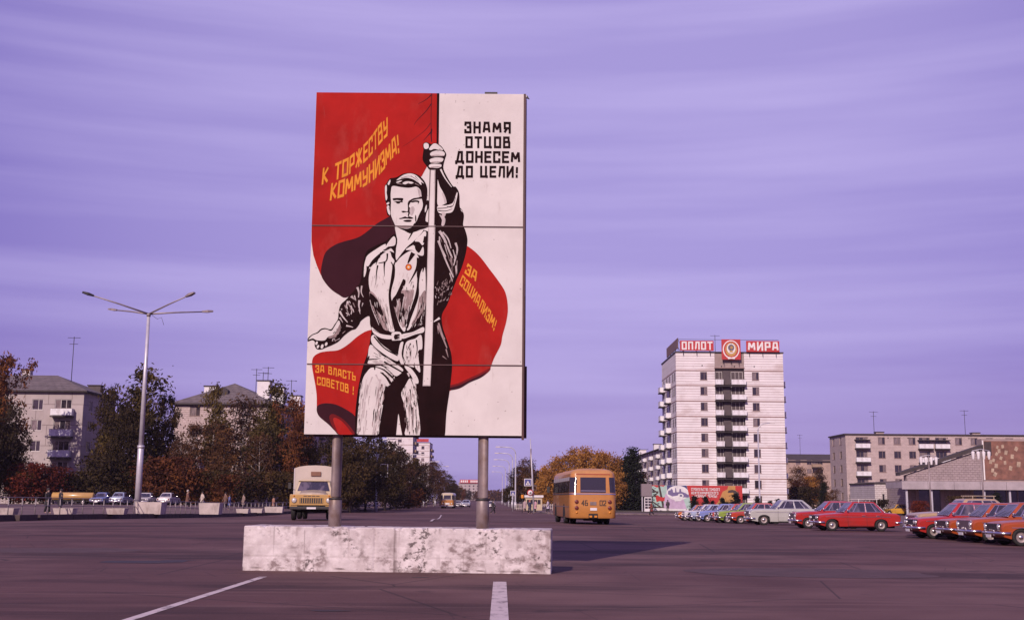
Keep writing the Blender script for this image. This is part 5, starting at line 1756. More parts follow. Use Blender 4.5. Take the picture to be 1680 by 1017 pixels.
wood_w = mat('white_wood', (0.62, 0.55, 0.54), .7, .1, 4)
cars = [
 ('zh', 'orange', 15.3, 108.0, 'orange saloon, farthest of the parked row, beside the painted hoarding'),
 ('mo', 'white', 15.3, 104.0, 'white saloon parked next to the farthest orange car', ),
 ('zh', 'pale_blue', 15.2, 100.0, 'pale blue-grey saloon between the white and the blue car'),
 ('mo', 'blue', 15.2, 95.2, 'blue saloon with bright hub caps in the far half of the row'),
 ('zh', 'white', 15.9, 92.3, 'white saloon hidden behind the scarlet car in the far half of the row'),
 ('zh', 'scarlet', 15.2, 89.2, 'scarlet saloon between the blue and the green car'),
 ('mo', 'green', 15.0, 85.6, 'yellow-green saloon in the middle of the parked row'),
 ('tw', 'scarlet', 15.2, 81.8, 'bright orange-red saloon between the green car and the large grey one'),
 ('vo', 'grey', 15.1, 75.0, 'large pale grey saloon with long bonnet and chrome grille'),
 ('mo', 'red', 15.2, 63.4, 'red saloon half hidden behind the red car with a pale roof rack'),
 ('tw', 'red', 14.95, 58.0, 'bright red saloon seen side on with a pale roof rack', wood_w),
 ('vo', 'beige', 17.2, 50.4, 'beige saloon with chrome grille at the far end of the nearest group', wood),
 ('tw', 'red', 16.2, 47.6, 'dark red saloon with slanting bright window bars in the nearest group'),
 ('zh', 'deep_orange', 16.6, 45.3, 'brownish orange saloon with black grille in the nearest group'),
 ('mo', 'deep_orange', 16.55, 42.9, 'orange saloon with chrome grille, second from the right edge'),
 ('zh', 'deep_orange', 16.55, 40.4, 'orange saloon with black grille and roof rack at the right edge', steel),
]
for c in cars:
    place_car(*c[:4], c[4], rack=c[5] if len(c) > 5 else None)
place_car('zh', 'yellow', gx(1447, 156), 156, 'yellow saloon parked alone in front of the white brick annex', group=None)
place_car('zh', 'red', 26.3, 66.5, 'red car tail showing behind the nearest group', group=None) if False else None
# cars across the square at left and on the avenue
for px_, Y, m_, c_, lb in ((168, 139, 'zh', 'blue', 'small blue car beyond the left railing'), (199, 138, 'mo', 'pale_blue', 'pale car beside the small blue one beyond the left railing'),
        (240, 138, 'zh', 'white', 'white car just right of the tall lamp mast'), (277, 139, 'mo', 'white', 'white car behind the big white planter')):
    place_car(m_, c_, gx(px_, Y), Y, lb, rz=R(-90 + 180 * (px_ % 2)), group='cars standing beyond the left railing')
for px_, Y, m_, c_, lb in ((752, 262, 'zh', 'white', 'white car following the far orange and white bus'), (765, 262, 'vo', 'pale_blue', 'pale car at the avenue centre line right of the far bus')):
    x = gx(px_, Y)
    c = copy_tree({'zh': car_zh, 'vo': car_vo}[m_], None, (x, Y, zg(x, Y)), -math.pi / 2, None, {'car_body': CARC[c_]})
    tag(c, lb, 'car', 'cars coming up the avenue')
c = copy_tree(car_zh, None, (gx(806, 230), 230, zg(0, 230)), math.pi / 2, None, {'car_body': CARC['white']})
tag(c, 'white car driving away behind the crossing pedestrian', 'car')
for src in (car_zh, car_tw, car_mo, car_vo):
    for ch in list(src.children_recursive) + [src]:
        bpy.data.objects.remove(ch)

# --- city bus
def bus_model(label, two_tone, loc, rz, back_to_us):
    root = thing('city_bus', label, 'bus', loc, rz)
    Lb, Wb = 10.45, 2.5
    def plan(s, inset):
        pts = []
        hx, hy, rr_ = Lb / 2 - inset, Wb / 2 - inset * .8, max(.36 - inset * .2, .1)
        for cx, cy, a0 in ((hx - rr_, hy - rr_, 0), (-hx + rr_, hy - rr_, 90), (-hx + rr_, -hy + rr_, 180), (hx - rr_, -hy + rr_, 270)):
            for i in range(7):
                a = R(a0 + 15 * i)
                pts.append((cx + rr_ * math.cos(a), cy + rr_ * math.sin(a)))
        return pts
    levels = [(.36, .05), (.42, .01), (1.0, .0), (1.64, .01), (2.10, .035), (2.56, .075), (2.70, .10), (2.80, .17), (2.89, .32), (2.95, .60), (2.985, 1.0)]
    rings = [[(x, y, z) for x, y in plan(1, ins)] for z, ins in levels]
    n = len(rings[0])
    upm = CARC['cream'] if two_tone else CARC['bus']
    def band(a, c, m, nm, cap=False):
        b = MB()
        vv = [v for rg in rings[a:c + 1] for v in rg]
        ff = []
        for k in range(c - a):
            for i in range(n):
                ff.append((k * n + i, k * n + (i + 1) % n, (k + 1) * n + (i + 1) % n, (k + 1) * n + i))
        if cap:
            ff.append(tuple((c - a) * n + i for i in range(n)))
        b.add(vv, ff, 0, True)
        return b.build(nm, m, root)
    band(0, 3, CARC['bus'], 'lower_body')
    band(3, 6, upm, 'window_band')
    band(6, 10, upm if two_tone else mat('bus_roof', (0.50, 0.235, 0.085), .5, .15, 1), 'roof', True)
    def ring_at(z):
        for (z0, i0), (z1, i1) in zip(levels, levels[1:]):
            if z0 <= z <= z1:
                return plan(1, i0 + (i1 - i0) * (z - z0) / (z1 - z0))
    def wrap(nm, pts_sel, z0, z1, m, off=.012, parent=root, zs=3):
        """sheet following the body; pts_sel(list of (x,y)) -> polyline"""
        vv, ff = [], []
        for k in range(zs + 1):
            z = z0 + (z1 - z0) * k / zs
            pl = pts_sel(ring_at(z))
            for i, (x, y) in enumerate(pl):
                hx, hy = Lb / 2, Wb / 2
                nx = 1 if x > hx - .38 else -1 if x < -hx + .38 else 0
                ny = 1 if y > hy - .38 else -1 if y < -hy + .38 else 0
                if abs(y) < hy - .40:
                    ny = 0
                if abs(x) < hx - .40:
                    nx = 0
                d = math.hypot(nx, ny) or 1
                vv.append((x + nx / d * off, y + ny / d * off, z))
            q = len(pl)
        for k in range(zs):
            for i in range(q - 1):
                ff.append((k * q + i, k * q + i + 1, (k + 1) * q + i + 1, (k + 1) * q + i))
        return MB().add(vv, ff, 0, True).build(nm, m, parent)
    hx, hy = Lb / 2, Wb / 2
    def side(x0, x1, sgn):
        def f(rg):
            yy = max(y for x, y in rg) if sgn > 0 else min(y for x, y in rg)
            return [(x0, yy), (x1, yy)]
        return f
    def end(y0, y1, sx):
        def f(rg):
            xx = max(x for x, y in rg) if sx > 0 else min(x for x, y in rg)
            return [(xx, y0), (xx, y1)]
        return f
    def corner(sx, sy, ext_end, ext_side):
        def f(rg):
            pts = [p for p in rg if p[0] * sx > hx - .50 and p[1] * sy > hy - .45]
            pts.sort(key=lambda p: math.atan2(p[1] * sy - hy + .4, p[0] * sx - hx + .4))
            return [(pts[0][0], pts[0][1] - sy * ext_end)] + pts + ([(pts[-1][0] - sx * ext_side, pts[-1][1])] if ext_side else [])
        return f
    for sx in (-1, 1):
        wrap('rear_window' if sx < 0 else 'windscreen', end(-.68, .68, sx), 1.70, 2.50, glass)
        wrap('window_rail', end(-.66, .66, sx), 1.78, 1.81, chrome, .03, zs=1)
        for sy in (-1, 1):
            wrap('corner_window', corner(sx, sy, .0, .0), 1.70, 2.50, glass)
            m_ = MB()
            M = Matrix.Translation((sx * (hx - .005), sy * .68, 2.1))
    for sy in (-1, 1):
        x = -hx + .52
        while x < hx - 1.3:
            w_ = wrap('side_window', side(x, x + 1.12, sy), 1.70, 2.30, glass)
            wrap('vent_pane', side(x, x + 1.12, sy), 2.32, 2.52, lampglass, parent=w_)
            x += 1.19
        wrap('belt_moulding', side(-hx + .36, hx - .36, sy), 1.60, 1.66, chrome, .022, zs=1)
        wrap('side_moulding', side(-hx + .36, hx - .36, sy), .93, .97, steel, .016, zs=1)
    for sx in (-1, 1):
        wrap('belt_moulding', end(-hy + .36, hy - .36, sx), 1.60, 1.66, chrome, .022, zs=1)
        for sy in (-1, 1):
            wrap('belt_moulding', corner(sx, sy, 0, 0), 1.60, 1.66, chrome, .022, zs=1)
        wrap('roof_lip', end(-hy + .36, hy - .36, sx), 2.64, 2.69, CARC['deep_orange'] if not two_tone else upm, .03, zs=1)
    # tail: lamps, number, vents
    xr = -hx - .004
    for sy in (-1, 1):
        for z in (1.22, .90):
            M = Matrix.Translation((xr, sy * .88, z)) @ Matrix.Rotation(-math.pi / 2, 4, 'Y')
            MB().lathe([(.105, -.01), (.105, .03), (.075, .045), (.001, .05)], 14, 0, M).build('tail_lamp', redlamp, root)
        M = Matrix.Translation((xr, sy * .88, .66)) @ Matrix.Rotation(-math.pi / 2, 4, 'Y')
        MB().lathe([(.06, 0), (.05, .03), (.001, .035)], 12, 0, M).build('reflector', orangelamp, root)
    num = mat('number_black', (0.03, 0.02, 0.02), .7)
    for s_, y0 in (('46', .63), ('02', -.34)):
        pen = 0
        for ch in s_:
            lb = MB()
            for i, qd in enumerate(text_strokes(ch, .085, .2)[0]):
                lb.add([(xr - .008 - .0006 * i, y0 - (pen + x) * .235, 1.03 + y * .25) for x, y in qd], [(0, 1, 2, 3)])
            lb.build('digit', num, root)
            pen += .8
    MB().bbox(xr - .02, xr, -.17, .17, 1.04, 1.22, .004).build('vent_grille', rustp, root)
    MB().bbox(xr - .03, xr, -.20, .16, .76, .90, .006).build('number_plate', white_p, root)
    MB().box(xr - .012, xr + .05, -.24, .24, .37, .60).build('tow_recess', black, root)
    for y in (-.13, .13):
        MB().bbox(xr - .05, xr - .013, y - .07, y + .07, .40, .50, .01).build('tow_lamp', orangelamp, root)
    # nose
    xn = hx + .004
    for sy in (-1, 1):
        M = Matrix.Translation((xn, sy * .82, .92)) @ Matrix.Rotation(math.pi / 2, 4, 'Y')
        MB().lathe([(.14, -.01), (.14, .03), (.11, .05), (.001, .06)], 14, 0, M).build('headlight', lampglass, root)
    MB().bbox(xn - .01, xn + .03, -.45, .45, .70, 1.05, .01).build('grille', white_p if two_tone else chrome, root)
    MB().bbox(xn - .05, xn + .12, -1.18, 1.18, .42, .58, .03).build('front_bumper', white_p if two_tone else chrome, root)
    for sy in (-1, 1):
        o = MB().tube([(hx - .3, sy * (hy - .05), 2.4), (hx + .25, sy * (hy + .22), 2.3), (hx + .28, sy * (hy + .24), 2.1)], .02, 6).build('mirror_arm', dark, root)
        MB().bbox(hx + .24, hx + .32, sy * (hy + .24) - .09, sy * (hy + .24) + .09, 1.72, 2.1, .02).build('mirror', dark, o)
    # arches, wheels and under-frame
    for x in (3.1, -2.1):
        for sy in (-1, 1):
            y0, y1 = sorted((sy * (hy - .4), sy * (hy + .006)))
            pl = [(x + .60 * math.cos(R(a)), .50 + .60 * math.sin(R(a))) for a in range(-12, 193, 15)]
            MB().prism(pl, y0, y1).build('wheel_arch', black, root)
            wheel(root, x, sy * (hy - .14), .49, .28)
            if x < 0:
                wheel(root, x, sy * (hy - .50), .49, .28)
    MB().box(-hx + .5, hx - .5, -.95, .95, .28, .45).build('underbody', black, root)
    MB().box(-hx + .9, -hx + 1.6, -.35, .35, .22, .5).build('exhaust_box', dark, root)
    # inside: floor, seats and rails so that the glass has depth behind it
    return root
bxp, byp = gx(972, 62.5), 62.2 + 5.2
bus1 = bus_model('orange city bus numbered 46 02 seen from behind, driving away', False, (bxp - .25, byp, zg(bxp, byp) + .0), R(90 + 2.9), True)
x2 = gx(734, 226)
bus2 = bus_model('far orange and cream bus coming up the avenue', True, (x2, 231, zg(x2, 228)), R(-90), False)

# --- bonneted lorry with box body
def lorry(loc, rz):
    t = thing('box_lorry', 'cream bonneted lorry with a pale box body driving towards the viewer', 'lorry', loc, rz)
    cab_m, box_m = CARC['ochre'], mat('lorry_box', (0.56, 0.46, 0.40), .6, .1, .7)
    overlay(box_m, (0.38, 0.28, 0.24), 1.3, .55, .72, (1, 1, .5), .5, space='Object')
    cream = CARC['cream']
    # front at +x, front wheel axle at x = 2.2
    b = MB()
    prof = [(3.02, .78), (3.05, 1.15), (3.0, 1.38), (2.85, 1.46), (1.72, 1.60), (1.70, .78)]
    sect = []
    for y, dz, dx in ((-.74, .16, .05), (-.66, .05, .02), (-.45, .01, 0), (0, -.02, -.02), (.45, .01, 0), (.66, .05, .02), (.74, .16, .05)):
        sect.append([(x - dx, y * (1 if x > 2 else 1.0), z - (dz if z > 1.2 else 0)) for x, z in prof])
    n = len(prof)
    vv = [v for s_ in sect for v in s_]
    ff = [(k * n + i, k * n + (i + 1) % n, (k + 1) * n + (i + 1) % n, (k + 1) * n + i) for k in range(len(sect) - 1) for i in range(n)]
    ff += [tuple(range(n)), tuple((len(sect) - 1) * n + i for i in range(n))[::-1]]
    b.add(vv, ff)
    b.build('bonnet', cream, t)
    for s in (-1, 1):
        pl = [(3.04, .72), (3.06, 1.28), (2.95, 1.36), (2.30, 1.36), (1.70, 1.26), (1.45, .86), (1.45, .66), (1.62, .66)]
        pl += [(2.2 + .62 * math.cos(R(a)), .50 + .60 * math.sin(R(a))) for a in range(165, 14, -15)] + [(2.82, .70)]
        y0, y1 = sorted((s * .745, s * 1.14))
        MB().prism(pl, y0, y1).build('wing', cab_m, t)
    MB().bbox(3.03, 3.09, -1.10, 1.10, .80, 1.37, .03).build('front_panel', cab_m, t)
    gr = MB().box(3.085, 3.10, -.62, .62, .90, 1.18).build('grille', dark, t)
    for k in range(11):
        y = -.58 + .116 * k
        MB().box(3.10, 3.112, y - .016, y + .016, .91, 1.17).build('grille_bar', cab_m, gr)
    for k in range(4):
        MB().box(3.09, 3.097, -.42 + .22 * k, -.24 + .22 * k, 1.26, 1.30).build('vent_slot', dark, t)
    for s in (-1, 1):
        M = Matrix.Translation((3.085, s * .90, 1.05)) @ Matrix.Rotation(math.pi / 2, 4, 'Y')
        h_ = MB().lathe([(.135, -.01), (.135, .035), (.115, .045)], 16, 0, M).build('headlight', chrome, t)
        MB().lathe([(.115, .04), (.08, .06), (.001, .07)], 16, 0, M).build('lens', lampglass, h_)
        M = Matrix.Translation((3.085, s * .92, 1.29)) @ Matrix.Rotation(math.pi / 2, 4, 'Y')
        MB().lathe([(.045, 0), (.045, .03), (.001, .04)], 12, 0, M).build('side_lamp', orangelamp, t)
    MB().bbox(3.10, 3.24, -1.10, 1.10, .58, .74, .03).build('front_bumper', dark, t)
    MB().bbox(3.245, 3.26, -.22, .26, .60, .70, .004).build('number_plate', white_p, t)
    # cab
    c0 = [(1.72, -.98), (.55, -1.04), (.55, 1.04), (1.72, .98)]
    c1 = [(1.42, -.82), (.62, -.90), (.62, .90), (1.42, .82)]
    b = MB()
    vv = [(x, y, .80) for x, y in c0] + [(x, y, 1.50) for x, y in c0] + [(x, y, 2.10) for x, y in c1] + [(1.0 + (x - 1.0) * .7, y * .75, 2.20) for x, y in c1]
    ff = [(k * 4 + i, k * 4 + (i + 1) % 4, (k + 1) * 4 + (i + 1) % 4, (k + 1) * 4 + i) for k in range(3) for i in range(4)] + [(12, 13, 14, 15), (3, 2, 1, 0)]
    b.add(vv, ff)
    b.build('cab', cream, t)
    ws = MB()
    def wp(u, v):
        a, c_ = Vector((1.72, -.98, 1.50)).lerp(Vector((1.72, .98, 1.50)), u), Vector((1.42, -.82, 2.10)).lerp(Vector((1.42, .82, 2.10)), u)
        return a.lerp(c_, v) + Vector((.89, 0, .45)) * .012
    ws.add([wp(.05, .08), wp(.95, .08), wp(.93, .90), wp(.07, .90)], [(0, 1, 2, 3)])
    ws.build('windscreen', carglass, t)
    MB().bbox(1.40, 1.52, -.86, .86, 2.08, 2.15, .02).build('visor', cream, t)
    for s in (-1, 1):
        q = [Vector((1.55, s * 1.0, 1.52)), Vector((.75, s * 1.04, 1.52)), Vector((.78, s * .905, 2.06)), Vector((1.36, s * .84, 2.06))]
        MB().add([tuple(v + Vector((0, s * .015, 0))) for v in q], [(0, 1, 2, 3)]).build('side_window', carglass, t)
        o = MB().tube([(1.6, s * 1.0, 1.6), (1.78, s * 1.28, 1.72), (1.78, s * 1.28, 2.0)], .015, 6).build('mirror_arm', dark, t)
        MB().bbox(1.76, 1.80, s * 1.28 - .08, s * 1.28 + .08, 1.66, 1.98, .01).build('mirror', dark, o)
    # box body with a gently arched roof
    bw = 1.16
    arch = [(-bw, .95), (-bw, 2.80), (-bw + .25, 2.89), (-.5, 2.95), (0, 2.97), (.5, 2.95), (bw - .25, 2.89), (bw, 2.80), (bw, .95)]
    b = MB()
    M = Matrix(((0, 1, 0, 0), (1, 0, 0, 0), (0, 0, 1, 0), (0, 0, 0, 1)))
    b.prism(arch, -3.35, .42, 0, M)
    b.build('box_body', box_m, t)
    MB().bbox(.40, .50, -.12 - .14, .28, 2.38, 2.62, .01).build('front_hatch', mat('hatch_brown', (0.20, 0.085, 0.05), .6, .1, 2), t)
    for s in (-1, 1):
        MB().box(.30, .435, s * bw - .03, s * bw + .03, 1.0, 2.79).build('corner_strip', dirty_white, t)
    MB().box(-3.3, 3.0, -.42, .42, .55, .80).build('chassis', black, t)
    MB().tube([(2.2, -.9, .48), (2.2, .9, .48)], .07, 8).build('front_axle', black, t)
    MB().tube([(-1.5, -.9, .48), (-1.5, .9, .48)], .10, 8).build('rear_axle', black, t)
    for x in (2.2, -1.5):
        for s in (-1, 1):
            wheel(t, x, s * .96, .48, .24)
            if x < 0:
                wheel(t, x, s * .66, .48, .24)
    return t
lx = gx(502, 62.3)
lorry((lx, 62.3 + 3.05, zg(lx, 64) ), R(-84.5))
# ------------------------------------------------------------------ street furniture
# tall four-armed lamp mast
def lamp_mast(px, Y, top_py, label):
    x = gx(px, Y)
    z0 = zg(x, Y) + lift(x, Y)
    H = at(px, top_py, Y).z - z0
    t = thing('lamp_mast', label, 'street lamp', (x, Y, z0))
    b = MB()
    lean = .012 * H
    b.tube([(0, 0, -.1), (0, 0, H * .30), (0, 0, H * .302)], [.30, .28, .25], 16)
    b.build('mast_base', galv, t)
    MB().tube([(0, 0, H * .30), (0, 0, H)], [.24, .15], 16).build('mast', galv, t)
    MB().tube([(0, 0, H * .298), (0, 0, H * .312)], .33, 16).build('collar', galv, t)
    MB().tube([(0, 0, H - .25), (0, 0, H + .05)], .2, 12).build('head_plate', steel, t)
    for dx, dy, dz in ((4.35, -2.2, 1.45), (4.85, 2.2, .62), (-4.95, -2.2, 1.45), (-4.1, 2.2, .72)):
        e = Vector((dx, dy, H + dz))
        s = Vector((0, 0, H))
        a = MB().tube([s, s.lerp(e, .5) + Vector((0, 0, .04)), e], [.09, .075, .06], 8).build('arm', steel, t)
        d = (e - s).normalized()
        M = Matrix.Translation(e) @ d.to_track_quat('X', 'Z').to_matrix().to_4x4()
        h = MB()
        h.add([(-.25, -.10, -.06), (-.25, .10, -.06), (-.25, .10, .10), (-.25, -.10, .10), (.3, -.22, -.10), (.3, .22, -.10), (.3, .20, .14), (.3, -.20, .14), (.85, -.16, -.06), (.85, .16, -.06), (.85, .14, .08), (.85, -.14, .08)],
              [(0, 1, 5, 4), (1, 2, 6, 5), (2, 3, 7, 6), (3, 0, 4, 7), (4, 5, 9, 8), (5, 6, 10, 9), (6, 7, 11, 10), (7, 4, 8, 11), (8, 9, 10, 11), (3, 2, 1, 0)], 0, False, M)
        h.build('lantern', dark if dy < 0 and dx < 0 else steel, a)
    MB().tube([(.3, 0, H - .1), (.9, -.1, H - .5), (1.3, -.1, H - .35), (1.6, -.2, H - 1.1)], .02, 5).build('loose_cable', dark, t)
    return t
lamp_mast(226.5, 112, 515, 'tall pale lamp mast with four spreading arms above the left railing')

def street_lamp(px, base_py_unused, Y, H, reach, label, group=None, thick=.11, dirx=-1, banner=False):
    x = gx(px, Y)
    t = thing('street_lamp', label, 'street lamp', (x, Y, zg(x, Y) + lift(x, Y)), 0, group)
    b = MB()
    b.tube([(0, 0, -.1), (0, 0, 1.2), (0, 0, 1.22), (0, 0, H - 1.4)], [thick * 1.7, thick * 1.7, thick, thick * .8], 10)
    b.build('pole', galv, t)
    pts = [(0, 0, H - 1.42)]
    for i in range(1, 7):
        a = R(15 * i)
        pts.append((dirx * 1.3 * (1 - math.cos(a)), 0, H - 1.4 + 1.2 * math.sin(a)))
    pts.append((dirx * reach, 0, H - .12))
    MB().tube(pts, thick * .6, 8).build('arm', galv, t)
    x0, x1 = sorted((dirx * (reach - .1), dirx * (reach + .75)))
    MB().bbox(x0, x1, -.15, .15, H - .24, H - .06, .04).build('lantern', dirty_white, t)
    if banner:
        f = MB()
        f.box(.5, 1.55, -.03, .03, 4.6, 4.7)
        f.box(.5, 1.55, -.03, .03, 6.3, 6.4)
        f.box(.5, .6, -.03, .03, 4.705, 6.295)
        f.box(1.45, 1.55, -.03, .03, 4.705, 6.295)
        f.build('sign_frame', white_p, t)
        MB().tube([(0, 0, 5.5), (.5, 0, 5.5)], .03, 6).build('sign_bracket', galv, t)
    return t
for px, Y, bn, lb in ((617, 162, True, 'pale lamp post with an empty sign frame left of the avenue'), (666, 219, True, 'second lamp post with a sign frame in the left tree row'),
        (695, 262, False, 'thin lamp post third along the left tree row'), (714, 300, False, 'thin pale lamp post nearest the far bus')):
    street_lamp(px, 0, Y, 10.0, 2.6, lb, 'lamp posts down the left of the avenue', .14, 1, bn)
for i, (px, Y, H) in enumerate(((845.5, 212, 11.2), (840.5, 236, 11.0), (835, 275, 11.0), (829, 330, 11.0), (824, 400, 11.0))):
    street_lamp(px, 0, Y, H, 2.9, ['curved lamp post nearest of the row right of the right billboard post', 'second curved lamp post right of the right billboard post', 'third curved lamp post down the right of the avenue',
        'fourth curved lamp post down the right of the avenue', 'farthest curved lamp post down the right of the avenue'][i], 'lamp posts down the right of the avenue', .14, -1)
street_lamp(1246.5, 0, 186, 14.2, 2.0, 'tall slender lamp post standing before the white tower', None, .13, 1, False)

# pole with the crossing sign and the round sign
sp_x, sp_Y = gx(876, 160), 160
sp = thing('sign_pole', 'tall leaning pole carrying traffic signs left of the orange bus', 'pole', (sp_x, sp_Y, zg(sp_x, sp_Y) + .1))
MB().tube([(0, 0, -.1), (-.25, 0, 5), (-.55, 0, 10.0)], [.13, .11, .07], 8).build('pole', galv, sp)
MB().tube([(-.45, 0, 6.0), (-.45, 0, 8.6)], .1, 8).build('pole_sleeve', steel, sp)
MB().tube([(-.28, 0, 4.0), (-1.0, -.05, 4.2)], .03, 6).build('bracket', galv, sp)
MB().tube([(-.2, 0, 3.1), (.3, -.05, 3.0), (.32, -.05, 3.6), (-.2, 0, 3.6)], .025, 6).build('bracket', galv, sp)
blue_m = mat('sign_blue', (0.05, 0.05, 0.22), .5)
def crossing_sign(loc, s, label, pole=0):
    t = thing('crossing_sign', label, 'road sign', loc)
    MB().bbox(-s / 2, s / 2, -.02, .02, 0, s, .008).build('plate', white_p, t)
    MB().bbox(-s * .42, s * .42, -.030, -.021, s * .08, s * .92, .003).build('blue_field', blue_m, t)
    MB().prism([(-s * .30, s * .16), (s * .30, s * .16), (0, s * .74)], -.038, -.031).build('white_triangle', white_p, t)
    MB().prism([(-s * .09, s * .18), (-s * .03, s * .18), (0, s * .34), (s * .05, s * .18), (s * .11, s * .18), (s * .04, s * .50), (-s * .03, s * .50)], -.046, -.039).build('walking_figure', dark, t)
    if pole:
        MB().tube([(0, .05, -pole), (0, .05, s * .9)], .05, 8).build('post', galv, t)
    return t
p = at(866, 797, 159.8)
crossing_sign((p.x, 159.8, p.z), 1.0, 'square blue and white pedestrian crossing sign on the leaning pole')
p = at(841.5, 813, 168)
crossing_sign((p.x, 168, p.z), .72, 'smaller crossing sign on its own thin post left of the leaning pole', p.z - zg(p.x, 168) - .1)
p = at(870, 808, 159.75)
rs = thing('round_sign', 'round white red-ringed traffic sign under the crossing sign', 'road sign', (p.x, 159.7, p.z))
Mr = Matrix.Rotation(math.pi / 2, 4, 'X')
MB().lathe([(.001, 0), (.44, 0), (.44, .02), (.001, .021)], 24, 0, Mr).build('red_ring', sign_red, rs)
MB().lathe([(.001, .022), (.33, .022), (.33, .028), (.001, .0285)], 24, 0, Mr).build('white_face', white_p, rs)
MB().prism([(-.14, -.10), (.14, -.10), (.10, .06), (.0, .14), (-.08, .04)], -.036, -.029).build('symbol', dark, rs)
MB().tube([(0, .03, -.2), (.5, .12, -.15)], .02, 6).build('bracket', galv, rs)
p = at(857.5, 819, 150)
zt_ = zg(p.x, 150)
tl_ = thing('small_sign', 'little orange box sign on a dark post between the road signs', 'road sign', (p.x, 155, zg(p.x, 155) + .1))
MB().tube([(0, 0, -.05), (0, 0, 2.2)], .04, 6).build('post', dark, tl_)
MB().bbox(-.16, .16, -.1, .1, 1.9, 2.35, .02).build('box', orangelamp, tl_)

# railing at the left: posts and two rails
rail_m = mat('railing_steel', (0.30, 0.25, 0.26), .55, .2, 3, metal=.3)
rail_pts = []
y = 47.0
while y < 146:
    rail_pts.append((interp(KL, y) - 1.35, y))
    y += 1.5 if y < 110 else 1.8
rg = thing('railing', 'long low metal railing along the left pavement edge', 'railing', (rail_pts[0][0], rail_pts[0][1], 0))
rx0, ry0 = rail_pts[0]
pm_ = MB().tube([(0, 0, -.05), (0, 0, 1.0)], .032, 8).mesh('post', rail_m)
for (x, y) in rail_pts:
    link('post', pm_, rg, (x - rx0, y - ry0, zg(x, y) + .30))
for k, ((x, y), (x2_, y2_)) in enumerate(zip(rail_pts, rail_pts[1:])):
    for z in (.98, .52):
        MB().tube([(x - rx0, y - ry0, zg(x, y) + .30 + z), (x2_ - rx0, y2_ - ry0, zg(x2_, y2_) + .30 + z)], .026, 6, 0, False).build('rail', rail_m, rg)
# planters behind it
plw = mat('planter_white', (0.52, 0.43, 0.41), .85, .15, 1.5, space='World')
overlay(plw, (0.25, .17, .16), 1.4, .55, .7, (1, 1, .4), .7)
def planter(px, Y, w, h, label, d=1.0):
    x = gx(px, Y)
    t = thing('flower_planter', label, 'planter', (x, Y, zg(x, Y) + .30), random.uniform(-.05, .05), 'concrete planters behind the railing')
    b = MB()
    vv = [(-w / 2 + .08, -d / 2 + .08, 0), (w / 2 - .08, -d / 2 + .08, 0), (w / 2 - .08, d / 2 - .08, 0), (-w / 2 + .08, d / 2 - .08, 0), (-w / 2, -d / 2, h), (w / 2, -d / 2, h), (w / 2, d / 2, h), (-w / 2, d / 2, h),
          (-w / 2 + .09, -d / 2 + .09, h), (w / 2 - .09, -d / 2 + .09, h), (w / 2 - .09, d / 2 - .09, h), (-w / 2 + .09, d / 2 - .09, h), (-w / 2 + .09, -d / 2 + .09, h - .12), (w / 2 - .09, -d / 2 + .09, h - .12), (w / 2 - .09, d / 2 - .09, h - .12), (-w / 2 + .09, d / 2 - .09, h - .12)]
    ff = [(0, 1, 5, 4), (1, 2, 6, 5), (2, 3, 7, 6), (3, 0, 4, 7), (4, 5, 9, 8), (5, 6, 10, 9), (6, 7, 11, 10), (7, 4, 8, 11), (8, 9, 13, 12), (9, 10, 14, 13), (10, 11, 15, 14), (11, 8, 12, 15)]
    b.add(vv, ff)
    b.build('trough', plw, t)
    MB().box(-w / 2 + .095, w / 2 - .095, -d / 2 + .095, d / 2 - .095, h - .25, h - .10).build('soil', soil, t)
    return t
for px, Y, w, h, lb in ((12, 71, 1.3, .38, 'low concrete planter at the left frame edge'), (109, 72, 1.25, .38, 'low concrete planter left of the lamp mast'), (194, 75, 1.2, .38, 'low concrete planter just left of the mast foot'),
        (249, 84, 1.9, .85, 'big square white planter right of the lamp mast'), (347, 90, 1.6, .85, 'second big square white planter behind the railing'), (400, 112, 1.2, .42, 'small planter left of a pair by the lorry'),
        (423, 118, 1.2, .42, 'small planter between two others by the lorry'), (451, 122, 1.9, .6, 'wide white planter close to the lorry')):
    planter(px, Y, w, h, lb, 1.3 if h > .6 else .8)
yb_ = thing('yellow_trailer', 'long low yellow tank trailer standing beyond the left railing', 'trailer', (gx(121, 138), 138, zg(gx(121, 138), 138) + .30))
b = MB()
b.tube([(-2.5, 0, .95), (-2.42, 0, .95), (2.32, 0, .95), (2.4, 0, .95)], [.32, .46, .46, .32], 14)
b.build('tank', CARC['ochre'], yb_)
MB().box(-2.3, 2.2, -.35, .35, .36, .48).build('frame', black, yb_)
for s in (-1, 1):
    wheel(yb_, -1.4, s * .5, .30, .18)
    wheel(yb_, 1.3, s * .5, .30, .18)

# ------------------------------------------------------------------ hoarding in front of the tower
HY = 196.0
hx0, hx1 = gx(1068, HY), gx(1218, HY)
HH = at(1140, 796, HY).z - (zg(25, HY) + .14)
ho = thing('painted_hoarding', 'long painted hoarding with girders, town roundel and red slogan panel', 'hoarding', (hx0, HY, zg(25, HY) + .14))
HWd = hx1 - hx0
cols = {'aqua': (0.38, 0.52, 0.48), 'red': (0.46, 0.022, 0.022), 'brown': (0.055, 0.03, 0.03), 'lilac': (0.50, 0.36, 0.52), 'white': (0.70, 0.66, 0.68), 'navy': (0.05, 0.05, 0.17), 'gold': (0.48, 0.24, 0.07), 'violet': (0.16, 0.12, 0.26)}
hm = {k: mat('hoarding_' + k, v, .7, .1, 1.5) for k, v in cols.items()}
def hu(cx):
    return (cx / 10.5 + 1060 - 1068) / 150 * HWd
def hv(cy):
    return HH * (1 - (cy / 10.5 + 785 - 796) / (838.5 - 796))
hl = [0]
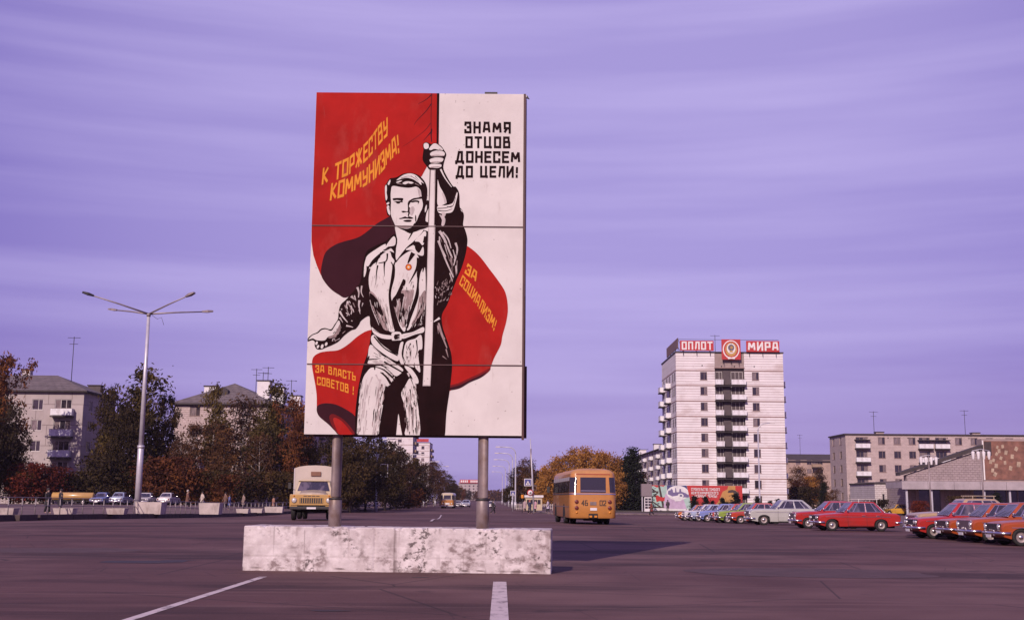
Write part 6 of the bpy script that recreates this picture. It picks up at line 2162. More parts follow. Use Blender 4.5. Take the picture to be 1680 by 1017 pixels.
def hp(name, pts, m, parent=None):
    hl[0] += 1
    y = -.05 - .006 * hl[0]
    P = [(min(max(hu(a), .01), HWd - .01), min(max(hv(b), .01), HH - .01)) for a, b in pts]
    return MB().prism(P, y - .005, y + .001).build(name, hm[m], ho)
npan = 10
for k in range(npan):
    MB().bbox(HWd * k / npan + .01, HWd * (k + 1) / npan - .01, -.05, .03, 0.0, HH, .008).build('board', hm['white'], ho)
    MB().box(HWd * (k + .5) / npan - .05, HWd * (k + .5) / npan + .05, .031, .15, 0, HH - .1).build('prop', trim, ho)
hp('aqua_field', [(84, 110), (360, 110), (340, 400), (300, 515), (84, 515)], 'aqua')
hp('red_banner', [(90, 112), (330, 112), (300, 140), (250, 130), (190, 158), (130, 128), (90, 140)], 'red')
hp('girder', [(205, 112), (240, 112), (318, 510), (280, 510)], 'brown')
hp('girder', [(88, 160), (205, 240), (195, 262), (88, 185)], 'brown')
hp('girder', [(88, 222), (215, 222), (215, 242), (88, 242)], 'brown')
hp('girder', [(88, 322), (195, 240), (215, 250), (100, 340)], 'brown')
hp('girder', [(88, 375), (255, 490), (235, 505), (88, 400)], 'brown')
hp('girder', [(88, 492), (320, 492), (320, 512), (88, 512)], 'brown')
hp('red_flag', [(155, 300), (200, 290), (240, 320), (300, 330), (345, 310), (325, 390), (270, 395), (230, 390), (180, 410)], 'red')
hp('navy_field', [(360, 112), (700, 112), (745, 320), (640, 330), (365, 310)], 'navy')
hp('lilac_field', [(330, 270), (745, 300), (775, 540), (400, 540), (300, 500)], 'lilac')
hp('aqua_edge', [(640, 350), (745, 320), (775, 540), (700, 540)], 'aqua')
hp('roundel', [(545 + 190 * math.cos(t), 250 - 130 * math.sin(t)) for t in [i * math.pi / 12 for i in range(24)]], 'white')
hp('town_skyline', [(375, 270), (380, 215), (420, 200), (440, 170), (460, 200), (465, 240), (500, 240), (502, 165), (515, 160), (525, 235), (570, 235), (575, 180), (600, 175), (606, 225), (680, 250), (735, 290), (735, 325), (640, 325), (560, 290), (450, 310)], 'violet')
hp('town_dome', [(540, 300), (560, 265), (620, 260), (650, 300), (620, 325), (560, 325)], 'white')
hp('town_gate', [(575, 310), (585, 280), (610, 278), (625, 310)], 'navy')
hp('lower_glow', [(440, 320), (640, 330), (600, 390), (500, 395)], 'white')
hp('slogan_field', [(702, 112), (1660, 112), (1660, 460), (775, 460)], 'red')
hp('gold_figure', [(1190, 460), (1250, 380), (1290, 290), (1320, 220), (1400, 180), (1420, 118), (1540, 118), (1540, 190), (1580, 230), (1560, 330), (1560, 420), (1600, 460)], 'gold')
hp('figure_hair', [(1405, 240), (1420, 200), (1480, 185), (1540, 200), (1575, 230), (1590, 210), (1600, 300), (1560, 330), (1530, 300), (1500, 235), (1440, 240)], 'brown')
hp('figure_collar', [(1410, 420), (1470, 415), (1520, 380), (1560, 330), (1600, 330), (1620, 460), (1400, 460)], 'brown')
for a in ([(1425, 290), (1450, 284), (1450, 296), (1428, 300)], [(1478, 284), (1505, 288), (1500, 300), (1478, 296)], [(1440, 362), (1490, 358), (1480, 370), (1445, 372)]):
    hp('figure_face_mark', a, 'brown')
for s_, y_, x0, x1 in (('СТРОИТЕЛЬСТВО ТОМСКОГО', 203, 778, 1268), ('НЕФТЕХИМИЧЕСКОГО', 266, 778, 1240), ('- УДАРНЫЕ ТЕМПЫ!', 322, 785, 1220)):
    quads, W = text_strokes(s_, .10, .24)
    pen = 0
    for ch in s_:
        q2, w2 = text_strokes(ch, .10, .24)
        if q2:
            lb = MB()
            for i, qd in enumerate(q2):
                hl[0] += .03
                P = [(hu(x0 + (pen + x) / W * (x1 - x0)), hv(y_ - y * 40)) for x, y in qd]
                lb.add([(a, -.062 - .006 * hl[0], b_) for a, b_ in P], [(0, 1, 2, 3)])
            lb.build('letter', hm['white'], ho)
        pen += GL[ch][0] + .12 + .24 * (.6 if ch == ' ' else 1)
hp('plinth_strip', [(84, 518), (780, 530), (780, 560), (84, 560)], 'white')

# kiosk with overhanging grey head left of the hoarding
kx, kY = gx(1060, 180), 180.0
kz = zg(kx, kY) + .14
kH = at(1060, 793.5, kY).z - kz
ki = thing('news_kiosk', 'narrow kiosk with a grey overhanging head and glazed white front left of the hoarding', 'kiosk', (kx, kY, kz))
MB().bbox(-.75, .85, -.55, .6, kH * .55, kH, .03).build('head_box', mat('kiosk_grey', (0.22, 0.17, 0.19), .7, .1, 2, stretch=(8, 1, 1)), ki)
MB().bbox(-.30, .80, -.35, .5, 0, kH * .55 - .02, .02).build('booth', white_p, ki)
for i in range(2):
    for j in range(4):
        MB().box(-.20 + i * .5, .22 + i * .5, -.365, -.352, .45 + j * .42, .45 + j * .42 + .32).build('pane', glass, ki)
MB().bbox(-.72, -.58, -.45, -.3, 0, kH * .55 - .01, .01).build('post', galv, ki)
k2x, k2Y = gx(876, 185), 186.0
k2 = thing('street_kiosk', 'low cream kiosk with a white roof edge behind the traffic signs', 'kiosk', (k2x, k2Y, zg(k2x, k2Y) + .14))
MB().bbox(-1.3, 1.3, -.8, .8, 0, 2.0, .02).build('booth', CARC['cream'], k2)
MB().bbox(-1.5, 1.5, -1.0, 1.0, 2.003, 2.35, .03).build('roof', white_p, k2)
for i in range(4):
    MB().box(-1.1 + i * .56, -.62 + i * .56, -.815, -.803, .95, 1.65).build('pane', glass, k2)
# low fence by the right-hand trees
rf = thing('low_fence', 'low pale fence at the kerb right of the crossing', 'fence', (gx(846, 190), 190, zg(3, 190) + .14))
fm = MB().bbox(-.05, .05, -.04, .04, 0, 1.0, .01).mesh('picket', plw)
for k in range(26):
    link('picket', fm, rf, (k * .34 + .2, 0, 0))
for z in (.25, .8):
    MB().box(0, 9.2, .045, .08, z, z + .08).build('rail', plw, rf)

# globe-less square lanterns by the hall: a bar with four hanging white shades
def four_lantern(px, top_py, Y, label):
    x = gx(px, Y)
    z0 = zg(x, Y) + .14
    H = at(px, top_py, Y).z - z0
    t = thing('lantern_post', label, 'street lamp', (x, Y, z0), 0, 'four-shade lantern posts by the hall')
    MB().tube([(0, 0, -.05), (0, 0, H)], [.09, .06], 8).build('pole', steel, t)
    MB().tube([(-.9, 0, H - .05), (0, 0, H + .12), (.9, 0, H - .05)], .04, 6).build('cross_bar', galv, t)
    for u in (-.84, -.29, .28, .82):
        s_ = MB().lathe([(.11, -.80), (.19, -.12), (.16, -.02), (.06, .02), (.02, .03)], 10, 0, Matrix.Translation((u, 0, H - .12))).build('shade', white_p, t)
        MB().lathe([(.001, -.79), (.105, -.79)], 10, 0, Matrix.Translation((u, 0, H - .12))).build('shade_base', lampglass, s_)
    return t
four_lantern(1527, 748, 128, 'post with four white hanging shades in front of the canopy')
four_lantern(1614, 738.5, 122, 'taller post with four white hanging shades against the wedge wall')

# ------------------------------------------------------------------ people
skin_m = mat('skin', (0.42, 0.26, 0.20), .6)
def person(loc, rz, cloth, label, h=1.7, stride=0.0, hairc=(0.03, 0.02, 0.02), coat=True, legs=(0.03, 0.025, 0.03), skirt=False, hat=None):
    t = thing('person', label, 'person', loc, rz)
    s = h / 1.75
    J = {'pel': (0, 0, .95), 'chest': (0, 0, 1.30), 'neck': (0, 0, 1.50), 'head': (.02, 0, 1.60), 'top': (.02, 0, 1.74)}
    st = stride
    J.update({'hl': (0, .10, .90), 'kl': (.20 * st, .11, .50), 'al': (.30 * st, .11, .09), 'tl': (.30 * st + .17, .12, .04), 'hr': (0, -.10, .90), 'kr': (-.02 * st, -.11, .50), 'ar': (-.38 * st, -.11, .10 + .05 * abs(st)), 'tr': (-.38 * st + .15, -.12, .04),
              'sl': (0, .20, 1.42), 'el': (-.16 * st - .02, .25, 1.14), 'wl': (-.16 * st + .08, .25, .90), 'fl': (-.14 * st + .12, .24, .80), 'sr': (0, -.20, 1.42), 'er': (.14 * st - .02, -.25, 1.14), 'wr': (.26 * st + .05, -.25, .92), 'fr': (.28 * st + .09, -.24, .82)})
    E = [('pel', 'chest'), ('chest', 'neck'), ('neck', 'head'), ('head', 'top'), ('pel', 'hl'), ('hl', 'kl'), ('kl', 'al'), ('al', 'tl'), ('pel', 'hr'), ('hr', 'kr'), ('kr', 'ar'), ('ar', 'tr'), ('chest', 'sl'), ('sl', 'el'), ('el', 'wl'), ('wl', 'fl'), ('chest', 'sr'), ('sr', 'er'), ('er', 'wr'), ('wr', 'fr')]
    rad = dict(pel=.15, chest=.16, neck=.06, head=.095, top=.07, hl=.10, kl=.07, al=.045, tl=.04, hr=.10, kr=.07, ar=.045, tr=.04, sl=.075, el=.05, wl=.033, fl=.035, sr=.075, er=.05, wr=.033, fr=.035)
    keys = list(J)
    me = bpy.data.meshes.new('body')
    me.from_pydata([tuple(c * s for c in J[k]) for k in keys], [(keys.index(a), keys.index(b)) for a, b in E], [])
    o = link('body', me, t)
    sk = o.modifiers.new('skin', 'SKIN')
    for i, k in enumerate(keys):
        d = me.skin_vertices[0].data[i]
        d.radius = (rad[k] * s * .9, rad[k] * s)
        d.use_root = (k == 'pel')
    o.modifiers.new('sub', 'SUBSURF').render_levels = 1
    me.materials.append(skin_m)
    cm = mat('cloth_' + str(len(MATS)), cloth, .85, .2, 6)
    lm = mat('cloth_' + str(len(MATS)), legs, .85, .2, 6)
    def loft(nm, rows, m, n=12):
        b = MB()
        vv = []
        for cx, cy, z, rx, ry in rows:
            for k in range(n):
                a = 2 * math.pi * k / n
                vv.append(((cx + rx * math.cos(a)) * s, (cy + ry * math.sin(a)) * s, z * s))
        ff = [(i * n + k, i * n + (k + 1) % n, (i + 1) * n + (k + 1) % n, (i + 1) * n + k) for i in range(len(rows) - 1) for k in range(n)]
        ff.append(tuple((len(rows) - 1) * n + k for k in range(n)))
        b.add(vv, ff, 0, True)
        return b.build(nm, m, t)
    lo = .55 if coat or skirt else .88
    loft('coat', [(0, 0, lo, .20 + .05 * abs(st), .22), (0, 0, .95, .16, .20), (0, 0, 1.15, .15, .185), (0, 0, 1.36, .16, .235), (0, 0, 1.46, .12, .20), (0, 0, 1.52, .07, .08)], cm)
    for a, b_, c_ in (('sl', 'el', 'wl'), ('sr', 'er', 'wr')):
        MB().tube([Vector(J[a]) * s, Vector(J[b_]) * s, Vector(J[c_]) * s], [.092 * s, .07 * s, .055 * s], 8).build('sleeve', cm, t)
    for a, b_, c_ in (('hl', 'kl', 'al'), ('hr', 'kr', 'ar')):
        MB().tube([Vector(J[a]) * s, Vector(J[b_]) * s, Vector(J[c_]) * s], [.115 * s, .085 * s, .075 * s], 8).build('trouser_leg', lm, t)
    hm_ = mat('hair_' + str(len(MATS)), hat or hairc, .8)
    loft('hat' if hat else 'hair', [(-.03, 0, 1.58, .085, .095), (-.025, 0, 1.66, .115, .112), (-.01, 0, 1.73, .115, .108), (0, 0, 1.79, .07, .07), (0, 0, 1.805, .02, .02)], hm_)
    for u in (-1, 1):
        pass
    return t
def at_ground(px, Y, up=None):
    x = gx(px, Y)
    return (x, Y, zg(x, Y) + (lift(x, Y) if up is None else up))
person(at_ground(809, 150, 0), R(15), (0.025, 0.018, 0.022), 'person in dark clothes striding over the road beside the right post', 1.72, 1.0)
person(at_ground(869, 151, 0), R(-60), (0.03, 0.03, 0.07), 'person in dark jacket and red hat by the crossing', 1.72, .5, hat=(0.4, 0.05, 0.04))
person(at_ground(878.5, 156), R(200), (0.55, 0.30, 0.36), 'person in a pink coat by the crossing', 1.62, .2, skirt=True)
person(at_ground(861, 158), R(240), (0.40, 0.28, 0.30), 'person in pale pink waiting behind the crossing pair', 1.65)
person(at_ground(899, 156), R(160), (0.52, 0.44, 0.54), 'person in a pale lilac coat beside the orange bus', 1.66, .4)
person(at_ground(1068.5, 146, 0), R(170), (0.20, 0.035, 0.03), 'person in a dark red coat walking before the kiosk', 1.68, .8)
person(at_ground(1095.5, 188), R(90), (0.05, 0.035, 0.045), 'dark figure standing against the painted hoarding', 1.75)
for px, Y, c_, h_, lb in ((79, 84, (.02, .015, .02), 1.75, 'dark figure at the railing below the red bush'), (100, 88, (.02, .015, .02), 1.7, 'dark figure right of another at the left railing'), (308, 118, (.16, .07, .05), 1.72, 'person in brown with a pale hat behind the railing'),
        (332, 121, (.55, .45, .40), 1.66, 'person in a white jacket behind the railing'), (370, 128, (.16, .08, .06), 1.7, 'person in a brown coat left of the group near the lorry'), (377, 126, (.10, .12, .30), 1.6, 'person in blue in the group near the lorry'),
        (400, 132, (.25, .17, .15), 1.72, 'person in grey-brown in the group near the lorry'), (449, 140, (.30, .14, .10), 1.65, 'person in reddish coat farthest right behind the railing')):
    person(at_ground(px, Y), random.uniform(0, 6), c_, lb, h_, random.choice([0, .3, .6]), hat=(.45, .38, .36) if 'pale hat' in lb else None)
# ------------------------------------------------------------------ trees and shrubs
def leafmat(name, c1, c2, c3):
    m = bpy.data.materials.new(name)
    m.use_nodes = True
    t, b = nodes_of(m)
    ge = t.nodes.new('ShaderNodeNewGeometry')
    oi = t.nodes.new('ShaderNodeObjectInfo')
    n = t.nodes.new('ShaderNodeTexNoise')
    n.inputs['Scale'].default_value = .45
    n.inputs['Detail'].default_value = 6
    n.inputs['Roughness'].default_value = .75
    t.links.new(ge.outputs['Position'], n.inputs['Vector'])
    r = t.nodes.new('ShaderNodeValToRGB')
    e = r.color_ramp.elements
    e[0].position, e[0].color = .34, (*c1, 1)
    e[1].position, e[1].color = .68, (*c3, 1)
    k = e.new(.5)
    k.color = (*c2, 1)
    ad = t.nodes.new('ShaderNodeMath')
    ad.operation = 'MULTIPLY_ADD'
    t.links.new(oi.outputs['Random'], ad.inputs[0])
    ad.inputs[1].default_value = .16
    ad.inputs[2].default_value = -.08
    a2 = t.nodes.new('ShaderNodeMath')
    a2.operation = 'ADD'
    t.links.new(ad.outputs[0], a2.inputs[0])
    t.links.new(n.outputs['Fac'], a2.inputs[1])
    t.links.new(a2.outputs[0], r.inputs[0])
    t.links.new(r.outputs[0], b.inputs['Base Color'])
    b.inputs['Roughness'].default_value = .8
    b.inputs['Specular IOR Level'].default_value = .2
    tr = t.nodes.new('ShaderNodeBsdfTranslucent')
    t.links.new(r.outputs[0], tr.inputs[0])
    mx = t.nodes.new('ShaderNodeMixShader')
    mx.inputs[0].default_value = .25
    t.links.new(b.outputs[0], mx.inputs[1])
    t.links.new(tr.outputs[0], mx.inputs[2])
    t.links.new(mx.outputs[0], t.nodes['Material Output'].inputs[0])
    return m
LM = {
 'darkgreen': leafmat('leaf_darkgreen', (0.020, 0.012, 0.007), (0.040, 0.025, 0.010), (0.085, 0.048, 0.015)),
 'brown': leafmat('leaf_brown', (0.035, 0.017, 0.012), (0.080, 0.036, 0.018), (0.150, 0.066, 0.024)),
 'gold': leafmat('leaf_gold', (0.15, 0.062, 0.020), (0.30, 0.13, 0.032), (0.44, 0.21, 0.050)),
 'orange': leafmat('leaf_orange', (0.045, 0.015, 0.009), (0.105, 0.033, 0.013), (0.20, 0.070, 0.018)),
 'red': leafmat('leaf_red', (0.040, 0.009, 0.008), (0.10, 0.017, 0.011), (0.18, 0.036, 0.014)),
 'olive': leafmat('leaf_olive', (0.036, 0.025, 0.010), (0.085, 0.056, 0.017), (0.15, 0.092, 0.022)),
 'fir': leafmat('leaf_fir', (0.008, 0.010, 0.008), (0.014, 0.017, 0.011), (0.028, 0.028, 0.014)),
}
def tree_meshes(seed, H, W, crown0, nclump, nleaf, leaf, spread, shape, lm, trunk_m, tr=.16, clump_r=.8, limb=14):
    """trunk and limbs as tubes, leaves as many small separate faces in uneven clumps"""
    rn = random.Random(seed)
    tk = MB()
    lean = (rn.uniform(-.3, .3), rn.uniform(-.3, .3))
    top = Vector((lean[0], lean[1], H * .93))
    pts = [Vector((0, 0, -.15)), Vector((lean[0] * .2, lean[1] * .2, H * .25)), Vector((lean[0] * .5, lean[1] * .6, H * .55)), top]
    tk.tube(pts, [tr * 1.25, tr, tr * .6, tr * .12], 8)
    def env(t):                                       # crown half-width along its height
        if shape == 'cone':
            return max(.04, (1 - t) ** .8)
        if shape == 'poplar':
            return .35 + .65 * math.sin(math.pi * min(1, t * .9 + .12)) ** .7 * (1 - .45 * t)
        return max(.12, math.sin(math.pi * min(.97, t * .86 + .14)) ** .62)
    tips = []
    for k in range(limb):
        t = (k + rn.random()) / limb
        z0 = H * crown0 * .75 + (H * .9 - H * crown0 * .75) * t
        a = rn.uniform(0, 2 * math.pi)
        rr_ = W / 2 * env(t) * rn.uniform(.55, 1.05)
        s = pts[1].lerp(top, max(0, min(1, (z0 / H - .25) / .68)))
        s.z = z0
        e = s + Vector((math.cos(a) * rr_, math.sin(a) * rr_, rr_ * (rn.uniform(.35, .9) if shape != 'cone' else rn.uniform(-.25, .05))))
        e.z = min(e.z, H * .99)
        m_ = s.lerp(e, .5) + Vector((0, 0, -.06 * rr_))
        tk.tube([s, m_, e], [tr * .36 * (1 - t * .5), tr * .2, tr * .06], 5)
        tips.append(e)
        for q in range(2):
            f = m_.lerp(e, rn.random()) + Vector((rn.uniform(-1, 1), rn.uniform(-1, 1), rn.uniform(.1, 1.1))) * rr_ * .35
            tk.tube([m_.lerp(e, .3), f], [tr * .12, tr * .03], 4)
            tips.append(f)
    V, Fc = [], []
    leads = [(0, 0, 1.0, .62)]                        # several leaders make an uneven outline
    if shape != 'cone':
        for k in range(5):
            a = rn.uniform(0, 6.28)
            d = W * rn.uniform(.16, .34)
            leads.append((math.cos(a) * d, math.sin(a) * d, rn.uniform(.62, .95), rn.uniform(.32, .55)))
    else:
        leads = [(0, 0, 1.0, 1.0)]
    for c in range(nclump):
        t = rn.random() ** (.9 if shape != 'cone' else 1.5)
        if c < len(tips):
            p = tips[c]
        else:
            ox, oy, hf, wf = rn.choice(leads)
            a = rn.uniform(0, 2 * math.pi)
            rr_ = W / 2 * wf * env(t) * (rn.random() ** .45) * rn.uniform(.75, 1.1)
            p = Vector((lean[0] * t + ox + math.cos(a) * rr_, lean[1] * t + oy + math.sin(a) * rr_, H * crown0 + H * (hf - crown0) * t))
        cr = clump_r * rn.uniform(.55, 1.3) * (1 if shape != 'cone' else .7)
        nl = int(nleaf * rn.uniform(.5, 1.4))
        for i in range(nl):
            d = Vector((rn.gauss(0, 1), rn.gauss(0, 1), rn.gauss(0, .8))) * cr * .5
            q = p + d
            if q.z > H * 1.04 or q.z < .05:
                continue
            u = Vector((rn.gauss(0, 1), rn.gauss(0, 1), rn.gauss(0, 1))).normalized()
            w = u.orthogonal().normalized()
            w = Matrix.Rotation(rn.uniform(0, 6.28), 3, u) @ w
            v2 = u.cross(w)
            L_ = leaf * rn.uniform(.6, 1.4)
            o = len(V)
            V += [q - w * L_, q + v2 * L_ * .42, q + w * L_, q - v2 * L_ * .42]
            Fc.append((o, o + 1, o + 2, o + 3))
    me = bpy.data.meshes.new('crown')
    me.from_pydata([tuple(v) for v in V], [], Fc)
    me.materials.append(lm)
    tkm = tk.mesh('trunk', trunk_m)
    return tkm, me
TT = {}
def ttype(key, *a, **k):
    TT[key] = tree_meshes(*a, **k)
ttype('dg1', 11, 12.0, 8.0, .18, 150, 62, .21, 1, 'round', LM['darkgreen'], bark, clump_r=1.08)
ttype('dg2', 12, 12.0, 7.2, .14, 140, 62, .21, 1, 'round', LM['darkgreen'], bark, clump_r=1.08)
ttype('ol1', 13, 12.5, 7.0, .16, 130, 60, .20, 1, 'poplar', LM['olive'], birch, clump_r=1.01)
ttype('br1', 14, 11.0, 7.0, .14, 110, 46, .19, 1, 'round', LM['brown'], bark, clump_r=1.01, limb=20)
ttype('br2', 15, 12.0, 6.4, .12, 110, 48, .19, 1, 'poplar', LM['brown'], birch, clump_r=1.01, limb=20)
ttype('go1', 16, 11.0, 6.0, .14, 130, 60, .20, 1, 'poplar', LM['gold'], birch, clump_r=0.97)
ttype('go2', 17, 10.5, 7.0, .12, 130, 60, .20, 1, 'round', LM['gold'], bark, clump_r=1.01)
ttype('or1', 18, 12.0, 7.6, .14, 130, 56, .20, 1, 'round', LM['orange'], bark, clump_r=1.04)
ttype('or2', 19, 4.2, 5.0, .06, 80, 60, .17, 1, 'round', LM['orange'], bark, tr=.07, clump_r=1.1)
ttype('re1', 20, 4.6, 5.4, .06, 80, 60, .17, 1, 'round', LM['red'], bark, tr=.07, clump_r=1.1)
ttype('fi1', 21, 9.5, 4.4, .05, 170, 46, .19, 1, 'cone', LM['fir'], bark, clump_r=1.2, limb=34)
ttype('fi2', 22, 3.4, 2.0, .05, 90, 30, .13, 1, 'cone', LM['fir'], bark, tr=.05, clump_r=.6, limb=20)
ttype('du1', 23, 3.0, 4.2, .05, 60, 55, .15, 1, 'round', LM['darkgreen'], bark, tr=.06, clump_r=1.0)
rt_ = random.Random(5)
HGT = {'dg1': 12, 'dg2': 12, 'ol1': 12.5, 'br1': 11, 'br2': 12, 'go1': 11, 'go2': 10.5, 'or1': 12, 'or2': 4.2, 're1': 4.6, 'fi1': 9.5, 'fi2': 3.4, 'du1': 3.0}
def tree(key, px, Y, top_py, label, group=None, wide=1.0, name='tree', x=None):
    x = gx(px, Y) if x is None else x
    z0 = zg(x, Y) + lift(x, Y)
    h = at(px, top_py, Y).z - z0
    k = h / HGT[key]
    t = thing(name, label, 'tree' if name != 'shrub' else 'shrub', (x, Y, z0), rt_.uniform(0, 6.28), group)
    for nm, me in zip(('trunk', 'crown'), TT[key]):
        o = link(nm, me, t)
        o.scale = (k * wide, k * wide, k)
    return t
# far left, in front of and between the houses
for k, px, Y, ty, lb, w in (
    ('or1', -2, 146, 583, 'tall dark tree with orange top at the left frame edge', .62),
    ('dg1', -14, 140, 650, 'dark green tree cut by the left frame edge', .9),
    ('dg2', 18, 144, 690, 'dark tree covering the left of the balcony house', .7),
    ('ol1', 228, 152, 604, 'tallest olive tree behind the lamp mast', .95),
    ('dg2', 178, 150, 634, 'dark spreading tree hiding the end of the left house', .62),
    ('dg1', 205, 147, 668, 'dark tree just left of the lamp mast', .75),
    ('dg1', 262, 156, 645, 'dark tree right of the lamp mast', .5),
    ('ol1', 345, 158, 634, 'olive tree before the left half of the pinkish gable', .62),
    ('br1', 318, 154, 690, 'brown thinning tree at the left corner of the pinkish house', .9),
    ('br2', 398, 155, 652, 'tall brown tree before the pinkish house gable', .9),
    ('ol1', 447, 152, 630, 'yellowing olive tree before the right end of the gable', .8),
    ('or1', 474, 150, 655, 'orange-brown tree just left of the board', .6),
    ('ol1', 497, 154, 694, 'olive tree behind the lorry', .8),
    ('br2', 362, 149, 706, 'low brown tree in front of the gable trees', 1.0),
    ('br2', 425, 147, 712, 'low russet tree left of the lorry', 1.0),
    ('br2', 530, 158, 765, 'brown tree between the lorry and the left post', 1.2),
    ('br2', 290, 148, 722, 'low brown tree behind the white planters', 1.0)):
    tree(k, px, Y, ty, lb, None, w)
for px, Y, ty, k, lb in ((50, 142, 762, 're1', 'red shrub below the balcony house'), (88, 144, 768, 're1', 'dark red shrub beside another by the left railing'), (22, 143, 775, 'du1', 'dark shrub at the far left behind the railing'), (118, 147, 782, 'du1', 'dark low shrub left of the mast'),
        (150, 148, 775, 'du1', 'dark low shrub below the spreading tree'), (180, 147, 752, 'du1', 'tall dark shrub left of the mast'), (212, 145, 776, 'du1', 'dark shrub at the mast foot'), (245, 146, 766, 'or2', 'orange shrub right of the mast foot'), (277, 144, 752, 'or2', 'tall orange shrub above the big planter'),
        (308, 145, 770, 'or2', 'orange shrub behind the person in brown'), (338, 146, 774, 'du1', 'dark shrub behind the person in white'), (372, 145, 780, 'or2', 'russet shrub behind the group of people'), (410, 146, 784, 'du1', 'low dark shrub left of the lorry'), (448, 147, 776, 'du1', 'dark shrub just left of the lorry')):
    tree(k, px, Y, ty, lb, 'shrubs behind the railing', 1.1, 'shrub')
# left row down the avenue
row = [(575, 150, 715, 'dg1'), (600, 158, 712, 'dg2'), (632, 176, 722, 'dg1'), (560, 172, 700, 'dg2'), (650, 196, 738, 'br1'), (628, 205, 735, 'dg2'), (670, 215, 746, 'dg2'), (684, 235, 756, 'dg1'), (700, 255, 760, 'br2'), (712, 275, 756, 'br2'), (722, 300, 768, 'br1'), (732, 330, 778, 'dg2'), (739, 365, 786, 'dg1'), (745, 400, 792, 'br1'), (750, 450, 797, 'dg2'), (757, 520, 799, 'or1'), (763, 600, 802, 'dg1'), (769, 700, 803, 'dg2'), (776, 820, 806, 'br1'), (784, 900, 808, 'dg1')]
ordn = ['nearest', 'second', 'third', 'fourth', 'fifth', 'sixth', 'seventh', 'eighth', 'ninth', 'tenth', 'eleventh', 'twelfth', 'thirteenth', 'fourteenth', 'fifteenth', 'sixteenth', 'seventeenth', 'eighteenth', 'nineteenth', 'farthest']
kindw = {'dg1': 'dark green', 'dg2': 'dense dark green', 'br1': 'brown', 'br2': 'russet birch-stemmed', 'or1': 'orange', 'go1': 'golden', 'go2': 'broad golden', 'ol1': 'olive', 'fi1': 'dark fir'}
for i, (px, Y, ty, k) in enumerate(row):
    tree(k, px, Y, ty, '%s %s tree of the row left of the avenue' % (ordn[i], kindw[k]), 'trees along the left of the avenue', 1.0)
for i, (px, Y, k) in enumerate(((590, 156, 'du1'), (640, 186, 'du1'), (672, 214, 'or2'), (690, 240, 'du1'), (555, 160, 'or2'))):
    tree(k, px, Y, 800 + i % 3, '%s low undergrowth shrub below the left avenue trees' % ordn[i], 'shrubs along the left of the avenue', 1.3, 'shrub')
# right row
rrow = [(833, 330, 800, 'dg1'), (842, 240, 782, 'dg2'), (850, 224, 764, 'dg1'), (862, 214, 752, 'br2'), (872, 226, 764, 'dg2'), (880, 236, 776, 'br1'), (886, 250, 772, 'or1')]
for i, (px, Y, ty, k) in enumerate(rrow):
    tree(k, px, Y, ty, '%s tree, %d%s from the left, right of the avenue lamps' % (kindw[k], i + 1, ['st', 'nd', 'rd', 'th', 'th', 'th', 'th'][i]), 'trees along the right of the avenue', .95)
grow = [(895, 206, 764, 'go1'), (912, 214, 752, 'go1'), (930, 206, 742, 'go2'), (950, 212, 736, 'go1'), (968, 204, 735, 'go1'), (986, 210, 738, 'go2'), (1003, 204, 744, 'go1'), (1016, 212, 752, 'go2'), (940, 190, 768, 'go2'), (1005, 192, 770, 'go2')]
for i, (px, Y, ty, k) in enumerate(grow):
    tree(k, px, Y, ty, '%s golden tree of the clump behind the orange bus' % (['leftmost', 'second', 'third', 'fourth', 'fifth', 'sixth', 'seventh', 'rightmost', 'low left', 'low right'][i]), 'golden trees behind the bus', 1.0)
tree('fi1', 1040, 194, 736, 'tall dark conifer right of the golden trees', None, 1.25)
tree('fi1', 1029, 204, 752, 'shorter dark conifer beside the golden trees', None, 1.2)
tree('br1', 1052, 215, 772, 'dark brown tree behind the kiosk', None, .9)
# before the tower
for i, px in enumerate((1142, 1158, 1167, 1186, 1193, 1206, 1240, 1262, 1274)):
    tree('fi2', px, 178 + (i * 7) % 12, (812, 813, 820, 815, 822, 808, 815, 820, 817)[i], '%s little spruce planted before the tower and hoarding' % (['leftmost', 'second', 'third', 'fourth', 'fifth', 'sixth', 'seventh', 'eighth', 'rightmost'][i]), 'little spruces before the tower', 1.3)
# between the tower and the hall
for px, Y, ty, k, lb in ((1306, 250, 788, 'go1', 'golden tree right of the tower'), (1330, 256, 778, 'go2', 'golden tree before the old brown house'), (1318, 230, 800, 'du1', 'dark shrub at the tower corner'), (1352, 226, 792, 'fi1', 'dark conifer between tower and brick house'),
        (1366, 220, 802, 'br1', 'brown tree at the corner of the brick house'), (1312, 300, 765, 'br2', 'thin bare tree right of the tower'), (1345, 300, 768, 'br2', 'thin bare tree before the brown house'), (1412, 200, 792, 'fi1', 'dark bush-like conifer before the brick house balconies'), (1402, 208, 798, 'fi1', 'small dark conifer left of the annex'),
        (1428, 196, 800, 'br1', 'brownish tree touching the annex'), (1442, 150, 820, 'du1', 'dark shrub under the annex slit windows'), (1575, 141, 815, 'du1', 'dark shrub under the canopy'), (1631, 140, 806, 'fi2', 'small dark fir by the canopy post'), (1510, 142, 822, 're1', 'reddish low shrub before the canopy')):
    tree(k, px, Y, ty, lb, None, 1.1, 'shrub' if k in ('du1', 're1') else 'tree')
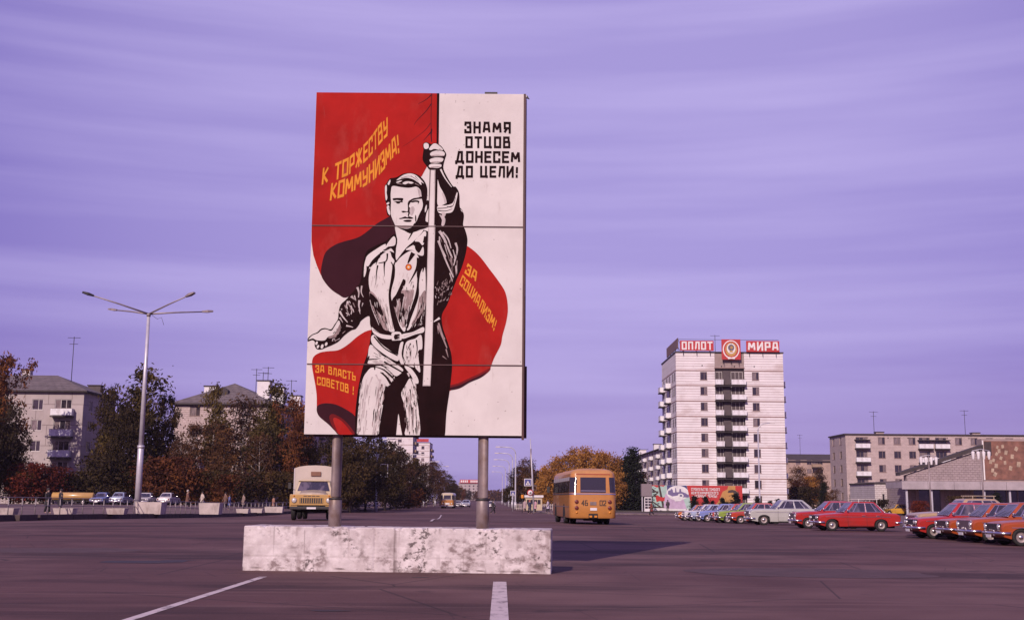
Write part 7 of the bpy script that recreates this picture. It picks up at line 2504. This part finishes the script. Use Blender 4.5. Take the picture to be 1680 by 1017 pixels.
# what closes the view far off
def far_wood(px0, px1, Y, top, key, n, seed):
    rn = random.Random(seed)
    V, Fc = [], []
    x0, x1 = gx(px0, Y), gx(px1, Y)
    for i in range(n):
        x = rn.uniform(x0, x1)
        hh = top * (.7 + .3 * math.sin(x * .05) * math.sin(x * .013 + 1)) * rn.uniform(.5, 1)
        q = Vector((x, Y + rn.uniform(-20, 20), hh * rn.random() ** .6 - .4))
        u = Vector((rn.gauss(0, 1), rn.gauss(0, 1), rn.gauss(0, 1))).normalized()
        w = u.orthogonal().normalized()
        v2 = u.cross(w)
        L_ = 1.1 * rn.uniform(.6, 1.4)
        o = len(V)
        V += [q - w * L_, q + v2 * L_ * .5, q + w * L_, q - v2 * L_ * .5]
        Fc.append((o, o + 1, o + 2, o + 3))
    me = bpy.data.meshes.new('far_wood')
    me.from_pydata([tuple(v) for v in V], [], Fc)
    me.materials.append(LM[key])
    o = link('far_wood', me)
    return o
tag(far_wood(-200, 700, 460, 13, 'darkgreen', 16000, 1), 'dark mass of far woodland behind the left houses', 'woodland', None, 'stuff')
tag(far_wood(780, 1120, 900, 15, 'brown', 14000, 2), 'brown mass of far woodland at the avenue end', 'woodland', None, 'stuff')
tag(far_wood(1240, 2000, 480, 10, 'brown', 14000, 3), 'brown mass of far woodland behind the right houses', 'woodland', None, 'stuff')

# ------------------------------------------------------------------ the air: thin autumn haze
hzm = bpy.data.materials.new('haze_air')
hzm.use_nodes = True
ht = hzm.node_tree
ht.nodes.clear()
ho_ = ht.nodes.new('ShaderNodeOutputMaterial')
pv = ht.nodes.new('ShaderNodeVolumePrincipled')
pv.inputs['Color'].default_value = (0.85, 0.74, 0.90, 1)
pv.inputs['Density'].default_value = 0.00011
pv.inputs['Anisotropy'].default_value = 0.2
ht.links.new(pv.outputs[0], ho_.inputs['Volume'])
hb_ = MB().box(-420, 420, -40, 1750, -1.6, 36)
hzo = hb_.build('haze', hzm)
tag(hzo, 'thin pale haze over the avenue', 'haze', None, 'stuff')
